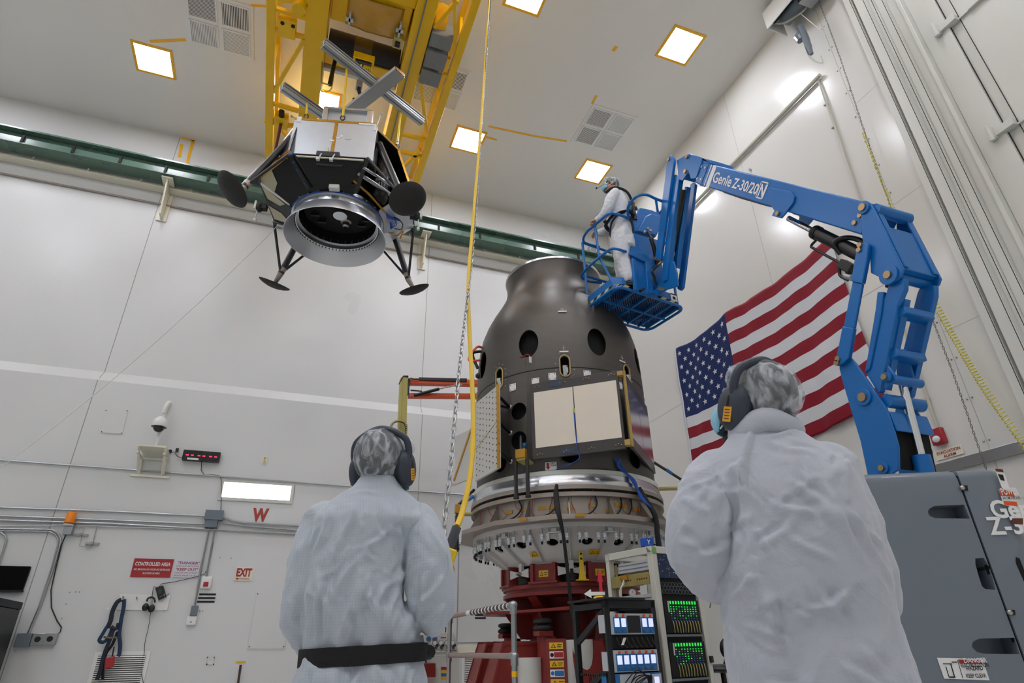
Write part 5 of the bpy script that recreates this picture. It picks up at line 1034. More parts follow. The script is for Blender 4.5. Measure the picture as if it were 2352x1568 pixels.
# white stripes and lettering on the boom side
def stripe(x0, x1):
    P = [A+(B-A)*0+ax*s+u*hh*.99 for s, u in ((x0, up_), (x1, up_), (x1, -up_), (x0, -up_))]
    obj('white_stripe', MB().prism([(XN-.003,)+tuple(p[1:]) for p in P], (.003, 0, 0)), paper, t, smooth=0)
o1 = bx([(1636, 378)])[0]; s1 = (o1-V3((XN, *A[1:])))@ax
stripe(s1-.015, s1+.0); stripe(s1+.03, s1+.10)
rt = ax; lt0 = V3((XN-.002, *(A+ax*(s1+.17)-up_*.07)[1:]))
tq = [(onX(x, y, XN)-V3((XN, *A[1:])))@ax for x, y in ((1635, 417), (1677, 427), (1681, 429), (1738, 446), (1740, 430))]
L0 = V3((XN-.002, *A[1:])); text('Genîe', paper, t, L0+ax*tq[0]-up_*.055, rt, up_, .165, bold=.016, width=tq[1]-tq[0]); text('Z-30/20', paper, t, L0+ax*tq[2]-up_*.055, rt, up_, .15, bold=.02, width=tq[3]-tq[2])
q0 = L0+ax*(tq[4]+.025)-up_*.085; m = MB()
for a_, b_ in (((0, 0), (.12, .012)), ((0, .158), (.12, .17)), ((0, 0), (.01, .17)), ((.11, 0), (.12, .17))): m.prism([q0+rt*x+up_*y for x, y in ((a_[0], a_[1]), (b_[0], a_[1]), (b_[0], b_[1]), (a_[0], b_[1]))], (-.001, 0, 0))
obj('logo_frame', m, paper, t, smooth=0); text('N', paper, t, q0+rt*.018+up_*.02, rt, up_, .18, bold=.02, width=.085)
# boom tip knuckle
kn = [(345, 175), (450, 110), (480, 106), (590, 140), (602, 160), (600, 200), (545, 355), (535, 362), (490, 365), (470, 300), (440, 330), (405, 385), (362, 372), (350, 250)]
plateX('knuckle_plate', kn, XN-.02, XN+.0, **c3_); plateX('knuckle_plate', kn, XN+.30, XN+.32, **c3_)
plateX('knuckle_top', [(450, 112), (690, 170), (695, 205), (600, 200), (590, 145), (470, 118)], XN+.0, XN+.30, **c3_)
plateX('knuckle_web', [(360, 185), (470, 125), (590, 155), (540, 350), (490, 355), (440, 300), (370, 360)], XN+.04, XN+.26, **c3_)
for x, y in ((460, 138), (443, 292)): pin(x, y, .025, x0=XN-.045, **c3_)
bo = MB()
for x, y in ((595, 238), (632, 246), (550, 355), (588, 366)): p = bx([(x, y)], XN-.012, **c3_)[0]; bo.cyl(p, p+V3((.014, 0, 0)), .016, 10)
obj('bolt', bo, galv, t); plateX('end_plate', [(600, 200), (665, 212), (590, 408), (530, 392)], XN-.006, XN+.0, **c3_)
# jib: twin links, cylinder, braces
plateX('jib_link', [(275, 160), (312, 125), (335, 150), (345, 180), (205, 1205), (150, 1190)], XN-.06, XN-.02, **c3_)
plateX('jib_link', [(315, 340), (350, 330), (372, 352), (300, 880), (245, 1400), (200, 1430), (185, 1380)], XN-.02, XN+.05, **c3_)
plateX('jib_link', [(500, 395), (522, 420), (390, 1480), (365, 1510), (335, 1490), (345, 1440), (470, 420)], XN+.26, XN+.30, direct=True, **c3_)
plateX('jib_link', [(415, 440), (440, 440), (350, 1100), (330, 1280), (290, 1240)], XN+.1, XN+.16, direct=True, **c3_)
P, Q = bd([(395, 480), (285, 1110)], XN+.06, **c3_); obj('jib_cylinder', MB().cyl(P, Q, .045, 16), blackm, t); P2 = bd([(265, 1230)], XN+.06, **c3_)[0]; obj('jib_rod', MB().cyl(Q, P2, .022, 12), black2, t); obj('hydraulic_hose', MB().tube(spl([P+V3((-.03, .03, 0)), (P+Q)/2+V3((-.04, .09, 0)), Q+V3((-.02, .05, .1))]), .012, 6), blackm, t)
plateX('jib_lower_plate', [(250, 1230), (300, 1205), (335, 1340), (345, 1460), (310, 1480), (225, 1500), (95, 1568), (75, 1500), (170, 1380)], XN-.0, XN+.02, **c3_); plateX('jib_lower_plate', [(250, 1230), (300, 1205), (335, 1340), (345, 1460), (310, 1480), (225, 1500)], XN+.22, XN+.24, direct=True, **c3_)
P = bx([(215, 1420)], XN-.05, **c3_)[0]; obj('chrome_pin', MB().cyl(P+V3((.1, 0, 0)), bd([(345, 1450)], XN+.24, **c3_)[0], .026, 14), chrome, t)
for x, y in ((292, 175), (160, 1190), (195, 1495), (318, 335)): pin(x, y, .022, x0=XN-.075 if x < 300 else XN-.03, **c3_)
# upper elbow: two plates, cross tubes and the folded cover
el = [(890, 155), (930, 140), (975, 152), (1000, 190), (1245, 690), (1230, 740), (1190, 790), (1110, 805), (1085, 780), (970, 722), (965, 600), (905, 480), (888, 330)]
plateX('elbow_plate', el, XN-.03, XN-.008, **c5); plateX('elbow_plate', el, XN+.36, XN+.382, **c5)
plateX('elbow_cover', [(985, 330), (1060, 320), (1225, 680), (1180, 715), (1080, 600)], XN-.008, XN+.36, **c5)
plateX('elbow_cover', [(990, 165), (1012, 200), (1235, 660), (1218, 668), (1000, 230)], XN+.0, XN+.05, **c5); plateX('elbow_cover', [(990, 165), (1012, 200), (1235, 660), (1218, 668), (1000, 230)], XN+.31, XN+.36, **c5)
for x, y, r in ((985, 190, .05), (915, 178, .045), (1130, 740, .045)): P = bx([(x, y)], XN-.008, **c5)[0]; obj('cross_tube', MB().cyl(P, P+V3((.37, 0, 0)), r, 20), blue, t)
for x, y, b_ in ((915, 178, .055), (1128, 742, .075)): pin(x, y, .03, x0=XN-.06, x1=XN-.02, boss=b_, **c5)
for x, y in ((860, 237), (815, 298)): pin(x, y, .02, x0=XN-.015, x1=XN+.01, **c5)
for x, y in ((918, 500), (912, 540)): pin(x, y, .02, x0=XN-.09, x1=XN-.05, **c5)
# lift cylinder of the boom
P, Q = bx([(262, 262), (480, 375)], XN+.15, **c5); R2 = bx([(900, 570)], XN+.15, **c5)[0]; off_ = V3((0, 0, 0))
P, Q, R2 = [onX(1740+.2742*x, 430+.2742*y, XN+.12) for x, y in ((262, 262), (480, 375), (890, 580))]
obj('cylinder_rod', MB().cyl(P, Q, .028, 16), chrome, t); obj('boom_cylinder', MB().cyl(Q, R2, .058, 24), blackm, t); obj('cylinder_gland', MB().cyl(Q, Q+unit(R2-Q)*.05, .064, 24), black2, t)
d_ = unit(R2-Q); n_ = unit(np.cross(d_, (1, 0, 0))); n_ = n_ if n_[2] > 0 else -n_
obj('hydraulic_hose', MB().tube(spl([Q+d_*.42+n_*-.06+V3((-.03, 0, 0)), Q+d_*.34+V3((-.07, 0, 0)), Q+d_*.38+n_*.07+V3((-.04, 0, 0)), Q+d_*.5+n_*.10, Q+d_*.7+n_*.07, R2+n_*.05]), .022, 8), blackm, t)
obj('bypass_tube', MB().tube(spl([Q+d_*.06-n_*.06, Q+d_*.04-n_*.12, Q+d_*.1-n_*.13, Q+d_*.45-n_*.13, Q+d_*.5-n_*.1]), .012, 8), blackm, t)
obj('valve_block', MB().obox(Q+d_*.52-n_*.13, d_*.07, n_*.04, (.04, 0, 0)), blackm, t, bevel=.008); obj('valve_fitting', MB().cyl(Q+d_*.55-n_*.2, Q+d_*.62-n_*.19, .03, 12), galv, t); obj('valve_hose', MB().tube(spl([Q+d_*.45-n_*.16, Q+d_*.5-n_*.22, Q+d_*.6-n_*.22]), .014, 8), blackm, t)
# link bar with its splice plates
plateX('tension_link', [(900, 500), (960, 478), (985, 500), (975, 620), (935, 820), (840, 800), (870, 620), (890, 540)], XN-.075, XN-.035, **c5)
plateX('tension_link', [(845, 800), (930, 820), (860, 1190), (770, 1180)], XN-.065, XN-.04, **c5); plateX('tension_link', [(768, 1175), (862, 1190), (820, 1440), (760, 1495), (715, 1490), (712, 1440), (725, 1400)], XN-.075, XN-.035, **c5)
for x, y in ((735, 1448), (727, 1482)): pin(x, y, .022, x0=XN-.09, x1=XN-.05, **c5)
# risers
rn = [(470, 0), (520, -95), (548, -205), (600, -240), (680, -235), (680, -140), (622, 0), (470, 760), (450, 775), (345, 605), (360, 560)]
def taper(x0, x1): return plateX('riser', rn, x0, x1, **c6)
taper(XN-.005, XN+.045); obj('riser_box', MB().prism(bx([(560, -60), (650, -60), (480, 740), (400, 690)], XN+.04, **c6), (.06, 0, 0)), blue, t)
plateX('riser', [(530, -160), (548, -205), (600, -240), (680, -235), (680, -140), (470, 760), (450, 775), (345, 605)], XN+.31, XN+.36, **c6)
plateX('riser_rib', [(440, 40), (455, -110), (510, -112), (490, 60), (390, 560), (345, 600)], XN-.02, XN+.02, **c6)
for y_, x_ in ((60, 610), (430, 540)): P = bx([(x_, y_)], XN+.03, **c6)[0]; obj('riser_cross_tube', MB().box(P-V3((0, .05, .03)), P+V3((.3, .05, .03))), blue, t, bevel=.008)
obj('hydraulic_hose', MB().tube(spl(bx([(440, -190), (490, -170), (520, -110), (500, -40)], XN+.1, **c6)), .018, 8), blackm, t)
# lower tower plates
lo = [(140, 480), (170, 465), (235, 470), (275, 515), (545, 905), (615, 1110), (652, 1250), (658, 1450), (610, 1480), (500, 1900), (470, 1900), (320, 1200), (165, 690), (133, 560)]
plateX('tower_plate', lo, XN-.035, XN-.012, **c6); plateX('tower_plate', [(600, 900), (715, 850), (800, 960), (910, 1290), (915, 1415), (880, 1520), (640, 1560), (560, 1100)], XN+.37, XN+.395, direct=True, **c6)
plateX('tower_web', [(545, 935), (562, 935), (628, 1105), (610, 1110)], XN-.01, XN+.37, **c6)
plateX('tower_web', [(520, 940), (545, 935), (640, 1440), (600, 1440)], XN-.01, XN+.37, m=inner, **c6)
plateX('cylinder_lug', [(595, 420), (625, 385), (700, 390), (712, 440), (735, 560), (758, 650), (745, 690), (690, 745), (610, 680)], XN+.27, XN+.295, direct=True, **c6)
plateX('cylinder_lug', [(540, 530), (600, 610), (610, 660), (520, 745), (500, 730)], XN-.01, XN+.01, **c6)
P = bx([(560, 650)], XN, **c6)[0]; obj('cross_tube', MB().cyl(P, P+V3((.3, 0, 0)), .035, 16), blue, t); P = bx([(520, 840)], XN, **c6)[0]; obj('cross_tube', MB().cyl(P, P+V3((.36, 0, 0)), .05, 16), blue, t)
for x, y, b_, r_ in ((355, 815, .065, .034), (548, 640, .035, .022), (525, 1435, .045, .022)): pin(x, y, r_, x0=XN-.065, x1=XN-.02, boss=b_, **c6)
P, Q = [onX(1900+.2616*x, 700+.2616*y, XN+.16) for x, y in ((660, 690), (825, 1335))]; d_ = unit(Q-P)
obj('cylinder_rod', MB().cyl(P, Q, .03, 18), chrome, t); obj('riser_cylinder', MB().cyl(Q-d_*.01, Q+d_*.9, .06, 20), blue, t)
# turret housing
az = math.radians(116); fd = V3((math.sin(az), math.cos(az), 0)); fn = V3((fd[1], -fd[0], 0)); fn = fn if fn@(CAM*[1, 1, 0]-V3((3.5, 2.14, 0))) > 0 else -fn
P0 = V3((3.5, 2.14, 0)); ZTT = 1.9
def FP(x, y, off=0): return onP(x, y, P0+fn*off, fn)
aL = (FP(1925, 1120)-P0)@fd; aS = (FP(2191, 1071)-P0)@fd; aR = (FP(2336, 1100)-P0)@fd; zc1 = FP(2075, 1075)[2]
def outline(a0, a1, dep, r, n=8):
    pts = []
    for cx, cy, s0 in ((a1-r, -r, 90), (a1-r, -dep+r, 0)): 
        for i in range(n+1): q = math.radians(s0-90*i/n); pts.append((cx+r*math.cos(q), cy+r*math.sin(q)))
    return pts
def tz(p): return P0+fd*p[0]+fn*p[1]
def shell(pts, z0, z1, name, par=None, cham=.05, m=cover):
    mb = MB(); c_ = np.mean([tz(p) for p in pts], 0); n = len(pts); vs = []
    for z, s in ((z0, 1), (z1-cham, 1), (z1-cham*.3, .988), (z1, .955)): vs += [c_+(tz(p)-c_)*s+V3((0, 0, z)) for p in pts]
    fs = [(k*n+i, k*n+(i+1) % n, (k+1)*n+(i+1) % n, (k+1)*n+i) for k in range(3) for i in range(n)]+[tuple(range(n))[::-1], tuple(range(3*n, 4*n))]
    return obj(name, mb.add(vs, fs), m, par or t, smooth=50)
left = [(aL, 0), (aS-.006, 0), (aS-.006, -1.15), (aL, -1.15)]
hl = shell(left, .78, ZTT, 'turret_cover'); right = [(aS+.006, 0)]+outline(aS, aR+.0, 1.15, .16)+[(aS+.006, -1.15)]
hr = shell(right, .78, ZTT, 'turret_cover')
# step in the left cover top, where the tower rises: a recess box in front of the tower
def pocket(pts, depth, o):
    P = [FP(x, y, .01) for x, y in pts]; return obj('cutter', MB().prism(P, -fn*depth), inner, smooth=0)
slot1 = [(2217, 1158), (2150, 1160), (2138, 1166), (2133, 1174), (2137, 1183), (2150, 1189), (2230, 1190)]
slot2 = [(2262, 1280), (2243, 1281), (2243, 1295), (2250, 1320), (2258, 1345), (2266, 1352), (2290, 1354), (2275, 1300)]
slot3 = [(2334, 1464), (2250, 1466), (2237, 1474), (2235, 1484), (2245, 1496), (2262, 1501), (2345, 1502)]
cut(hl, [pocket(s_, .12, hl) for s_ in (slot1, slot2, slot3)])
hl.data.materials.clear(); hl.data.materials.append(cover)
for s_ in (slot1, slot2, slot3): obj('recess', MB().prism([FP(x, y, -.117) for x, y in s_], -fn*.004), inner, hl, smooth=0)
obj('cover_gap', MB().prism([tz((aS-.008, -.01))+V3((0, 0, .8)), tz((aS+.008, -.01))+V3((0, 0, .8)), tz((aS+.008, -.01))+V3((0, 0, ZTT-.03)), tz((aS-.008, -.01))+V3((0, 0, ZTT-.03))], -fn*.02), inner, t, smooth=0)
for x, y in ((2213, 1120), (2322, 1406)): obj('latch', MB().prism([FP(x-6, y-6, .004), FP(x+9, y-6, .004), FP(x+11, y+6, .004), FP(x-4, y+6, .004)], -fn*.006), black2, t); obj('latch_knob', MB().ell(FP(x-3, y, .01), .014, 8, 6), steel, t)
obj('vent_slot', MB().prism([FP(2334, 1279, .003), FP(2342, 1282, .003), FP(2368, 1350, .003), FP(2362, 1356, .003), FP(2334, 1292, .003)], -fn*.006), inner, t)
def fr_(x0, y0, x1, y1): a, b = FP(x0, y0), FP(x1, y1); return unit(b-a)
nF = fn*.002
o = FP(2281, 1189, .003); text('Genîe', paper, t, o, fd, UP, .128, bold=.025, depth=.002, width=.28); o = FP(2277, 1227, .003); text('Z-30/20', paper, t, o, fd, UP, .125, bold=.025, depth=.002, width=.38)
obj('scuff', MB().prism([FP(2325, 1190, .006), FP(2350, 1190, .006), FP(2350, 1204, .006), FP(2325, 1203, .006)], -nF), brownm, t, smooth=0)
def lab(px, m, name='label', par=None, off=.004): return obj(name, MB().prism([FP(x, y, off) for x, y in px], -nF), m, par or t, smooth=0)
l = lab([(2285, 1075), (2303, 1077), (2320, 1123), (2302, 1121)], paper); lab([(2286, 1075.5), (2303, 1077.5), (2305.5, 1084), (2288, 1082)], brownm, 'label_band', l, .006); lab([(2292, 1088), (2304, 1090), (2308, 1104), (2299, 1102)], black2, 'pictogram', l, .006)
l = lab([(2294, 1123), (2327, 1126), (2338, 1163), (2306, 1160)], paper); lab([(2295, 1124), (2327, 1127), (2331, 1140), (2299, 1138)], mat('label_orange', 'c8502a', .5), 'label_band', l, .006); lab([(2305, 1150), (2335, 1152), (2338, 1162), (2307, 1159)], orange, 'label_band', l, .006)
o = FP(2301, 1136, .008); text('POWER', paper, l, o, fd, UP, .05, bold=.02, depth=.002, width=.085); o = FP(2304, 1147, .008); text('FROM ABOVE', black2, l, o, fd, UP, .02, bold=.01, depth=.002, width=.085)
l = lab([(2152, 1510), (2257, 1513), (2273, 1562), (2169, 1558)], paper); lab([(2201, 1514), (2253, 1515), (2257, 1524), (2204, 1523)], redd, 'label_band', l, .006)
for s_, x, y, w_, h_, mm in (('DANGER', 2214, 1521.5, .105, .028, paper), ('ELECTROCUTION', 2208, 1532, .125, .026, black2), ('HAZARD', 2220, 1539, .075, .026, black2), ('KEEP CLEAR', 2220, 1556, .09, .024, black2)): text(s_, mm, l, FP(x, y, .009), fd, UP, h_, bold=.02, depth=.002, width=w_)
m = MB(); [m.prism([FP(a_, b_, .007), FP(a_+w_, b_, .007), FP(a_+w_+h_*.3, b_+h_, .007), FP(a_+h_*.3, b_+h_, .007)], -nF) for a_, b_, w_, h_ in ((2180, 1553, 14, 3), (2183, 1524, 2, 29), (2166, 1523, 20, 1.5), (2172, 1530, 1.5, 24), (2186, 1519, 12, 2), (2199, 1515, .8, 42))]; obj('pictogram', m, black2, l, smooth=0)
# chassis and wheels
ch = MB(); cc = tz(((aL+aR)/2, -.58)); m = MB().obox(cc+V3((0, 0, .62)), fd*.85, fn*.42, (0, 0, .16)); obj('chassis', m, blue, t, bevel=.02)
for a_ in (aL+.25, aR-.15):
    for b_ in (-.18, -.98): w = tz((a_, b_)); k = obj('wheel', MB().lathe([(0, -.1), (.26, -.1), (.31, -.07), (.32, 0), (.31, .07), (.26, .1), (0, .1)], 32, w+V3((0, 0, .32)), fn), rubber, t); obj('hub', MB().cyl(w+V3((0, 0, .32))-fn*.105, w+V3((0, 0, .32))+fn*.105, .15, 20), blue, k)
# ---------------------------------------------------------------- basket
BA = math.radians(9.3); bu = V3((math.cos(BA), math.sin(BA), 0)); bv = V3((-math.sin(BA), math.cos(BA), 0)); BO = V3((3.459, 5.327, 5.0))
def BP(u, v, z=0): return BO+bu*u+bv*v+V3((0, 0, z))
BWd, BDp = 1.12, .70
def loop(pts, r, name, n=10, m=blue, closed=False, sub=4): return obj(name, MB().tube(spl([BP(*p) for p in pts], sub, closed), r, n, closed=closed), m, t)
rr = [(x, y, 0) for x, y in rrect(BWd/2, BDp/2, BWd+.03, BDp+.03, .13, 4)]; obj('basket_bottom_rail', MB().tube([BP(*p) for p in rr], .019, 10, closed=True), blue, t)
rr2 = [(x, y, .03) for x, y in rrect(BWd/2, BDp/2, BWd-.02, BDp-.02, .12, 4)]
m = MB(); P = [BP(*p) for p in rr2]; n = len(P); vs = P+[p+V3((0, 0, .15)) for p in P]+[p+(BP(BWd/2, BDp/2, .06)-p)*.015 for p in P]+[p+(BP(BWd/2, BDp/2, .06)-p)*.015+V3((0, 0, .15)) for p in P]
m.add(vs, [(i, (i+1) % n, n+(i+1) % n, n+i) for i in range(n)]+[(2*n+i, 2*n+(i+1) % n, 3*n+(i+1) % n, 3*n+i) for i in range(n)]+[(n+i, n+(i+1) % n, 3*n+(i+1) % n, 3*n+i) for i in range(n)]); obj('toe_board', m, blue, t, smooth=30)
m = MB()
for k in range(30):                                # hazard stripes along the toe board
    if k % 2: continue
    a_, b_ = k/30, (k+1)/30; L = [V3(p) for p in rr2]; 
    def at(s): s = (s % 1)*len(L); i = int(s); f_ = s-i; q = L[i]*(1-f_)+L[(i+1) % len(L)]*f_; c_ = V3((BWd/2, BDp/2, .06)); q = c_+(q-c_)*1.006; return BP(*q)
per = [V3((p[0], p[1], .028)) for p in rrect(BWd/2, BDp/2, BWd-.006, BDp-.006, .12, 4)]; cum = [0]
for i in range(len(per)): cum.append(cum[-1]+np.linalg.norm(per[(i+1) % len(per)]-per[i]))
def pat(s):
    s = s % cum[-1]; i = max(j for j in range(len(per)) if cum[j] <= s); f_ = (s-cum[i])/max(1e-6, cum[i+1]-cum[i]); return per[i]*(1-f_)+per[(i+1) % len(per)]*f_
my, mk = MB(), MB(); nS = 44
for k in range(nS):
    a_, b_ = pat(cum[-1]*k/nS), pat(cum[-1]*(k+1)/nS); sh = V3((0, 0, .045)); tgt = mk if k % 2 else my; c_, d_ = pat(cum[-1]*(k+.7)/nS), pat(cum[-1]*(k+1.7)/nS)
    tgt.add([BP(*a_), BP(*b_), BP(*(d_+sh)), BP(*(c_+sh))], [(0, 1, 2, 3)])
h_ = obj('hazard_tape', my, mat('tape_pale_yellow', 'b9b98f', .5), t, smooth=0); obj('hazard_stripe', mk, black2, h_, smooth=0)
for o_ in (h_, h_.children[0]): so = o_.modifiers.new('s', 'SOLIDIFY'); so.thickness = .002
# floor: frame bars and expanded mesh
m = MB()
for u in (.05, .28, .51, .74, .93, 1.07): m.bar(BP(u, .01, .015), BP(u, BDp-.01, .015), .022, .03)
m.bar(BP(0, BDp*.52, .015), BP(BWd, BDp*.52, .015), .022, .03); obj('floor_frame', m, blue, t, bevel=.003)
m = MB(); 
for i in range(-24, 44):
    for sgn in (1, -1):
        u0 = i*.028*1.0; a_ = (u0, .03); b_ = (u0+sgn*.45, BDp-.03); x0, x1 = .05, BWd-.05
        def clip(a_, b_):
            (xa, ya), (xb, yb) = a_, b_
            if xa > xb: xa, ya, xb, yb = xb, yb, xa, ya
            if xb <= x0 or xa >= x1: return None
            if xa < x0: ya += (yb-ya)*(x0-xa)/(xb-xa); xa = x0
            if xb > x1: yb = ya+(yb-ya)*(x1-xa)/(xb-xa); xb = x1
            return (xa, ya), (xb, yb)
        c_ = clip(a_, b_)
        if c_: m.bar(BP(*c_[0], .04), BP(*c_[1], .04), .0145, .004)
obj('floor_mesh', m, mat('mesh_dark_blue', '0c3f74', .5), t, smooth=0)
def bxy(x, y, z): p = onZ(x, y, BO[2]+z)-BO; return (p@bu, p@bv, z)
ZR_ = 1.10
loop([bxy(1377, 567, ZR_-.02), bxy(1345, 558, ZR_-.02), bxy(1340, 547, ZR_), bxy(1350, 530, ZR_), bxy(1366, 517, ZR_), bxy(1394, 493, ZR_), bxy(1412, 490, ZR_), bxy(1443, 501, ZR_)], .018, 'top_rail')
loop([bxy(1382, 649, .52), bxy(1350, 645, .52), bxy(1336, 634, .55), bxy(1345, 620, .55), bxy(1364, 602, .55), bxy(1396, 576, .55), bxy(1412, 571, .55), bxy(1438, 578, .55)], .018, 'mid_rail')
a_ = bxy(1366, 518, ZR_); loop([a_, (a_[0]+.02, a_[1], .6), (.04, .06, .0)], .018, 'rail_post', sub=1)
a_ = bxy(1443, 474, ZR_+.1); loop([(.42, .0, .05), (.42, .0, .6), (.42, -.0, ZR_-.05), bxy(1442, 490, ZR_), bxy(1446, 468, ZR_+.05), bxy(1463, 451, ZR_+.08), bxy(1484, 447, ZR_+.08), bxy(1505, 456, ZR_+.08), bxy(1524, 464, ZR_+.08), bxy(1527, 475, ZR_+.04), bxy(1514, 490, ZR_)], .018, 'entry_rail')
loop([bxy(1506, 456, ZR_+.08), bxy(1511, 488, ZR_-.05)], .016, 'rail_strut', sub=1)
for u, v in ((.04, .64), (1.08, .64), (1.08, .06)): loop([(u, v, .0), (u, v, ZR_)], .018, 'rail_post', sub=1)
loop([(.04, .64, ZR_), (1.08, .64, ZR_), (1.08, .06, ZR_)], .018, 'top_rail', sub=1); loop([(.04, .64, .55), (1.08, .64, .55), (1.08, .06, .55)], .018, 'mid_rail', sub=1); loop([a_[:2]+(0,) if False else bxy(1377, 567, ZR_-.02), (.04, .64, ZR_)], .018, 'top_rail', sub=1)
# control column with its box
c2 = dict(s=.255, ox=1320, oy=380); nb = -bv
def CPt(x, y, off=0): return onP(1320+.255*x, 380+.255*y, BP(0, -.05)+nb*off, nb)
def cplate(name, px, m, dep, off=0, bevel=.005): return obj(name, MB().prism([CPt(x, y, off) for x, y in px], bv*dep), m, t, bevel=bevel)
cplate('control_column', [(500, 600), (750, 670), (760, 690), (765, 830), (790, 900), (800, 1120), (700, 1170), (560, 1130), (530, 830), (510, 780)], blue, .04)
cplate('column_rib', [(500, 770), (690, 800), (690, 870), (620, 860), (500, 800)], blue, .03, .03); cplate('column_rib', [(640, 860), (690, 860), (710, 1150), (660, 1140)], blue, .05, .04); cplate('column_rib', [(520, 830), (550, 840), (570, 1120), (545, 1115)], blue, .04, .04)
cplate('control_box', [(588, 375), (690, 398), (800, 440), (812, 480), (735, 640), (555, 600), (505, 545)], blue, .16, .0, .012); cplate('control_box_lid', [(640, 455), (690, 432), (790, 458), (798, 490), (728, 625), (565, 588)], blue, .03, .03, .012)
P = CPt(650, 570, .1); k = MB(); [k.ell(CPt(650+dx, 580+dy, .1), .022, 10, 6) for dx, dy in ((-20, 20), (10, -10), (35, 10), (15, 30))]; obj('cable_gland', k, galv, t)
obj('control_cable', MB().tube(spl([CPt(660, 600, .1), CPt(690, 660, .14), CPt(720, 760, .12), CPt(745, 890, .06)]), [.018]*8+[.03]*17, 10), blackm, t)
obj('joystick', MB().cyl(CPt(560, 400, -.1), CPt(548, 372, -.1), .018, 10), blackm, t); obj('indicator', MB().obox(CPt(520, 585, .01), bu*.02, nb*.01, (0, 0, .015)), mat('hi_vis_green', '86c81e', .5), t)
m = MB().tube(spl([CPt(800, 850, .03), CPt(760, 890, .1), CPt(700, 950, .1), CPt(720, 1010, .08), CPt(730, 1070, .06)]), .017, 8); obj('hose_loop', m, blackm, t); obj('pivot_lug', MB().obox(CPt(775, 840, .05), bu*.04, nb*.03, (0, 0, .05)), blue, t, bevel=.01); obj('pivot_lug', MB().obox(CPt(790, 1090, .05), bu*.06, nb*.05, (0, 0, .05)), blue, t, bevel=.01)
cplate('jib_bracket', [(700, 1140), (800, 1060), (850, 1040), (830, 1120), (760, 1170)], blue, .1, .06); obj('foot_pedal', MB().cyl(CPt(590, 1130, .06), CPt(620, 1105, .06), .02, 8), blackm, t)
for (u, z) in ((.33, .155), (.97, .155)):
    c_ = BP(u, .004, z-.03); l = obj('label', MB().obox(c_, bu*.055, nb*.003, (0, 0, .055)), paper, t, smooth=0); obj('label_band', MB().obox(c_+V3((0, 0, .045))+nb*.003, bu*.055, nb*.001, (0, 0, .01)), brownm, l, smooth=0); obj('pictogram', MB().obox(c_+nb*.003-V3((0, 0, .01)), bu*.025, nb*.001, (0, 0, .022)), black2, l, smooth=0)
# ================================================================ people
def fabric(name, col, checks, rough=.75):
    m = mat(name, col, rough, spec=.25); nt = m.node_tree; b = nt.nodes['Principled BSDF']; L = nt.links
    b.inputs['Sheen Weight'].default_value = .25
    tc = nt.nodes.new('ShaderNodeTexCoord'); n1 = nt.nodes.new('ShaderNodeTexNoise'); n1.inputs['Scale'].default_value = 7; n1.inputs['Detail'].default_value = 5; n1.inputs['Distortion'].default_value = 1.2
    L.new(tc.outputs['Object'], n1.inputs['Vector'])
    vo = nt.nodes.new('ShaderNodeTexVoronoi'); vo.feature = 'DISTANCE_TO_EDGE'; vo.inputs['Scale'].default_value = 5.5; dn = nt.nodes.new('ShaderNodeTexNoise'); dn.inputs['Scale'].default_value = 4
    mx = nt.nodes.new('ShaderNodeMix'); mx.data_type = 'RGBA'; mx.inputs[0].default_value = .35; L.new(tc.outputs['Object'], dn.inputs['Vector']); L.new(tc.outputs['Object'], mx.inputs[6]); L.new(dn.outputs['Color'], mx.inputs[7]); L.new(mx.outputs[2], vo.inputs['Vector'])
    mr = nt.nodes.new('ShaderNodeMapRange'); mr.inputs[1].default_value = 0; mr.inputs[2].default_value = .2; L.new(vo.outputs['Distance'], mr.inputs[0])
    bp = nt.nodes.new('ShaderNodeBump'); bp.inputs['Strength'].default_value = .12; bp.inputs['Distance'].default_value = .010; L.new(mr.outputs[0], bp.inputs['Height'])
    b2 = nt.nodes.new('ShaderNodeBump'); b2.inputs['Strength'].default_value = .6; b2.inputs['Distance'].default_value = .02; L.new(n1.outputs[0], b2.inputs['Height']); L.new(bp.outputs[0], b2.inputs['Normal'])
    fine = nt.nodes.new('ShaderNodeTexNoise'); fine.inputs['Scale'].default_value = 120; L.new(tc.outputs['Object'], fine.inputs['Vector']); b3 = nt.nodes.new('ShaderNodeBump'); b3.inputs['Strength'].default_value = .08; b3.inputs['Distance'].default_value = .005; L.new(fine.outputs[0], b3.inputs['Height']); L.new(b2.outputs[0], b3.inputs['Normal']); L.new(b3.outputs[0], b.inputs['Normal'])
    if checks:
        w1 = nt.nodes.new('ShaderNodeTexWave'); w1.bands_direction = 'X'; w1.inputs['Scale'].default_value = 38; w2 = nt.nodes.new('ShaderNodeTexWave'); w2.bands_direction = 'Z'; w2.inputs['Scale'].default_value = 38
        L.new(tc.outputs['Object'], w1.inputs['Vector']); L.new(tc.outputs['Object'], w2.inputs['Vector'])
        mm = nt.nodes.new('ShaderNodeMath'); mm.operation = 'MAXIMUM'; L.new(w1.outputs['Fac'], mm.inputs[0]); L.new(w2.outputs['Fac'], mm.inputs[1]); m3 = nt.nodes.new('ShaderNodeMapRange'); m3.inputs[1].default_value = .75; m3.inputs[2].default_value = 1; L.new(mm.outputs[0], m3.inputs[0])
        mc = nt.nodes.new('ShaderNodeMix'); mc.data_type = 'RGBA'; c = lin(col); mc.inputs[6].default_value = (*c, 1); mc.inputs[7].default_value = (*[v*.92 for v in c], 1); L.new(m3.outputs[0], mc.inputs[0]); L.new(mc.outputs[2], b.inputs['Base Color'])
    return m
suitA = fabric('coverall_white_grid', 'b7bfc9', True); suitB = fabric('coverall_white', 'b6bac4', False); suitC = fabric('coverall_lift', 'cfd1d6', False)
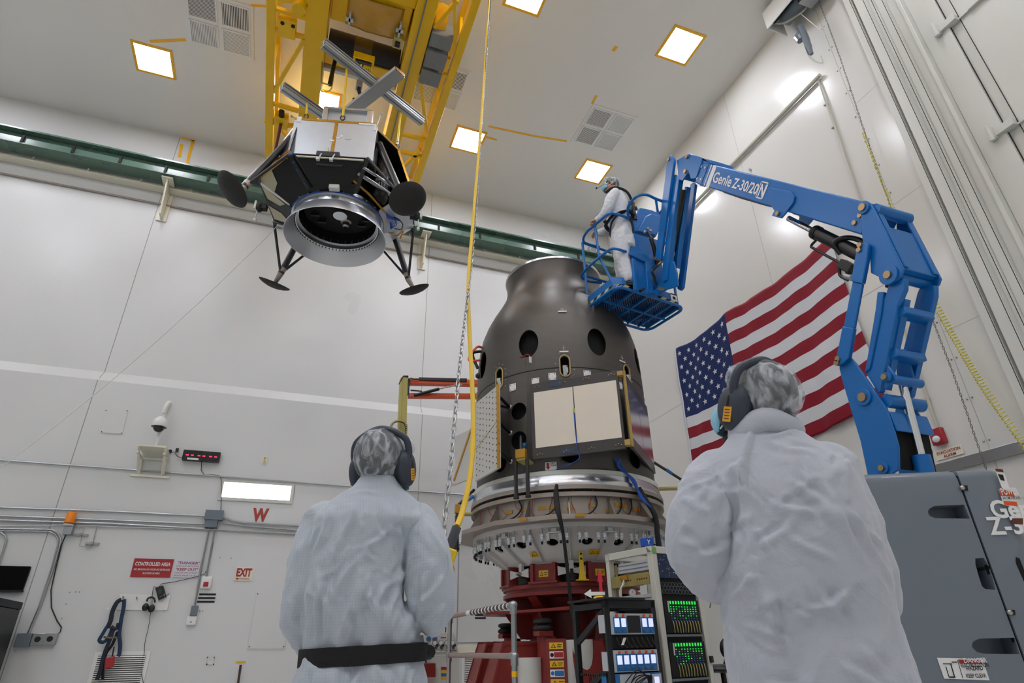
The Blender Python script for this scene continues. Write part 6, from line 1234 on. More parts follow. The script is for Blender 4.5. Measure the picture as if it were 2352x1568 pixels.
netm = mat('hair_net', 'dfe4ea', .8, alpha=.5); nt = netm.node_tree; b_ = nt.nodes['Principled BSDF']; tc = nt.nodes.new('ShaderNodeTexCoord'); mp = nt.nodes.new('ShaderNodeMapping'); mp.inputs['Scale'].default_value = (1, 1, .35); wv = nt.nodes.new('ShaderNodeTexNoise'); wv.inputs['Scale'].default_value = 30; wv.inputs['Detail'].default_value = 5; wv.inputs['Distortion'].default_value = 1.0
mr = nt.nodes.new('ShaderNodeMapRange'); mr.inputs[1].default_value = .42; mr.inputs[2].default_value = .64; mr.inputs[3].default_value = .14; mr.inputs[4].default_value = .62
nt.links.new(tc.outputs['Object'], mp.inputs[0]); nt.links.new(mp.outputs[0], wv.inputs['Vector']); nt.links.new(wv.outputs[0], mr.inputs[0]); nt.links.new(mr.outputs[0], b_.inputs['Alpha']); bp = nt.nodes.new('ShaderNodeBump'); bp.inputs['Strength'].default_value = .35; nt.links.new(wv.outputs[0], bp.inputs['Height']); nt.links.new(bp.outputs[0], b_.inputs['Normal'])
def solidify(mb, voxel, name, m, parent, it=4, disp=None, as_root=None, **kw):
    """union of overlapping closed shapes into one skin, smoothed, then displaced into folds"""
    o = obj('tmp', mb, m, None, smooth=0, loc=(0, 0, 0)); r = o.modifiers.new('r', 'REMESH'); r.mode = 'VOXEL'; r.voxel_size = voxel
    s_ = o.modifiers.new('s', 'SMOOTH'); s_.iterations = it; s_.factor = .5
    dg = bpy.context.evaluated_depsgraph_get(); me = bpy.data.meshes.new_from_object(o.evaluated_get(dg)); bpy.data.objects.remove(o)
    n = len(me.vertices); co = np.empty(n*3); me.vertices.foreach_get('co', co); co = co.reshape(-1, 3)
    if disp is not None:
        no = np.empty(n*3); me.vertices.foreach_get('normal', no); no = no.reshape(-1, 3)
        co = co+no*np.array([disp(p, q) for p, q in zip(co, no)])[:, None]
    return me, co
def creases(co, segs):
    """raise soft ridges with a valley beside them along segments given in (x, z), on the back of the cloth"""
    d = np.zeros(len(co)); wy = np.clip((.06-co[:, 1])/.06, 0, 1)
    for (x0, z0), (x1, z1), w, h in segs:
        a = np.array([x0, z0]); b = np.array([x1, z1])-a; L = np.linalg.norm(b); b = b/L; q = co[:, [0, 2]]-a; t = q@b/L; n = q@np.array([-b[1], b[0]])+.006*np.sin(t*5+x0*40)
        e = np.clip(t, 0, 1); e = np.sin(np.pi*e)**.6*(t > 0)*(t < 1); d += 1.6*h*e*(np.exp(-(n/w)**2)-.55*np.exp(-((n-1.7*w)/w)**2))
    return d*wy
def finish(me, co, F, org, name, m, parent, **kw):
    P = co@F+org; off = V3(root_of(parent).location) if parent is not None else org
    me.vertices.foreach_set('co', (P-off).ravel()); me.materials.clear(); me.materials.append(m); me.shade_smooth(); me.name = name; me.update()
    o = bpy.data.objects.new(name, me); COL.objects.link(o)
    if parent is not None: o.parent = parent
    else: o.location = off
    return tag(o, **kw)
def ringtorso(secs, n=28):
    """stacked superellipse sections (z, cx, cy, rx, ry)"""
    vs = []
    for z, cx, cy, rx, ry in secs:
        for j in range(n):
            a = 2*math.pi*j/n; c, s = math.cos(a), math.sin(a); vs.append((cx+rx*math.copysign(abs(c)**.8, c), cy+ry*math.copysign(abs(s)**.8, s), z))
    k = len(secs); fs = [(i*n+j, i*n+(j+1) % n, (i+1)*n+(j+1) % n, (i+1)*n+j) for i in range(k-1) for j in range(n)]+[tuple(range(n))[::-1], tuple((k-1)*n+j for j in range(n))]
    return MB().add(vs, fs)
def limb(mb, pts, rs, n=16, sub=6):
    k = len(pts); P = spl(pts, sub); R = np.interp(np.linspace(0, k-1, len(P)), range(k), rs)
    mb.tube(P, list(R), n); mb.ell(pts[0], float(rs[0])*.99, 14, 8); mb.ell(pts[-1], float(rs[-1])*.99, 14, 8)
def hand(mb, w, d, up, side, curl=.9, L=.085, grip=None):
    """palm, four unequal bent fingers and a thumb, growing from the wrist w along d; up = back of the hand"""
    w = V3(w); d = unit(d); up = unit(V3(up)-d*(V3(up)@d)); x = np.cross(d, up)*side
    c = w+d*L*.5; mb.ell(c, (.040, .046, .015), 14, 8, fr=[x, d, up])
    for i, (fx, fl) in enumerate(((-.028, .068), (-.010, .078), (.009, .073), (.027, .058))):
        p = w+d*L*.88+x*fx; pts = [p-d*.02, p]; a = 0; q = p
        for s, seg in ((.35, .42), (.75, .33), (.9, .25)):
            a += curl*s; q = q+(d*math.cos(a)-up*math.sin(a))*fl*seg; pts.append(q)
        mb.tube(spl(pts, 3), [.0095]*4+list(np.linspace(.0093, .0072, len(spl(pts, 3))-4)), 8); mb.ell(pts[-1], .0073, 8, 5)
    p = w+d*L*.25-x*.030; pts = [p, p-x*.022+d*.024-up*.008, p-x*.026+d*.050-up*.022, p-x*.012+d*.070-up*.034]; mb.tube(spl(pts, 3), [.0125]*4+[.0105]*3+[.009]*3, 8); mb.ell(pts[-1], .009, 8, 5)
def person(name_label, pos, face_az, skinpts, suit, suit_secs, arms, legs, head, hands, folds, voxel=.011, k=1.0, facez=0, boots=blackm, segs=None):
    a = math.radians(face_az); F = np.array([(math.cos(a), -math.sin(a), 0), (math.sin(a), math.cos(a), 0), (0, 0, 1)])*k   # rows: right, forward, up
    org = V3(pos); hc, hy, hp_ = head                      # head centre, yaw to the right, pitch up
    y_, p_ = math.radians(hy), math.radians(hp_)
    hf = unit((math.sin(y_)*math.cos(p_), math.cos(y_)*math.cos(p_), math.sin(p_))); hr = unit((math.cos(y_), -math.sin(y_), 0)); hu = np.cross(hr, hf); HF = np.array([hr, hf, hu]); H = lambda x, y, z: V3(hc)+V3((x, y, z))@HF
    # the body: one continuous skin of head, neck, trunk, arms with hands, legs
    b = MB()
    b.ell(H(0, -.012, .025), (.075, .094, .088), 20, 12, fr=HF); b.ell(H(0, .035, -.03), (.060, .055, .075), 18, 12, fr=HF); b.ell(H(0, .058, -.078), (.034, .030, .026), 12, 8, fr=HF)
    b.tube([H(0, .085, .02), H(0, .108, -.018), H(0, .112, -.03)], [.008, .013, .012], 10); b.ell(H(0, .103, -.032), (.017, .012, .010), 10, 6, fr=HF)
    b.ell(H(0, .082, .038), (.05, .014, .010), 12, 6, fr=HF); b.ell(H(0, .089, -.058), (.024, .010, .009), 12, 6, fr=HF)
    for s in (-1, 1): b.ell(H(s*.078, -.005, -.012), (.008, .018, .030), 10, 8, fr=HF); b.ell(H(s*.042, .062, -.015), (.018, .016, .018), 10, 6, fr=HF)
    limb(b, [H(0, -.02, -.05), (hc[0]*.5, -.01, 1.50), (0, 0, 1.42)], [.056, .055, .07])
    b2 = ringtorso([(z, cx, cy, rx*.82, ry*.8) for z, cx, cy, rx, ry in suit_secs]); b.v, b.f, b.m = b.v+b2.v, b.f+[tuple(i+len(b.v) for i in f) for f in b2.f], b.m+b2.m
    for (pts, rs) in arms: limb(b, pts, [r*.62 for r in rs])
    for (pts, rs) in legs: limb(b, pts, [r*.72 for r in rs])
    for h in hands: hand(b, *h)
    me, co = solidify(b, .0062, 'x', skin, None, 3); P = finish(me, co, F, org, 'person', skin, None, label=name_label, cat='person')
    # clothes
    c = ringtorso(suit_secs, 36)
    for pts, rs in arms: limb(c, pts, rs)
    for pts, rs in legs: limb(c, pts, rs)
    c.tube(spl([H(0, -.03, -.10), (hc[0]*.7, -.012, 1.53), (hc[0]*.3, 0, 1.46)], 5), list(np.linspace(.066, .088, 11)), 24)
    me, co = solidify(c, voxel, 'x', suit, None, 3, folds)
    if segs:
        n_ = len(me.vertices); no_ = np.empty(n_*3); me.vertices.foreach_get('normal', no_); co = co+no_.reshape(-1, 3)*creases(co, segs)[:, None]
    cov = finish(me, co, F, org, 'coverall', suit, P)
    W = lambda q: V3(q)@F+org
    # hair, net, mask
    hm = MB().ell(H(0, -.016, .032), (.081, .100, .092), 24, 14, fr=HF, z0=-.75); me, co = solidify(hm, .008, 'x', hairm, None, 3, lambda p, q: .003*noise.noise(Vector(p)*40)); keep = finish(me, co, F, org, 'hair', hairm, P)
    nm = MB().ell(H(0, -.024, .034), (.084, .104, .095), 28, 16, fr=HF, z0=-.8); nm.ell(H(.0, .02, .07), (.075, .07, .06), 16, 10, fr=HF); nm.ell(H(.0, .06, .10), (.05, .05, .04), 16, 10, fr=HF) if facez else None
    fn = lambda p, q: .007*(abs(noise.noise(Vector((p[0]*22, p[1]*22, p[2]*7))))-.2)+.0025*noise.noise(Vector(p)*50)
    me, co = solidify(nm, .0055, 'x', netm, None, 3, fn); finish(me, co, F, org, 'hair_net', netm, P)
    mk_ = MB(); nu, nv = 12, 8; vs = []
    for j in range(nv+1):
        for i in range(nu+1):
            u = -1+2*i/nu; v = -1+2*j/nv; an = u*1.15; r = .070+.03*(1-v*v)*(1-u*u); vs.append(H(math.sin(an)*(r*.98+.005), .030+math.cos(an)*(r), -.048+v*.048*(1-.25*abs(u))))
    mk_.add(vs, [(j*(nu+1)+i, j*(nu+1)+i+1, (j+1)*(nu+1)+i+1, (j+1)*(nu+1)+i) for j in range(nv) for i in range(nu)]); mo = obj('face_mask', MB().add([W(v) for v in mk_.v], mk_.f), maskm, P, smooth=80); so = mo.modifiers.new('s', 'SOLIDIFY'); so.thickness = .003
    for s in (-1, 1): obj('ear_loop', MB().tube([W(v) for v in spl([H(s*.068, .055, -.01), H(s*.085, .01, .0), H(s*.088, -.01, -.015), H(s*.07, .05, -.075)])], .002, 6), paper, P)
    e = MB(); [e.ell(W(H(s*.031, .079, .018)), .012*k, 10, 8) for s in (-1, 1)]; obj('eyes', e, white, P)
    for pts, rs in legs:
        f_ = V3(pts[-1]); m = MB().ell(W(f_+V3((0, .06, -.04))), (.045, .045, .05), 12, 6); s_ = MB()
        s_.prism([W((f_[0]+x, f_[1]+y, 0)) for x, y in ((-.045, -.08), (.045, -.08), (.05, .10), (.03, .19), (-.03, .19), (-.05, .10))], (0, 0, .03)); me2 = s_
        me2.prism([W((f_[0]+x, f_[1]+y, .028)) for x, y in ((-.042, -.08), (.042, -.08), (.046, .10), (.028, .18), (-.028, .18), (-.046, .10))], (0, 0, .045)); me2.tube([W((f_[0], f_[1]-.01, .05)), W((f_[0], f_[1], .16))], .052*k, 14); obj('boot', me2, boots, P, bevel=.012)
    return P, cov, W, H, F, HF
def earmuffs(P, W, H, mtop=.118):
    g = obj('earmuff', MB().tube([W(v) for v in spl([H(-.092, -.012, .0), H(-.104, -.012, .045), H(-.085, -.014, .095), H(0, -.016, .128), H(.085, -.014, .095), H(.104, -.012, .045), H(.092, -.012, .0)], 6)], [.009]*3+[.012]*31+[.009]*3, 10, flat=1.0, up=(0, 1, 0)), muff, P)
    for s in (-1, 1):
        cu = MB(); fr = None; a0, a1 = W(H(s*.066, -.006, -.015)), W(H(s*.100, -.006, -.015)); ax = unit(a1-a0)
        hu = unit(W(H(0, 0, .1))-W(H(0, 0, 0))); hf = unit(W(H(0, .1, 0))-W(H(0, 0, 0)))
        obj('ear_cushion', MB().tube([a0-ax*.002+hu*.040*math.sin(q)+hf*.033*math.cos(q)+ax*.008 for q in np.linspace(0, 2*math.pi, 25)[:-1]], .015, 10, closed=True), blackm, g)
        c = MB(); 
        for r_, o in ((.052, .012), (.054, .022), (.046, .040), (.028, .047), (.0, .048)): pass
        ell = lambda r_, o, n=24: [a0+ax*o+hu*r_*1.18*math.sin(q)+hf*r_*.92*math.cos(q) for q in np.linspace(0, 2*math.pi, n+1)[:-1]]
        prof = [(.040, .006), (.052, .012), (.054, .022), (.050, .034), (.040, .043), (.018, .047)]; vs = [p for r_, o in prof for p in ell(r_, o)]; n = 24
        c.add(vs, [(i*n+j, i*n+(j+1) % n, (i+1)*n+(j+1) % n, (i+1)*n+j) for i in range(len(prof)-1) for j in range(n)]+[tuple(range((len(prof)-1)*n, len(prof)*n))]); obj('ear_cup', c, muff, g, smooth=60)
        st = a0+ax*.0475-hu*.022+hf*-.004; obj('warning_sticker', MB().obox(st, hf*.013, hu*.020, ax*.0012), stickY, g, smooth=0); k2 = MB(); [k2.obox(st+ax*.0014+hu*z, hf*.008, hu*.0012, ax*.0004) for z in (-.012, -.004, .004, .012)]; obj('sticker_print', k2, brownm, g, smooth=0)
        obj('cup_arm', MB().tube([a0+ax*.03+hu*.055, a0+ax*.045+hu*.02, a0+ax*.046], .005, 8), blackm, g)
    return g
def az2(az, d): a = math.radians(az); return (d*math.sin(a), d*math.cos(a), 0)
def wr(p, s=1): return noise.noise(Vector(p)*s)
def foldsA(p, q):
    x, y, z = p; v = .010*noise.noise(Vector((x*9, y*9, z*2.6)))+.009*(1-2.4*min(.4, abs(noise.noise(Vector((x*11+z*5, y*11, z*5))))))+.0025*(1-2*abs(noise.noise(Vector((x*30, y*30, z*22)))))
    w = math.exp(-((z-1.09)/.07)**2); v += w*.012*math.sin(x*70+3*noise.noise(Vector((x*6, y*6, 0))))*(.6+.4*noise.noise(Vector((x*20, y*20, z*8))))
    return v*min(1, max(.15, (1.56-z)*8+.2))
def seam(x, y, z, x1):                            # stitched seam from the collar towards the armpit
    if y > 0 or z > 1.58 or z < 1.2: return 0
    x0 = x1*.35+x1*1.1*(1.57-z)/.17*(1 if z > 1.4 else 1) if z > 1.4 else x1*1.45
    return .0035*math.exp(-((x-x0)/.007)**2)
def foldsB(p, q):
    x, y, z = p; v = .010*noise.noise(Vector((x*8, y*8, z*3)))+.0075*(1-2.4*min(.4, abs(noise.noise(Vector((x*9+z*5, y*9, z*6-x*5))))))+.0022*(1-2*abs(noise.noise(Vector((x*24-z*9, y*24, z*18)))))
    return v*min(1, max(.15, (1.56-z)*8+.2))+seam(x, y, z, -.05)*1.5
# left worker with the black belt
secA = [(.78, .0, .0, .165, .125), (.9, .0, .0, .178, .135), (1.0, .004, .0, .182, .135), (1.045, .004, 0, .170, .122), (1.07, .005, 0, .164, .118), (1.09, .005, .0, .168, .122), (1.15, -.012, -.005, .170, .135), (1.22, -.038, -.01, .148, .135), (1.33, -.042, -.012, .146, .135), (1.39, -.034, -.01, .156, .13), (1.45, -.01, -.01, .184, .125), (1.49, -.004, -.006, .165, .11), (1.53, 0, -.003, .125, .09), (1.565, .003, .0, .082, .075), (1.60, .006, 0, .062, .065)]
armsA = [([(-.155, 0, 1.455), (-.188, -.015, 1.32), (-.190, -.0, 1.17), (-.14, .14, 1.12), (-.08, .27, 1.15)], [.066, .062, .058, .055, .042]), ([(.135, -.01, 1.445), (.172, -.060, 1.35), (.196, -.045, 1.195), (.205, .13, 1.22), (.235, .26, 1.30)], [.068, .068, .068, .056, .042])]
legsA = [([(-.09, 0, .84), (-.10, .01, .5), (-.10, 0, .14)], [.105, .085, .065]), ([(.09, 0, .84), (.10, .01, .5), (.10, 0, .14)], [.105, .085, .065])]
handsA = [((.237, .27, 1.305), (.1, .7, .6), (-.6, .5, -.5), 1, 1.2), ((-.075, .285, 1.15), (.3, 1, .1), (0, 0, 1), -1, .7)]
rs_ = random.Random(11)
segA = [((x, 1.10), (x+rs_.uniform(-.03, .03), 1.10+rs_.uniform(.06, .20)), rs_.uniform(.007, .011), rs_.uniform(.005, .010)) for x in np.linspace(-.16, .14, 13)]
segA += [((x, 1.03), (x+rs_.uniform(-.02, .02), .93), .009, .008) for x in np.linspace(-.15, .15, 9)]
segA += [((-.10, 1.20), (-.03, 1.34), .010, .007), ((-.03, 1.34), (.06, 1.42), .008, .005), ((.10, 1.30), (.03, 1.20), .010, .006), ((-.12, 1.48), (-.17, 1.33), .012, .007), ((-.06, 1.50), (-.10, 1.30), .011, .006), ((.02, 1.30), (-.05, 1.17), .010, .006), ((-.15, 1.30), (-.10, 1.15), .010, .006), ((.14, 1.47), (.17, 1.35), .010, .006), ((.20, 1.40), (.24, 1.28), .009, .006), ((.15, 1.20), (.23, 1.27), .009, .007), ((.16, 1.15), (.24, 1.19), .008, .006), ((-.23, 1.22), (-.19, 1.15), .008, .007), ((-.08, 1.52), (.03, 1.535), .008, .004), ((.0, 1.46), (.04, 1.36), .009, .005), ((.055, 1.54), (.10, 1.28), .006, .006)]
segA += [((x, z), (x+rs_.uniform(-.06, .06), z-rs_.uniform(.03, .10)), rs_.uniform(.006, .009), rs_.uniform(.002, .0045)) for x, z in ((rs_.uniform(-.17, .14), rs_.uniform(1.15, 1.5)) for i in range(26))]
PA, covA, WA, HA, FA, _ = person('person in white coverall and black belt seen from behind, left of the stack', az2(8.0, 2.07), 9, None, suitA, secA, armsA, legsA, ((.016, .008, 1.645), 27, 14), handsA, foldsA, .0075, segs=segA)
earmuffs(PA, WA, HA)
m = MB(); n = 40; vs = []
for z, e in ((1.044, .004), (1.046, .019), (1.094, .021), (1.096, .004)):
    for j in range(n): a = 2*math.pi*j/n; vs.append(WA((.005+(.170+e)*math.cos(a), (.124+e)*math.sin(a), z+.006*math.cos(a)-.004)))
m.add(vs, [(i*n+j, i*n+(j+1) % n, (i+1)*n+(j+1) % n, (i+1)*n+j) for i in range(3) for j in range(n)]); obj('belt', m, band, PA, smooth=60)
m = MB().tube([WA((.178, .0, 1.07)), WA((.2, .03, 1.07)), WA((.19, .06, 1.07))], .022, 10); obj('belt_end', m, band, PA)
obj('badge_lanyard', MB().prism([WA((.150, .06, 1.14)), WA((.178, .06, 1.15)), WA((.165, .08, 1.08)), WA((.15, .08, 1.085))], (.001, .01, 0)), yel2, PA)
# hood of the bouffant beyond the right cup
m = MB().ell(HA(.045, .05, .055), (.05, .055, .055), 14, 8); me, co = solidify(m, .006, 'x', netm, None, 2, lambda p, q: .006*noise.noise(Vector(p)*35)); finish(me, co, FA, V3(az2(8.0, 2.07)), 'hair_net', mat('net_solid', 'dde2e8', .8, alpha=.75), PA)
# pendant control held by that worker, its hose and chain
g0 = WA((.262, .34, 1.36)); pt_ = thing('crane_pendant', 'yellow crane pendant control held up at the right arm of the belted worker', 'control', g0-V3((0, 0, .1)))
gp = V3(onP(1029, 1268, g0, unit(g0*[1, 1, 0]))); up1 = unit(V3(onP(1045, 1222, g0, unit(g0*[1, 1, 0])))-gp)
sd = unit(np.cross(up1, unit(g0*[1, 1, 0]))); fw = np.cross(sd, up1)
obj('body', MB().obox(gp-up1*.06, sd*.034, fw*.03, up1*.075), yel2, pt_, bevel=.008); k = MB(); [k.cyl(gp-up1*(.02+.03*i)+sd*.02, gp-up1*(.02+.03*i)+sd*.045, .011, 10) for i in range(4)]; obj('guard_button', k, yel2, pt_)
obj('strain_relief', MB().tube([gp+up1*.005, gp+up1*.02, gp+up1*.10], [.014, .019, .018], 14), mat('relief_grey', '4d4f57', .6), pt_)
top_ = onZ(1127, -8, 9.6); hs = gp+up1*.1
def mixp(px, s):                                   # point on the sight line at the distance fraction s between hand and crane
    v = ray(*px); v = v/np.hypot(v[0], v[1]); d = np.hypot(hs[0], hs[1])*(1-s)+np.hypot(top_[0], top_[1])*s; return CAM+v*d
hose = [hs]+[mixp(p, s) for p, s in (((1062, 1175), .03), (1077, 1110) and ((1077, 1110), .06), ((1085, 1040), .09), ((1087, 950), .13), ((1083, 850), .18), ((1077, 740), .24), ((1076, 640), .30), ((1084, 540), .37), ((1092, 440), .44), ((1101, 330), .54), ((1109, 220), .66), ((1116, 110), .82), ((1123, -5), 1.0))]
hr = [.0125]*5+[.0125]*5+[.012]*3+[.011]*2
hose.append(hose[-1]+V3((0, .02, .33))); chp_top = hose[-1]+V3((.05, 0, 0))
obj('pendant_hose', MB().tube(spl(hose, 8), .0125, 10), mat('hose_yellow', 'e0b818', .5), label='long yellow pendant hose hanging from the crane to the belted worker', cat='hose')
chp = [mixp(p, s) for p, s in (((1019, 1230), .0), ((1024, 1170), .02), ((1036, 1060), .06), ((1048, 920), .12), ((1060, 800), .19), ((1073, 690), .26), ((1083, 600), .33), ((1093, 480), .42), ((1102, 350), .52), ((1112, 200), .69), ((1128, -5), 1.0))]
chp.append(chp_top)
def chain(pts, L, r, label, m=galv, w=.45):
    P = spl(pts, 12); cum = [0]
    for a, b in zip(P, P[1:]): cum.append(cum[-1]+np.linalg.norm(b-a))
    tot = cum[-1]; n = int(tot/(L*.74)); mb = MB(); j = 0
    for i in range(n):
        s = (i+.5)*tot/n; j = int(np.searchsorted(cum, s))-1; f_ = (s-cum[j])/(cum[j+1]-cum[j]); c = P[j]*(1-f_)+P[j+1]*f_; d = unit(P[j+1]-P[j])
        u = unit(np.cross(d, (0.3, 1, 0))); v = np.cross(d, u); a_ = math.radians(90*(i % 2)+35); x = u*math.cos(a_)+v*math.sin(a_); h = L/2-r; ww = L*w/2-r
        mb.tube([c+d*(h-ww)*sy+x*ww*math.cos(q)+d*ww*math.sin(q)*1.0 for sy, qs in ((1, (0, 1.05, 2.09, 3.14)), (-1, (3.14, 4.19, 5.24, 6.28))) for q in qs], r, 5, closed=True)
    return obj('chain', mb, m, label=label, cat='chain')
chain(chp, .056, .0035, 'galvanised chain hanging beside the yellow pendant hose')
# right worker
secB = [(.78, .01, .0, .18, .14), (.9, .012, .0, .192, .145), (1.0, .012, .0, .190, .145), (1.1, .012, 0, .188, .145), (1.2, .020, -.01, .182, .15), (1.28, .036, -.015, .162, .15), (1.36, .040, -.015, .158, .145), (1.42, .028, -.012, .166, .135), (1.46, .008, -.01, .172, .125), (1.505, .002, -.006, .145, .105), (1.545, .006, -.003, .105, .085), (1.585, .012, .0, .076, .075), (1.61, .014, 0, .068, .07)]
armsB = [([(-.125, -.01, 1.465), (-.170, -.05, 1.37), (-.190, -.03, 1.265), (-.165, .14, 1.235), (-.09, .28, 1.27)], [.078, .084, .082, .064, .045]), ([(.135, 0, 1.46), (.150, -.0, 1.35), (.160, .03, 1.18), (.13, .16, 1.12), (.08, .28, 1.16)], [.072, .066, .062, .056, .044])]
handsB = [((-.085, .295, 1.27), (.5, 1, .1), (0, 0, 1), -1, .8), ((.075, .295, 1.16), (-.4, 1, .1), (0, 0, 1), 1, .8)]
rs_ = random.Random(5)
segB = [((-.10, 1.46), (-.125, 1.30), .010, .008), ((-.03, 1.56), (-.075, 1.38), .007, .008), ((-.02, 1.36), (.10, 1.33), .009, .006), ((.0, 1.30), (.09, 1.22), .009, .006), ((.04, 1.42), (.12, 1.30), .010, .006), ((.10, 1.40), (.15, 1.22), .010, .007), ((-.05, 1.26), (.03, 1.33), .009, .006), ((-.09, 1.22), (-.05, 1.10), .010, .006), ((.02, 1.22), (.08, 1.08), .010, .006), ((.12, 1.20), (.06, 1.12), .009, .006), ((-.22, 1.40), (-.15, 1.36), .010, .006), ((-.20, 1.25), (-.12, 1.29), .009, .007), ((-.24, 1.30), (-.16, 1.26), .009, .005), ((.0, 1.14), (.12, 1.16), .008, .006), ((-.12, 1.12), (-.02, 1.06), .009, .006), ((.15, 1.34), (.19, 1.18), .009, .006), ((-.15, 1.17), (-.08, 1.20), .008, .006), ((.0, 1.54), (.09, 1.545), .007, .005), ((.03, 1.50), (.11, 1.47), .009, .004), ((-.06, 1.20), (-.06, 1.02), .009, .006), ((.05, 1.04), (.13, .97), .009, .006), ((-.10, 1.0), (.0, .96), .009, .006)]
segB += [((x, z), (x+rs_.uniform(-.09, .09), z-rs_.uniform(-.03, .09)), rs_.uniform(.005, .009), rs_.uniform(.002, .0045)) for x, z in ((rs_.uniform(-.2, .18), rs_.uniform(.98, 1.5)) for i in range(48))]
PB, covB, WB, HB, FB, _ = person('person in loose white coverall seen from behind, at the right near the boom lift', az2(44.3, 1.67), 42, None, suitB, secB, armsB, legsA, ((.006, .012, 1.655), -50, 22), handsB, foldsB, .0075, segs=segB)
earmuffs(PB, WB, HB)
m = MB().tube([WB(V3((.016+.075*math.cos(q), .0+.08*math.sin(q), 1.575+.012*math.sin(q*3)))) for q in np.linspace(0, 2*math.pi, 33)[:-1]], .022, 12, closed=True, flat=1.5); obj('collar', m, suitB, PB)
# beard under the mask
obj('beard', MB().ell(WB(HB(0, .045, -.085)), (.045, .045, .03), 14, 8), hairm, PB)
# worker in the basket
secC = [(.6, 0, 0, .18, .15), (.7, .0, .0, .18, .155), (.85, .0, .0, .175, .15), (1.0, 0, 0, .165, .135), (1.12, 0, 0, .17, .135), (1.3, .0, 0, .185, .145), (1.4, .0, .0, .185, .13), (1.47, 0, 0, .165, .10), (1.52, 0, .0, .11, .08), (1.56, .0, .0, .07, .07), (1.59, 0, .01, .06, .06)]
armsC = [([(-.165, .01, 1.42), (-.205, .08, 1.30), (-.21, .12, 1.17), (-.17, .20, 1.08), (-.14, .27, 1.05)], [.068, .070, .068, .058, .045]), ([(.165, .01, 1.42), (.205, .08, 1.3), (.21, .12, 1.17), (.18, .20, 1.08), (.15, .27, 1.05)], [.068, .070, .068, .058, .045])]
legsC = [([(-.085, 0, .78), (-.09, .03, .45), (-.1, .0, .13)], [.115, .10, .08]), ([(.085, 0, .78), (.1, .03, .45), (.11, .02, .13)], [.115, .10, .08])]
handsC = [((-.135, .285, 1.05), (0, 1, -.25), (-.3, .2, 1), -1, 1.5), ((.145, .285, 1.05), (0, 1, -.25), (.3, .2, 1), 1, 1.5)]
fC = lambda p, q: .010*noise.noise(Vector((p[0]*9, p[1]*9, p[2]*4)))+.005*(1-2*abs(noise.noise(Vector(p)*14)))
pc = onZ(1440, 655, 5.08); pc = pc+unit(pc*[1, 1, 0])*.13+V3((.01, 0, 0))
pc[2] = 5.075
PC, covC, WC, HC, FC, _ = person('person in white coverall and navy harness standing in the lift basket, gripping its rail', pc, -58, None, suitC, secC, armsC, legsC, ((0, .05, 1.70), -8, 6), handsC, fC, .011, k=1.03, facez=1)
def strapP(W, pts, r, m, name, P): return obj(name, MB().tube([W(v) for v in spl(pts, 5)], r, 8, flat=.4, up=(0, 0, 1)), m, P)
hn = [([(-.10, .10, 1.50), (-.12, .0, 1.545), (-.09, -.11, 1.46), (.02, -.15, 1.30), (.14, -.10, 1.12)], navy), ([(.10, .10, 1.50), (.12, .0, 1.545), (.09, -.11, 1.46), (-.02, -.15, 1.30), (-.14, -.10, 1.12)], navy),
      ([(-.175, .05, 1.05), (-.165, -.08, 1.09), (0, -.145, 1.10), (.165, -.08, 1.09), (.175, .05, 1.05), (0, .14, 1.04), (-.175, .05, 1.05)], navy), ([(-.185, .0, 1.32), (-.165, .10, 1.25), (-.1, .145, 1.2), (.1, .145, 1.2), (.165, .1, 1.25), (.185, 0, 1.32)], navy),
      ([(-.17, .0, 1.06), (-.16, .08, .93), (-.06, .10, .80), (-.02, 0, .74), (-.09, -.11, .82), (-.15, -.1, 1.0)], navy), ([(.17, .0, 1.06), (.16, .08, .93), (.06, .10, .80), (.02, 0, .74), (.09, -.11, .82), (.15, -.1, 1.0)], navy)]
hn = [([(x*1.1, y*1.22+(-.012 if y < 0 else .012), z) for x, y, z in p], m_) for p, m_ in hn]
h0 = strapP(WC, hn[0][0], .026, navy, 'harness_strap', PC)
for pts, mm in hn[1:]: strapP(WC, pts, .026, mm, 'harness_strap', PC)
obj('back_pad', MB().ell(WC((0, -.18, 1.33)), (.05, .05, .06), 12, 8), blackm, PC); strapP(WC, [(0, -.17, 1.36), (.06, -.21, 1.2), (.10, -.2, .98), (.12, -.16, .86)], .022, blackm, 'lanyard', PC); obj('shock_pack', MB().tube([WC((-.05, -.19, 1.28)), WC((-.02, -.2, 1.05))], .03, 8), blackm, PC); obj('chrome_buckle', MB().obox(WC((-.175, -.05, 1.08)), FC[0]*.01, FC[1]*.03, FC[2]*.03), chrome, PC)
obj('boom_microphone', MB().tube([WC(HC(-.08, .02, -.03)), WC(HC(-.08, .13, -.07)), WC(HC(-.03, .19, -.075))], .003, 6), blackm, PC); obj('microphone_foam', MB().ell(WC(HC(-.03, .20, -.075)), .014, 10, 6), black2, PC)
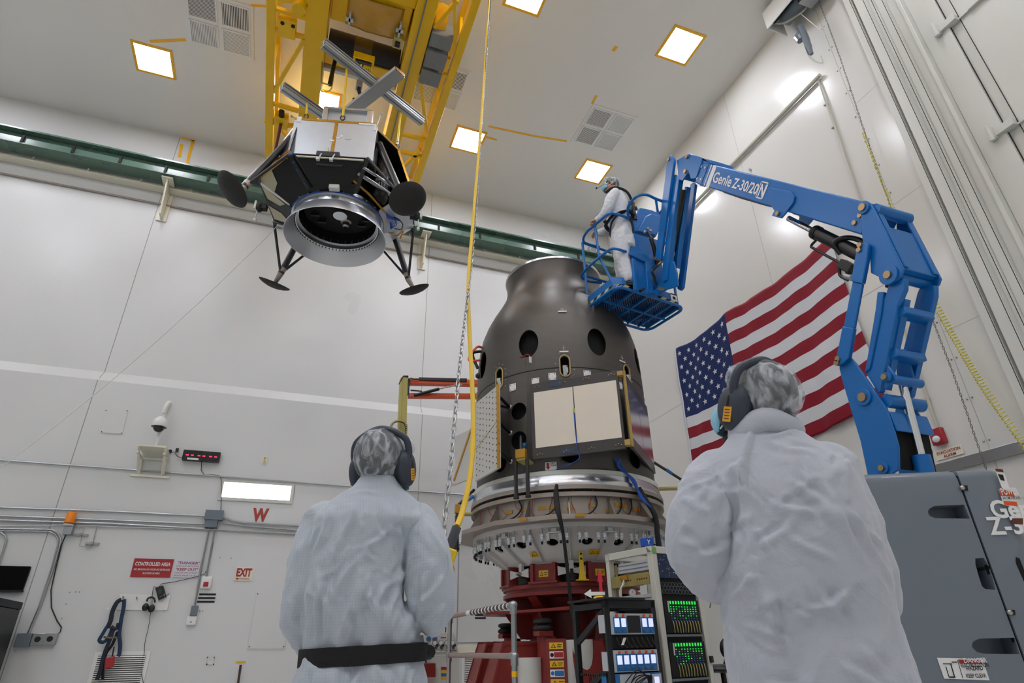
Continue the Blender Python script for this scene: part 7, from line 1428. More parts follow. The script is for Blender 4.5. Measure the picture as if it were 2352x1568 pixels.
# second worker behind the control box
pd = V3(BP(.84, .46, .075)); armsD = [([(-.17, .0, 1.44), (-.21, .05, 1.30), (-.20, .10, 1.14), (-.14, .2, 1.05)], [.065, .06, .055, .045]), ([(.17, 0, 1.44), (.21, .05, 1.3), (.2, .1, 1.14), (.14, .2, 1.05)], [.065, .06, .055, .045])]
handsD = [((-.135, .21, 1.05), (.3, 1, -.1), (0, 0, 1), -1, .8), ((.135, .21, 1.05), (-.3, 1, -.1), (0, 0, 1), 1, .8)]
secD = [(z, cx, cy, rx*.94, ry*.94) for z, cx, cy, rx, ry in secC]
PD, covD, WD, HD, FD, _ = person('person in white coverall mostly hidden behind the blue control box in the basket', pd-V3((0, 0, 0)), -62, None, suitC, [(z*.80 if z > .6 else z*.8, a, b, c, d) for z, a, b, c, d in secD], [([(x, y, z*.8) for x, y, z in p], r) for p, r in armsD], [([(x, y, z*.8 if z > .2 else z) for x, y, z in p], r) for p, r in legsC], ((0, .03, 1.655*.8), 0, 0), [((a[0][0], a[0][1], a[0][2]*.8),)+a[1:] for a in handsD], fC, .013)
for pts, mm in hn[:3]: strapP(WD, [(x, y, z*.8) for x, y, z in pts], .024, mat('hi_vis_strap', '7fae2a', .6) if mm is None else navy, 'harness_strap', PD)
# ================================================================ instrument racks
def dirv(az): a = math.radians(az); return V3((math.sin(a), math.cos(a), 0))
M_ = dirv(28.76)*5.20; Rv = unit(dirv(33.09)*5.52-M_); Dv = np.cross((0, 0, 1), Rv); bw, bd_, bz = .51, .48, 1.40
t = thing('instrument_rack', 'black open instrument rack with blue lit meters in front of the red table', 'rack', M_+Rv*bw/2)
K = lambda u, v, z: M_+Rv*u+Dv*v+V3((0, 0, z))
matb = mat('rack_black', '1d1e20', .45)
m = MB()
for u in (0, bw-.045):
    m.prism([K(u, 0, 0), K(u+.045, 0, 0), K(u+.045, .045, 0), K(u, .045, 0)], (0, 0, bz)); m.prism([K(u, bd_-.045, 0), K(u+.045, bd_-.045, 0), K(u+.045, bd_, 0), K(u, bd_, 0)], (0, 0, bz-.02))
    for z in (.1, .72, bz-.06): m.prism([K(u, 0, z), K(u+.04, 0, z), K(u+.04, bd_, z), K(u, bd_, z)], (0, 0, .045))
    m.bar(K(u+.02, .04, bz-.08), K(u+.02, bd_-.04, bz-.30), .03, .045); m.bar(K(u+.02, .04, bz-.48), K(u+.02, bd_-.04, bz-.68), .03, .045)
for z in (.1, bz-.06): 
    for v in (0, bd_-.045): m.prism([K(0, v, z), K(bw, v, z), K(bw, v+.045, z), K(0, v+.045, z)], (0, 0, .06))
obj('frame', m, matb, t, bevel=.004); obj('top', MB().prism([K(-.03, -.03, bz), K(bw-.12, -.03, bz), K(bw-.12, bd_+.02, bz), K(-.03, bd_+.02, bz)], (0, 0, .018)), blackm, t, bevel=.004); obj('side_panel', MB().prism([K(.05, .05, .1), K(bw-.05, .05, .1), K(bw-.05, .06, .1), K(.05, .06, .1)], (0, 0, bz-.2)), black2, t)
obj('side_panel', MB().prism([K(bw-.01, .0, .1), K(bw, .0, .1), K(bw, bd_, .1), K(bw-.01, bd_, .1)], (0, 0, bz-.15)), blackm, t)
def rect(u0, u1, z0, z1, v, d, m, name, par): return obj(name, MB().prism([K(u0, v, z0), K(u1, v, z0), K(u1, v, z1), K(u0, v, z1)], Dv*d), m, par, smooth=0)
def meter(par, u, z, w=.055, h=.075):
    c = rect(u-.005, u+w+.004, z-.038, z+h+.004, -.010, .006, instb, 'meter', par); rect(u+.004, u+w-.006, z+.008, z+h-.006, -.0125, .003, scr, 'screen', c)
    obj('knob', MB().cyl(K(u+.016, -.022, z-.018), K(u+.016, -.008, z-.018), .011, 12), instb, c); k = MB(); [k.prism([K(u+.034+.012*i, -.0125, z-.03+.014*j), K(u+.042+.012*i, -.0125, z-.03+.014*j), K(u+.042+.012*i, -.0125, z-.022+.014*j), K(u+.034+.012*i, -.0125, z-.022+.014*j)], Dv*.003) for i in (0, 1) for j in (0, 1)]; obj('button', k, cover, c, smooth=0)
    obj('cap', MB().cyl(K(u+.028, -.016, z+h+.014), K(u+.028, -.004, z+h+.014), .011, 12), orange, c)
zt = bz-.10
p1 = rect(.04, bw-.04, zt-.15, zt, -.006, .10, instr, 'power_supply', t)
for u in (.07, .135, .345, .41): meter(p1, u, zt-.105)
rect(.20, .33, zt-.14, zt-.015, -.010, .004, matb, 'blank_panel', p1)
rect(.05, bw-.05, zt-.25, zt-.155, .01, .06, black2, 'cable_tray', t); k = MB(); [k.tube(spl([K(.08+.05*i, -.005, zt-.17), K(.09+.05*i, -.02, zt-.22), K(.13+.05*i, -.01, zt-.24)]), .006, 6) for i in range(8)]; obj('cables', k, blackm, t); obj('tag', MB().obox(K(.13, -.03, zt-.20), Rv*.012, Dv*.002, unit(V3((0, 0, 1))+Rv*.6)*.03), paper, t)
p2 = rect(.04, bw-.04, zt-.41, zt-.26, -.006, .10, instr, 'power_supply', t)
for i in range(6): meter(p2, .065+.066*i, zt-.365)
p3 = rect(.04, bw-.02, zt-.57, zt-.42, -.006, .12, instb, 'analyser', t); rect(.08, .37, zt-.565, zt-.425, -.011, .006, instr, 'front_panel', p3); rect(.39, .48, zt-.56, zt-.43, -.011, .006, instr, 'front_panel', p3); rect(.41, .455, zt-.51, zt-.45, -.014, .004, scr, 'screen', p3)
for z in (zt-.52, zt-.55, zt-.49): rect(.085, .365, z, z+.006, -.0135, .003, cover, 'slot_line', p3)
k = MB(); [k.tube(spl([K(.10+.03*i, -.012, zt-.50-.05*(i % 2)), K(.2, -.06, zt-.40-.02*i), K(.30+.01*i, -.05, zt-.44), K(.345, -.012, zt-.50-.01*i)]), .004, 6) for i in range(6)]; obj('patch_lead', k, black2, p3)
rect(.05, bw-.05, .2, zt-.58, .0, .02, black2, 'blank_panel', t); rect(.07, bw-.07, zt-.72, zt-.70, -.004, .01, blackm, 'panel_slot', t)
k = obj('side_unit', MB().prism([K(-.004, .02, zt-.14), K(-.004, .10, zt-.14), K(-.004, .10, zt-.01), K(-.004, .02, zt-.01)], Rv*.01), instr, t); obj('side_unit', MB().prism([K(-.004, .02, zt-.40), K(-.004, .09, zt-.40), K(-.004, .09, zt-.27), K(-.004, .02, zt-.27)], Rv*.01), instr, t); obj('side_unit', MB().prism([K(.0, .06, zt-.56), K(.0, .12, zt-.56), K(.0, .12, zt-.43), K(.0, .06, zt-.43)], Rv*.01), instb, t)
k = MB(); [k.ell(K(.0, .06+.03*i, zt-.43), .010, 6, 4) for i in range(12)]; [k.tube(spl([K(.02, .1+.03*i, zt-.43), K(.03, .2+.02*i, zt-.52), K(.03, .4, zt-.60)]), .004, 5) for i in range(8)]; obj('patch_cables', k, blackm, t); obj('blue_unit', MB().prism([K(.01, .12, zt-.66), K(.01, .36, zt-.66), K(.01, .36, zt-.62), K(.01, .12, zt-.62)], Rv*.2), bluelab, t)
# arrows lying on the black rack
ta = thing('floor_arrow', 'white arrow pointing left, lying on the black rack', 'arrow', K(0, .1, bz+.02)); e_ = K(-.03, .30, bz+.02); a0 = onZ(1323, 1385, bz+.03); a1 = onZ(1357, 1385, bz+.03); d = unit(a1-a0); s_ = np.cross(d, (0, 0, 1)); L_ = .19
a0 = K(-.05, .12, bz+.05); n_ = unit(CAM-a0); n_[2] = 0; n_ = unit(n_); d = unit(np.cross((0, 0, 1), -n_)); d = -d if d@V3((1, 0, 0)) < 0 else d
a0 = a0-d*.05
obj('arrow', MB().prism([a0+V3((0, 0, .0)), a0+d*.06+V3((0, 0, .035)), a0+d*.06+V3((0, 0, .014)), a0+d*.17+V3((0, 0, .012)), a0+d*.17-V3((0, 0, .012)), a0+d*.06-V3((0, 0, .014)), a0+d*.06-V3((0, 0, .032))], n_*.006), paper, ta, smooth=0); obj('yellow_base', MB().ell(a0+d*.12-V3((0, 0, .03)), (.05, .04, .012), 14, 6), yel2, ta)
tr = thing('red_arrow_marker', 'tall pinkish red arrow standing behind the black rack', 'arrow', K(.0, .6, bz)); a0 = onP(1383, 1385, K(.05, .45, bz), unit(CAM*[1, 1, 0]-K(0, 0, 0)*[1, 1, 0])); n_ = unit(CAM*[1, 1, 0]-a0*[1, 1, 0]); d = np.cross((0, 0, 1), n_); q = lambda x, z: a0+d*x+V3((0, 0, z))
obj('arrow', MB().prism([q(-.014, -.02), q(.014, -.02), q(.012, .17), q(.024, .17), q(.006, .26), q(-.006, .26), q(-.026, .17), q(-.014, .17)], n_*.01), pinkr, tr, smooth=0)
# white rack
M2 = dirv(33.30)*5.72; R2v = unit(dirv(36.97)*6.12-M2); D2 = np.cross((0, 0, 1), R2v); ww, wd, wz = .57, .64, 1.863
t = thing('instrument_rack', 'tall off-white rack with green lit relay modules beside the coverall sleeve', 'rack', M2+R2v*ww/2); K2 = lambda u, v, z: M2+R2v*u+D2*v+V3((0, 0, z)); m = MB()
for u in (0, ww-.055):
    for v in (0, wd-.06): m.prism([K2(u, v, 0), K2(u+.055, v, 0), K2(u+.055, v+.06, 0), K2(u, v+.06, 0)], (0, 0, wz))
    for z in (0, wz-.06): m.prism([K2(u, 0, z), K2(u+.055, 0, z), K2(u+.055, wd, z), K2(u, wd, z)], (0, 0, .06))
for v in (0, wd-.06):
    for z in (0, wz-.06): m.prism([K2(0, v, z), K2(ww, v, z), K2(ww, v+.06, z), K2(0, v+.06, z)], (0, 0, .06))
obj('frame', m, rackw, t, bevel=.006)
def r2(u0, u1, z0, z1, v, d, m, name, par): return obj(name, MB().prism([K2(u0, v, z0), K2(u1, v, z0), K2(u1, v, z1), K2(u0, v, z1)], D2*d), m, par, smooth=0)
r2(.06, ww-.06, .3, wz-.08, .03, .02, black2, 'back_panel', t)
m = MB(); [m.prism([K2(.052, v, .1), K2(.057, v, .1), K2(.057, v+.03, .1), K2(.052, v+.03, .1)], (0, 0, wz-.2)) for v in (.07, wd-.1)]; obj('rack_rail', m, zinc, t)
for z in (1.55, 1.25): m = MB().prism([K2(.0, .07, z), K2(.02, .07, z), K2(.02, wd-.07, z), K2(.0, wd-.07, z)], (0, 0, .10)); k = obj('slide_rail', m, zinc, t, bevel=.003); b = MB(); [b.cyl(K2(-.003, .1+.03*i+(.06 if i > 4 else 0), z+.05), K2(.003, .1+.03*i+(.06 if i > 4 else 0), z+.05), .008, 8) for i in range(10)]; obj('hole', b, brownm, k)
for z in (1.67, 1.39, 1.12): obj('module', MB().prism([K2(.02, .08, z), K2(.5, .08, z), K2(.5, wd-.16, z), K2(.02, wd-.16, z)], (0, 0, .085)), instr, t, bevel=.003)
obj('module', MB().prism([K2(.02, .08, 1.36-.08), K2(.5, .08, 1.28), K2(.5, wd-.1, 1.28), K2(.02, wd-.1, 1.28)], (0, 0, .09)), black2, t); 
for z in (1.70, 1.735, 1.42, 1.445): obj('module_line', MB().bar(K2(.016, .09, z), K2(.016, wd-.17, z), .004, .004), cover, t)
pcb = r2(.06, ww-.06, 1.60, 1.80, .01, .02, mat('circuit_blue', '14284e', .4), 'circuit_board', t); k = MB(); random.seed(5)
for i in range(90): u, z = random.uniform(.08, ww-.08), random.uniform(1.61, 1.79); w = random.uniform(.004, .012); k.prism([K2(u, .006, z), K2(u+w, .006, z), K2(u+w, .006, z+w*.7), K2(u, .006, z+w*.7)], D2*.004, random.choice((instr, instb, brass, paper)))
obj('components', k, None, pcb, smooth=0)
g = r2(.06, ww-.06, 1.47, 1.56, .012, .01, black2, 'vent_panel', t); k = MB()
for i in range(11):
    for j in range(3): c = K2(.10+.04*i+(.02 if j % 2 else 0), .008, 1.485+.03*j); k.tube([c+R2v*.019*math.cos(q)+V3((0, 0, .019*math.sin(q))) for q in np.linspace(0, 2*math.pi, 7)[:-1]], .0015, 4, closed=True)
obj('hex_mesh', k, cover, g)
for mi_, z in enumerate((1.16, .83, .50)):
    md_ = r2(.07, ww-.07, z, z+.26, .0, .03, black2, 'relay_module', t); k1, k2, k3 = MB(), MB(), MB(); random.seed(mi_)
    for i in range(10):
        u = .14+.034*i; k1.prism([K2(u, -.004, z+.225), K2(u+.016, -.004, z+.225), K2(u+.016, -.004, z+.25), K2(u, -.004, z+.25)], D2*.004)
        for j in range(7):
            w = k1 if random.random() < (.95-.12*j if mi_ == 0 else .7-.11*j if mi_ == 1 else .05) else k2
            w.prism([K2(u+.002, -.004, z+.20-.018*j), K2(u+.014, -.004, z+.20-.018*j), K2(u+.012, -.004, z+.208-.018*j), K2(u+.002, -.004, z+.208-.018*j)], D2*.004)
        k3.tube(spl([K2(u+.008, -.01, z+.09), K2(u+.004, -.02, z+.05), K2(u+.008+.006*math.sin(i), -.015, z+.0)]), .004, 5)
    o_ = obj('green_lights', k1, ledg, md_, smooth=0); obj('blue_lights', k2, ledb, md_, smooth=0); obj('leads', k3, zinc, md_)
    r2(.115, .13, z+.16, z+.25, -.004, .004, instr, 'side_label', md_); r2(.06, ww-.06, z-.03, z-.012, -.002, .01, cover, 'divider', t)
md_ = r2(.36, ww-.07, .26, .42, .0, .03, black2, 'relay_module', t); k1 = MB(); [obj('green_light', MB().prism([K2(.44+.03*i, -.004, .28+.02*j), K2(.455+.03*i, -.004, .28+.02*j), K2(.455+.03*i, -.004, .292+.02*j), K2(.44+.03*i, -.004, .292+.02*j)], D2*.004), ledg, md_, smooth=0) for i in (0, 1) for j in range(7)]
k = MB(); [k.tube(spl([K2(.15+.03*i, .0, .48), K2(.14+.035*i, -.02, .40), K2(.2+.02*i, .02, .3)]), .004, 5) for i in range(9)]; obj('cable_tangle', k, zinc, t)
obj('green_sticker', MB().prism([K2(.03, -.001, wz-.03)+R2v*.03*math.cos(q)+V3((0, 0, .03*math.sin(q)-.01)) for q in np.linspace(0, 6.28, 9)[:-1]], -D2*.001), mat('sticker_green', '7fae6a', .5), t, smooth=0); obj('door_latch', MB().obox(K2(ww-.02, -.01, .95), R2v*.015, D2*.012, (0, 0, .025)), blackm, t)
k = MB(); [k.tube(spl([K2(-.01, wd*.6, 1.62-.02*i), K2(-.05-.01*i, wd*.62, 1.5), K2(-.01, wd*.63, 1.3)]), .005, 6) for i in range(3)]; obj('white_lead', k, paper, t); obj('gold_tape', MB().obox(K2(-.01, wd*.6, 1.63), R2v*.01, D2*.05, (0, 0, .02)), gold, t)
tb = thing('blue_box', 'small dark blue crate with white markings on top of the white rack', 'box', K2(.0, .3, wz+.001)); c = K2(.045, .09, wz+.04); obj('case', MB().obox(c, R2v*.045, D2*.04, (0, 0, .037)), wireb, tb, bevel=.004); text('Y', paper, tb, c-R2v*.035-D2*.0415-V3((0, 0, .02)), R2v, UP, .055, bold=.03); 
k = MB(); [k.cyl(c+R2v*x+D2*.01+V3((0, 0, .036)), c+R2v*x+D2*.01+V3((0, 0, .075)), .008, 10) for x in (-.03, .0, .03)]; obj('fitting', k, galv, tb)
# chair behind the right worker
t = thing('office_chair', 'black office chair half hidden behind the right worker', 'chair', (5.35, 6.2, 0)); cx, cy = 4.92, 6.05
c_ = onP(1665, 1485, (cx, cy, 1), unit((cx, cy, 0))); s_ = onP(1655, 1530, (cx, cy, 1), unit((cx, cy, 0)))
obj('backrest', MB().ell(c_+V3((.06, 0, -.02)), (.13, .05, .12), 18, 10), blackm, t); obj('seat', MB().ell(s_+V3((.0, 0, -.02)), (.24, .22, .045), 18, 8), blackm, t); q = s_+V3((.02, 0, -.05)); obj('gas_post', MB().cyl(q, (q[0], q[1], .12), .03, 12), blackm, t); obj('back_stem', MB().tube(spl([c_+V3((.06, .05, -.02)), s_+V3((.15, .1, .03)), s_+V3((.05, .05, -.05))]), .02, 8), blackm, t)
m = MB(); [m.bar((q[0], q[1], .1), (q[0]+.28*math.cos(a), q[1]+.28*math.sin(a), .07), .04, .03) for a in np.linspace(0, 6.28, 6)[:-1]]; obj('star_base', m, blackm, t); m = MB(); [m.ell((q[0]+.28*math.cos(a), q[1]+.28*math.sin(a), .035), .033, 10, 6) for a in np.linspace(0, 6.28, 6)[:-1]]; obj('caster', m, blackm, t)
p = onX(1630, 1387, XR-.0) if False else onP(1630, 1387, (5.6, 7.6, 1), (0, 1, 0)); t = thing('partition_panel', 'pale partition with a black numeral behind the racks', 'panel', (5.3, 7.6, 0)); a_, b_ = onY(1604, 1380, 7.6), onY(1700, 1372, 7.6); obj('board', MB().box((a_[0]-.4, 7.6, 0), (b_[0]+.5, 7.64, a_[2])), offw, t, bevel=.004); text('7', black2, t, (p[0]-.03, 7.597, p[2]-.05), RT, UP, .14, bold=.0)
# ================================================================ railing, console
t = thing('pipe_railing', 'galvanised pipe railing with a striped top rail behind the belted worker', 'railing', (1.98, 5.24, 0)); A, B = dirv(20.75)*5.6, dirv(15.2)*7.5; zt_, zl_ = 1.40, 1.01
for P in (A, B): obj('post', MB().cyl(P, P+V3((0, 0, zt_)), .024, 16), galv, t)
ru = mat('pipe_reddish', 'a08c86', .4, metal=.4); U_ = unit(B-A); L_ = np.linalg.norm(B-A)
obj('top_rail', MB().cyl(A+V3((0, 0, zt_)), B+V3((0, 0, zt_)), .024, 16), ru, t); obj('lower_rail', MB().cyl(A+V3((0, 0, zl_)), B+V3((0, 0, zl_)), .024, 16), ru, t); obj('white_wrap', MB().cyl(A+U_*.1+V3((0, 0, zt_)), A+U_*L_*.66+V3((0, 0, zt_)), .0255, 16), paper, t)
for i in range(11): s0 = .12+i*.1; obj('dark_band', MB().cyl(A+U_*s0+V3((0, 0, zt_)), A+U_*(s0+.055)+V3((0, 0, zt_)), .0275, 16), brownm if False else mat('band_dark', '4a3c3a', .6) if 'band_dark' not in MATS else MATS['band_dark'], t)
for P in (A, B):
    for z in (zt_, zl_): obj('elbow', MB().ell(P+V3((0, 0, z)), .036, 16, 10).cyl(P+V3((0, 0, z-.07)), P+V3((0, 0, z+.0)), .032, 16).cyl(P+V3((0, 0, z)), P+(U_ if P is A else -U_)*.06+V3((0, 0, z)), .032, 16), galv, t)
obj('orange_tape', MB().cyl(A+V3((0, 0, .86)), A+V3((0, 0, .90)), .0252, 16), amber, t)
t = thing('control_console', 'pale control console with gauges and levers behind the railing', 'console', (1.9, 9.4, 0)); yc = 9.3; f_ = lambda x, y: onY(x, y, yc)
P = [f_(972, 1458), f_(1000, 1453), f_(1040, 1451), f_(1047, 1460), f_(1053, 1502), f_(1000, 1504), f_(955, 1505), f_(960, 1456)]; obj('panel', MB().prism(P, (0, .05, 0)), offw, t, bevel=.006); a, b = f_(950, 1506), f_(1056, 1505); obj('body', MB().box((a[0], yc-.0, 0), (b[0], yc+.6, a[2])), offw, t, bevel=.008); obj('hood', MB().prism([f_(945, 1458), f_(972, 1458), f_(977, 1498), f_(950, 1499)], (0, -.01, 0)), cover, t)
for x, y, mm in ((984, 1467, bluelab), (998, 1467, mat('gauge_violet', '5a5aa8', .5)), (998, 1476, paper), (1012, 1476, paper), (1026, 1476, paper), (1039, 1476, paper)): p = f_(x, y); g = obj('gauge', MB().cyl(p-V3((0, .02, 0)), p, .036, 20), galv, t); obj('dial', MB().cyl(p-V3((0, .024, 0)), p-V3((0, .02, 0)), .028, 20), mm, g)
for x in (1001, 1014, 1028, 1041): p = f_(x, 1487); obj('lever', MB().cyl(p, p-V3((0, .08, -.03)), .02, 10), blackm, t)
p, q = f_(995, 1494), f_(1046, 1494); obj('lever_bar', MB().cyl(p-V3((0, .03, 0)), q-V3((0, .03, 0)), .012, 8), chrome, t); obj('nameplate', MB().prism([f_(980, 1482), f_(990, 1482), f_(990, 1485), f_(980, 1485)], (0, -.003, 0)), black2, t); obj('red_script', MB().prism([f_(1012, 1463), f_(1024, 1463), f_(1024, 1465), f_(1012, 1465)], (0, -.003, 0)), redd, t)
obj('red_box', MB().prism([f_(966, 1522), f_(996, 1522), f_(996, 1554), f_(972, 1554)], (0, -.12, 0)), redm, None, bevel=.006, label='red metal box on the front of the console', cat='box'); p = f_(976, 1518); obj('t_handle', MB().cyl(p-V3((0, .06, .03)), p-V3((0, .06, -.05)), .012, 8).cyl(p+V3((-.04, -.06, .05)), p+V3((.04, -.06, .05)), .012, 8), blackm, label='black T handle standing on the red metal box', cat='handle')
k = thing('safety_sign', 'column of small red, yellow and blue safety labels on the console', 'sign', f_(1020, 1545))
for i, mm in enumerate((redd, ylabel, bluelab, ylabel)): obj('notice', MB().prism([f_(x, y+7.5*i) for x, y in ((1013, 1531), (1028, 1531), (1028, 1537.5), (1013, 1537.5))], (0, -.004, 0)), mm, k, smooth=0)
obj('console_hose', MB().tube(spl([f_(1023, 1452), f_(1024, 1442), f_(1021, 1437), f_(1017, 1435)]), .008, 6), blackm, label='short black hose sticking up from the console', cat='hose')
# ================================================================ orange lift at the back
yo = 9.0; f_ = lambda x, y, dy=0: onY(x, y, yo+dy); t = thing('boom_lift', 'tan mast with orange lift arms reaching behind the stack', 'boom lift', (f_(925, 900)[0], yo, 0))
a = f_(920, 865); b = f_(938, 865); lo_ = f_(917, 975); w = b[0]-a[0]; dz = 0
obj('mast', MB().prism([f_(921, 866), f_(937.5, 863), f_(934, 975), f_(916, 975)], (0, .14, 0)), olive, t, bevel=.006); obj('mast', MB().box((lo_[0], yo, 0), (lo_[0]+w*1.05, yo+.14, lo_[2]+.02)), olive, t, bevel=.006); obj('mast_cap', MB().prism([f_(919, 874), f_(926, 862), f_(938, 862), f_(938, 867), f_(926, 866), f_(921, 876)], (0, .15, 0)), blackm, t)
obj('mast_rib', MB().prism([f_(926, 868), f_(928, 868), f_(924, 970), f_(922, 970)], (0, -.012, 0)), olive, t); obj('mast_edge', MB().prism([f_(938, 868), f_(942, 868), f_(940, 904), f_(937, 905)], (0, .1, 0)), blackm, t)
obj('arm', MB().prism([f_(943, 868), f_(1130, 872), f_(1130, 884), f_(943, 880)], (0, .12, 0)), orange, t, bevel=.005); obj('arm', MB().prism([f_(941, 902), f_(1130, 903), f_(1130, 912), f_(940, 910)], (0, .12, 0)), orange, t, bevel=.005); obj('arm_cover', MB().prism([f_(962, 867), f_(1072, 869.5), f_(1072, 877), f_(962, 874)], (0, -.02, 0)), blackm, t, bevel=.004)
p, q, r_ = f_(952, 908, -.05), f_(1008, 893, -.05), f_(1060, 882, -.05); obj('lift_cylinder', MB().cyl(p, q, .028, 12), blackm, t); obj('cylinder_rod', MB().cyl(q, r_, .014, 10), chrome, t); obj('hose', MB().tube(spl([f_(943, 868, -.03), f_(950, 870, -.05), f_(962, 870, -.04)]), .012, 6), blackm, t); obj('hose', MB().tube(spl([f_(943, 896, -.03), f_(955, 897, -.05), f_(968, 899, -.04), f_(962, 906, -.05)]), .012, 6), blackm, t)
m = MB().tube(spl([f_(899, 1000, -.08), f_(898, 980, -.08), f_(906, 969, -.08), f_(920, 967, -.08), f_(931, 974, -.08), f_(933, 995, -.08)]), .035, 8, flat=.5); k_ = obj('cable_track', m, blackm, t); b = MB(); P = spl([f_(899, 1000, -.1), f_(898, 980, -.1), f_(906, 969, -.1), f_(920, 967, -.1), f_(931, 974, -.1), f_(933, 995, -.1)], 5); [b.ell(q+V3((0, -.02, 0)), .013, 6, 4) for q in P]; obj('track_dots', b, olive, k_)
obj('base', MB().box((lo_[0]-.3, yo-.3, 0), (lo_[0]+.5, yo+.5, .35)), orange, t, bevel=.02)
# ================================================================ right wall: flag, conduits, alarm, chains, hoist box
f_ = lambda x, y, d=.0: onX(x, y, XR-d)
tl, tr_, bl_, br_ = f_(1547, 798), f_(1906, 530), f_(1585, 1076), f_(1995, 940)
fl = thing('flag', 'large American flag hanging on the right wall', 'flag', (XR-.05, 7.2, 3.7)); yT0, yT1 = tl[1], f_(1960, 700)[1]; zt0 = 6.47; zb0 = 3.72
print('flag', tl, tr_, bl_, br_, f_(1662, 725), f_(1571, 951), f_(1957, 713))
NU, NV = 96, 65; cY = 7.45; st_w = [(1, 0)]
redf = mat('flag_red', '861a2a', .6, spec=.2); whf = mat('flag_white', 'cfd2d6', .6, spec=.2); blf = mat('flag_blue', '1b2b5c', .6, spec=.2)
def fp(u, v, off=0):                                # u along the fly, v down
    y = 9.03+(5.02-9.03)*u; sag = -.09*math.sin(math.pi*min(1, u/.39))*(u < .39)-.10*math.sin(math.pi*max(0, (u-.39)/.61))+.0
    z = 6.47+sag*(1-v*.7)-v*2.76+.13*u*v-.05*math.sin(math.pi*u)*v
    y += (-.05*u+.06)*v+.03*math.sin(v*5)*(u)
    x = XR-.05-off-.013*math.sin(u*34+5*v+2*noise.noise(Vector((u*4, v*4, 0))))-.008*math.sin(u*71+9*v)*(.5+v*.5)-.012*noise.noise(Vector((u*9, v*3, 3)))
    return V3((x, y, z))
mb = MB(); vs = [fp(i/NU, j/NV) for j in range(NV+1) for i in range(NU+1)]; mb.v = [tuple(v) for v in vs]; mb.mats = [redf, whf, blf]
for j in range(NV):
    for i in range(NU): mb.f.append((j*(NU+1)+i, j*(NU+1)+i+1, (j+1)*(NU+1)+i+1, (j+1)*(NU+1)+i)); mb.m.append(2 if (i+.5)/NU < .39 and j < 35 else (j//5) % 2)
cloth = obj('cloth', mb, None, fl, smooth=80); so = cloth.modifiers.new('s', 'SOLIDIFY'); so.thickness = .004; so.offset = 0
sm = MB(); su, sv = .39/12, 7/13/10
for r in range(9):
    for c in range(6 if r % 2 == 0 else 5):
        u0, v0_ = su*(1+2*c+(r % 2)), sv*(r+1); pts = []
        for k_ in range(10): a = math.pi/2+k_*math.pi/5; R_ = (.062 if k_ % 2 == 0 else .025); pts.append(fp(u0+R_*math.cos(a)/4.01, v0_-R_*math.sin(a)/2.76, .010))
        c0_ = fp(u0, v0_, .010); n = len(sm.v); sm.v += [tuple(c0_)]+[tuple(p) for p in pts]; sm.f += [(n, n+1+k_, n+1+(k_+1) % 10) for k_ in range(10)]; sm.m += [0]*10
obj('stars', sm, whf, cloth, smooth=0); hm = MB(); hv = [fp(0, j/NV) for j in range(NV+1)]; hm.add([h+V3((-.002, .0, 0)) for h in hv]+[h+V3((-.002, .06, 0)) for h in hv], [(j, j+1, NV+2+j, NV+1+j) for j in range(NV)]); o_ = obj('header_band', hm, whf, cloth); so = o_.modifiers.new('s', 'SOLIDIFY'); so.thickness = .004
conduit([(1884, 172), (1750, 308), (1600, 462), (1520, 545)], .035, 'large pipe running level across the upper right wall', pvc, f=lambda x, y: f_(x, y, .05))
conduit([(1879, 183), (1918, 292), (1972, 450), (2098, 821), (2131, 917), (2157, 994)], .016, 'thin vertical conduit down to the red alarm', pvc, f=lambda x, y: f_(x, y, .03))
for (x, y), w_ in (((1899, 240), 'uppermost'), ((1917, 292), 'middle'), ((2131, 917), 'lowest')): q = f_(x, y, .0); obj('conduit_clip', MB().box((XR-.045, q[1]-.03, q[2]-.015), (XR-.001, q[1]+.03, q[2]+.015)), pvc, label=w_+' clip holding the thin vertical conduit on the right wall', cat='clip')
p = f_(2160, 1004, 0); t = thing('fire_alarm', 'red alarm with a clear strobe above the evacuation sign', 'alarm', p); obj('case', MB().box((XR-.07, p[1]-.075, p[2]-.09), (XR-.002, p[1]+.075, p[2]+.10)), redd, t, bevel=.008); obj('strobe', MB().ell((XR-.085, p[1], p[2]-.03), (.03, .045, .04), 14, 8), mat('strobe_clear', 'd8dcdf', .1), t)
t = thing('evacuation_sign', 'pale EVACUATION ALARM sign with red letters under the red alarm', 'sign', f_(2178, 1040)); P = [f_(x, y, .01) for x, y in ((2146, 1031), (2205, 1018), (2219, 1043), (2141, 1062))]; y0, y1 = P[0][1], P[1][1]; z1, z0 = P[1][2]-.01, P[3][2]; y1 = f_(2212, 1030)[1]
obj('sign_board', MB().box((XR-.012, y1, z0), (XR-.002, y0+.02, z1)), cream, t, bevel=.004); LY = (0, -1, 0); w_ = y0-y1
text('EVACUATION', redd, t, (XR-.014, y0-.03*w_, z0+(z1-z0)*.55), LY, UP, (z1-z0)*.42, bold=.02, width=w_*.9); text('ALARM', redd, t, (XR-.014, y0-.25*w_, z0+(z1-z0)*.12), LY, UP, (z1-z0)*.42, bold=.02, width=w_*.48)
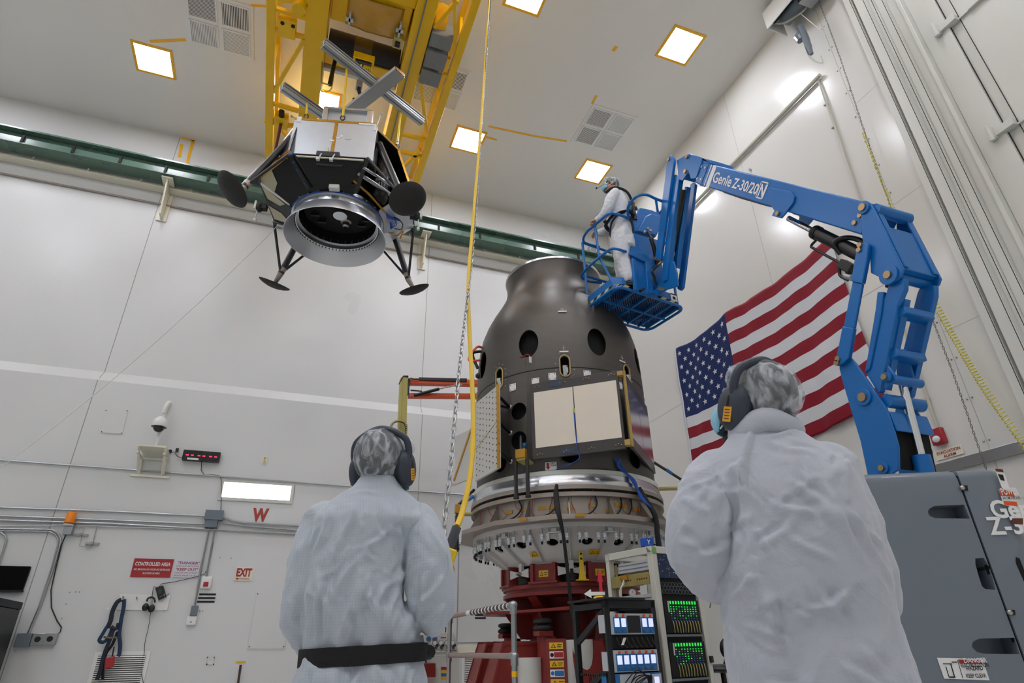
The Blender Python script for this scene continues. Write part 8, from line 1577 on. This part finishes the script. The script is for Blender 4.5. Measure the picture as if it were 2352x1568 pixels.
# chain hoist loop and coiled yellow hose near the frame
def vpt(x, y, X): return onX(x, y, X)
XC = XR-.12
chain([vpt(1872, -20, XC), vpt(1925, 120, XC), vpt(1985, 300, XC), vpt(2050, 487, XC), vpt(2125, 690, XC), vpt(2190, 860, XC), vpt(2262, 1068, XC), vpt(2285, 1130, XC)], .05, .0035, 'thin hoist chain hanging down the right wall beside the coiled hose', m=mat('chain_dull', '77756a', .5, metal=.5))
hp0 = [vpt(1982, 305, XC-.02), vpt(2030, 425, XC-.03), vpt(2085, 560, XC-.03), vpt(2140, 680, XC-.03), vpt(2200, 790, XC-.03), vpt(2262, 893, XC-.03), vpt(2352, 1020, XC-.03), vpt(2460, 1165, XC-.03)]
Q = spl(hp0, 110); hel = []; 
for i, q in enumerate(Q):
    d = unit(Q[min(i+1, len(Q)-1)]-Q[max(i-1, 0)]); u = unit(np.cross(d, (1, 0, 0))); v = np.cross(d, u); a = i*.9; rr_ = .010+.022*min(1, i/250); hel.append(q+(u*math.cos(a)+v*math.sin(a))*rr_)
obj('coiled_hose', MB().tube(hel, .0065, 5), mat('coil_yellow', 'd9cf5a', .4), label='pale yellow coiled air hose hanging down the right wall', cat='hose')
t = thing('hoist_box', 'white box with a grey pulley arm at the top of the right wall', 'hoist', f_(1790, 60)); XB = XR
B1, B2 = f_(1815, 88, .45), f_(1754, 32, .45)
ax_ = XR-.55; a_ = onX(1762, 67, ax_); b_ = onX(1753, 32, ax_); c_ = onX(1822, 0, ax_)
y1_ = a_[1]; z0_ = a_[2]
m = MB(); m.box((ax_, y1_-1.3, z0_), (ax_+.02, y1_, z0_+.42)); m.box((ax_, y1_-.02, z0_), (XR-.12, y1_, z0_+.42)); m.box((ax_, y1_-1.3, z0_+.40), (XR-.002, y1_, z0_+.42)); m.box((ax_, y1_-1.3, z0_), (XR, y1_-1.28, z0_+.42)); obj('housing', m, white, t, bevel=.004)
obj('drum', MB().cyl((ax_+.28, y1_-.15, z0_+.2), (ax_+.28, y1_-1.1, z0_+.2), .15, 24), cover, t); obj('slot', MB().box((ax_+.06, y1_-1.1, z0_+.05), (ax_+.09, y1_-.1, z0_+.25)), inner, t); obj('hose', MB().tube(spl([(ax_+.1, y1_-.08, z0_+.1), (ax_+.2, y1_-.2, z0_-.0), (ax_+.35, y1_-.45, z0_+.02), (ax_+.4, y1_-.6, z0_+.12)]), .015, 8), pvc, t)
obj('bracket', MB().box((XR-.4, y1_-.75, z0_-.02), (XR-.12, y1_-.55, z0_+.3)), galv, t, bevel=.01); obj('rope', MB().cyl(onX(1837, 30, XR-.3), onX(1895, 78, XR-.01), .006, 6), white, t)
P = [onX(x, y, XR-.28) for x, y in ((1839, 60), (1852, 92), (1864, 124))]; obj('arm', MB().tube(P, [.05, .055, .03], 10), cover, t, smooth=30); P = [onX(x, y, XR-.3) for x, y in ((1838, 75), (1833, 86), (1838, 94))]; obj('motor', MB().tube(P, [.05, .07, .05], 10), cover, t); obj('cable_loop', MB().tube(spl([onX(x, y, XR-.26) for x, y in ((1840, 65), (1848, 100), (1858, 124), (1864, 118), (1861, 100), (1850, 80))]), .014, 8), blackm, t); obj('air_line', MB().tube(spl([onX(x, y, XR-.02) for x, y in ((1853, 122), (1862, 135), (1876, 143), (1890, 143), (1885, 128))]), .008, 6), pvc, t)
# small fittings
p = f_(1725, 390, .0); obj('wall_stud', MB().cyl(p-V3((.04, 0, 0)), p, .02, 10), galv, label='single stud on the right wall above the boom', cat='bolt')
p = onY(1357, 578, 10.8); t = thing('junction_box', 'grey box behind the basket on the green beam', 'electrical box', p); obj('box', MB().box((p[0]-.07, 10.7, p[2]-.09), (p[0]+.1, 10.85, p[2]+.12)), galv, t, bevel=.006)
for x, y, lab_ in ((1003, 1098, None),): pass
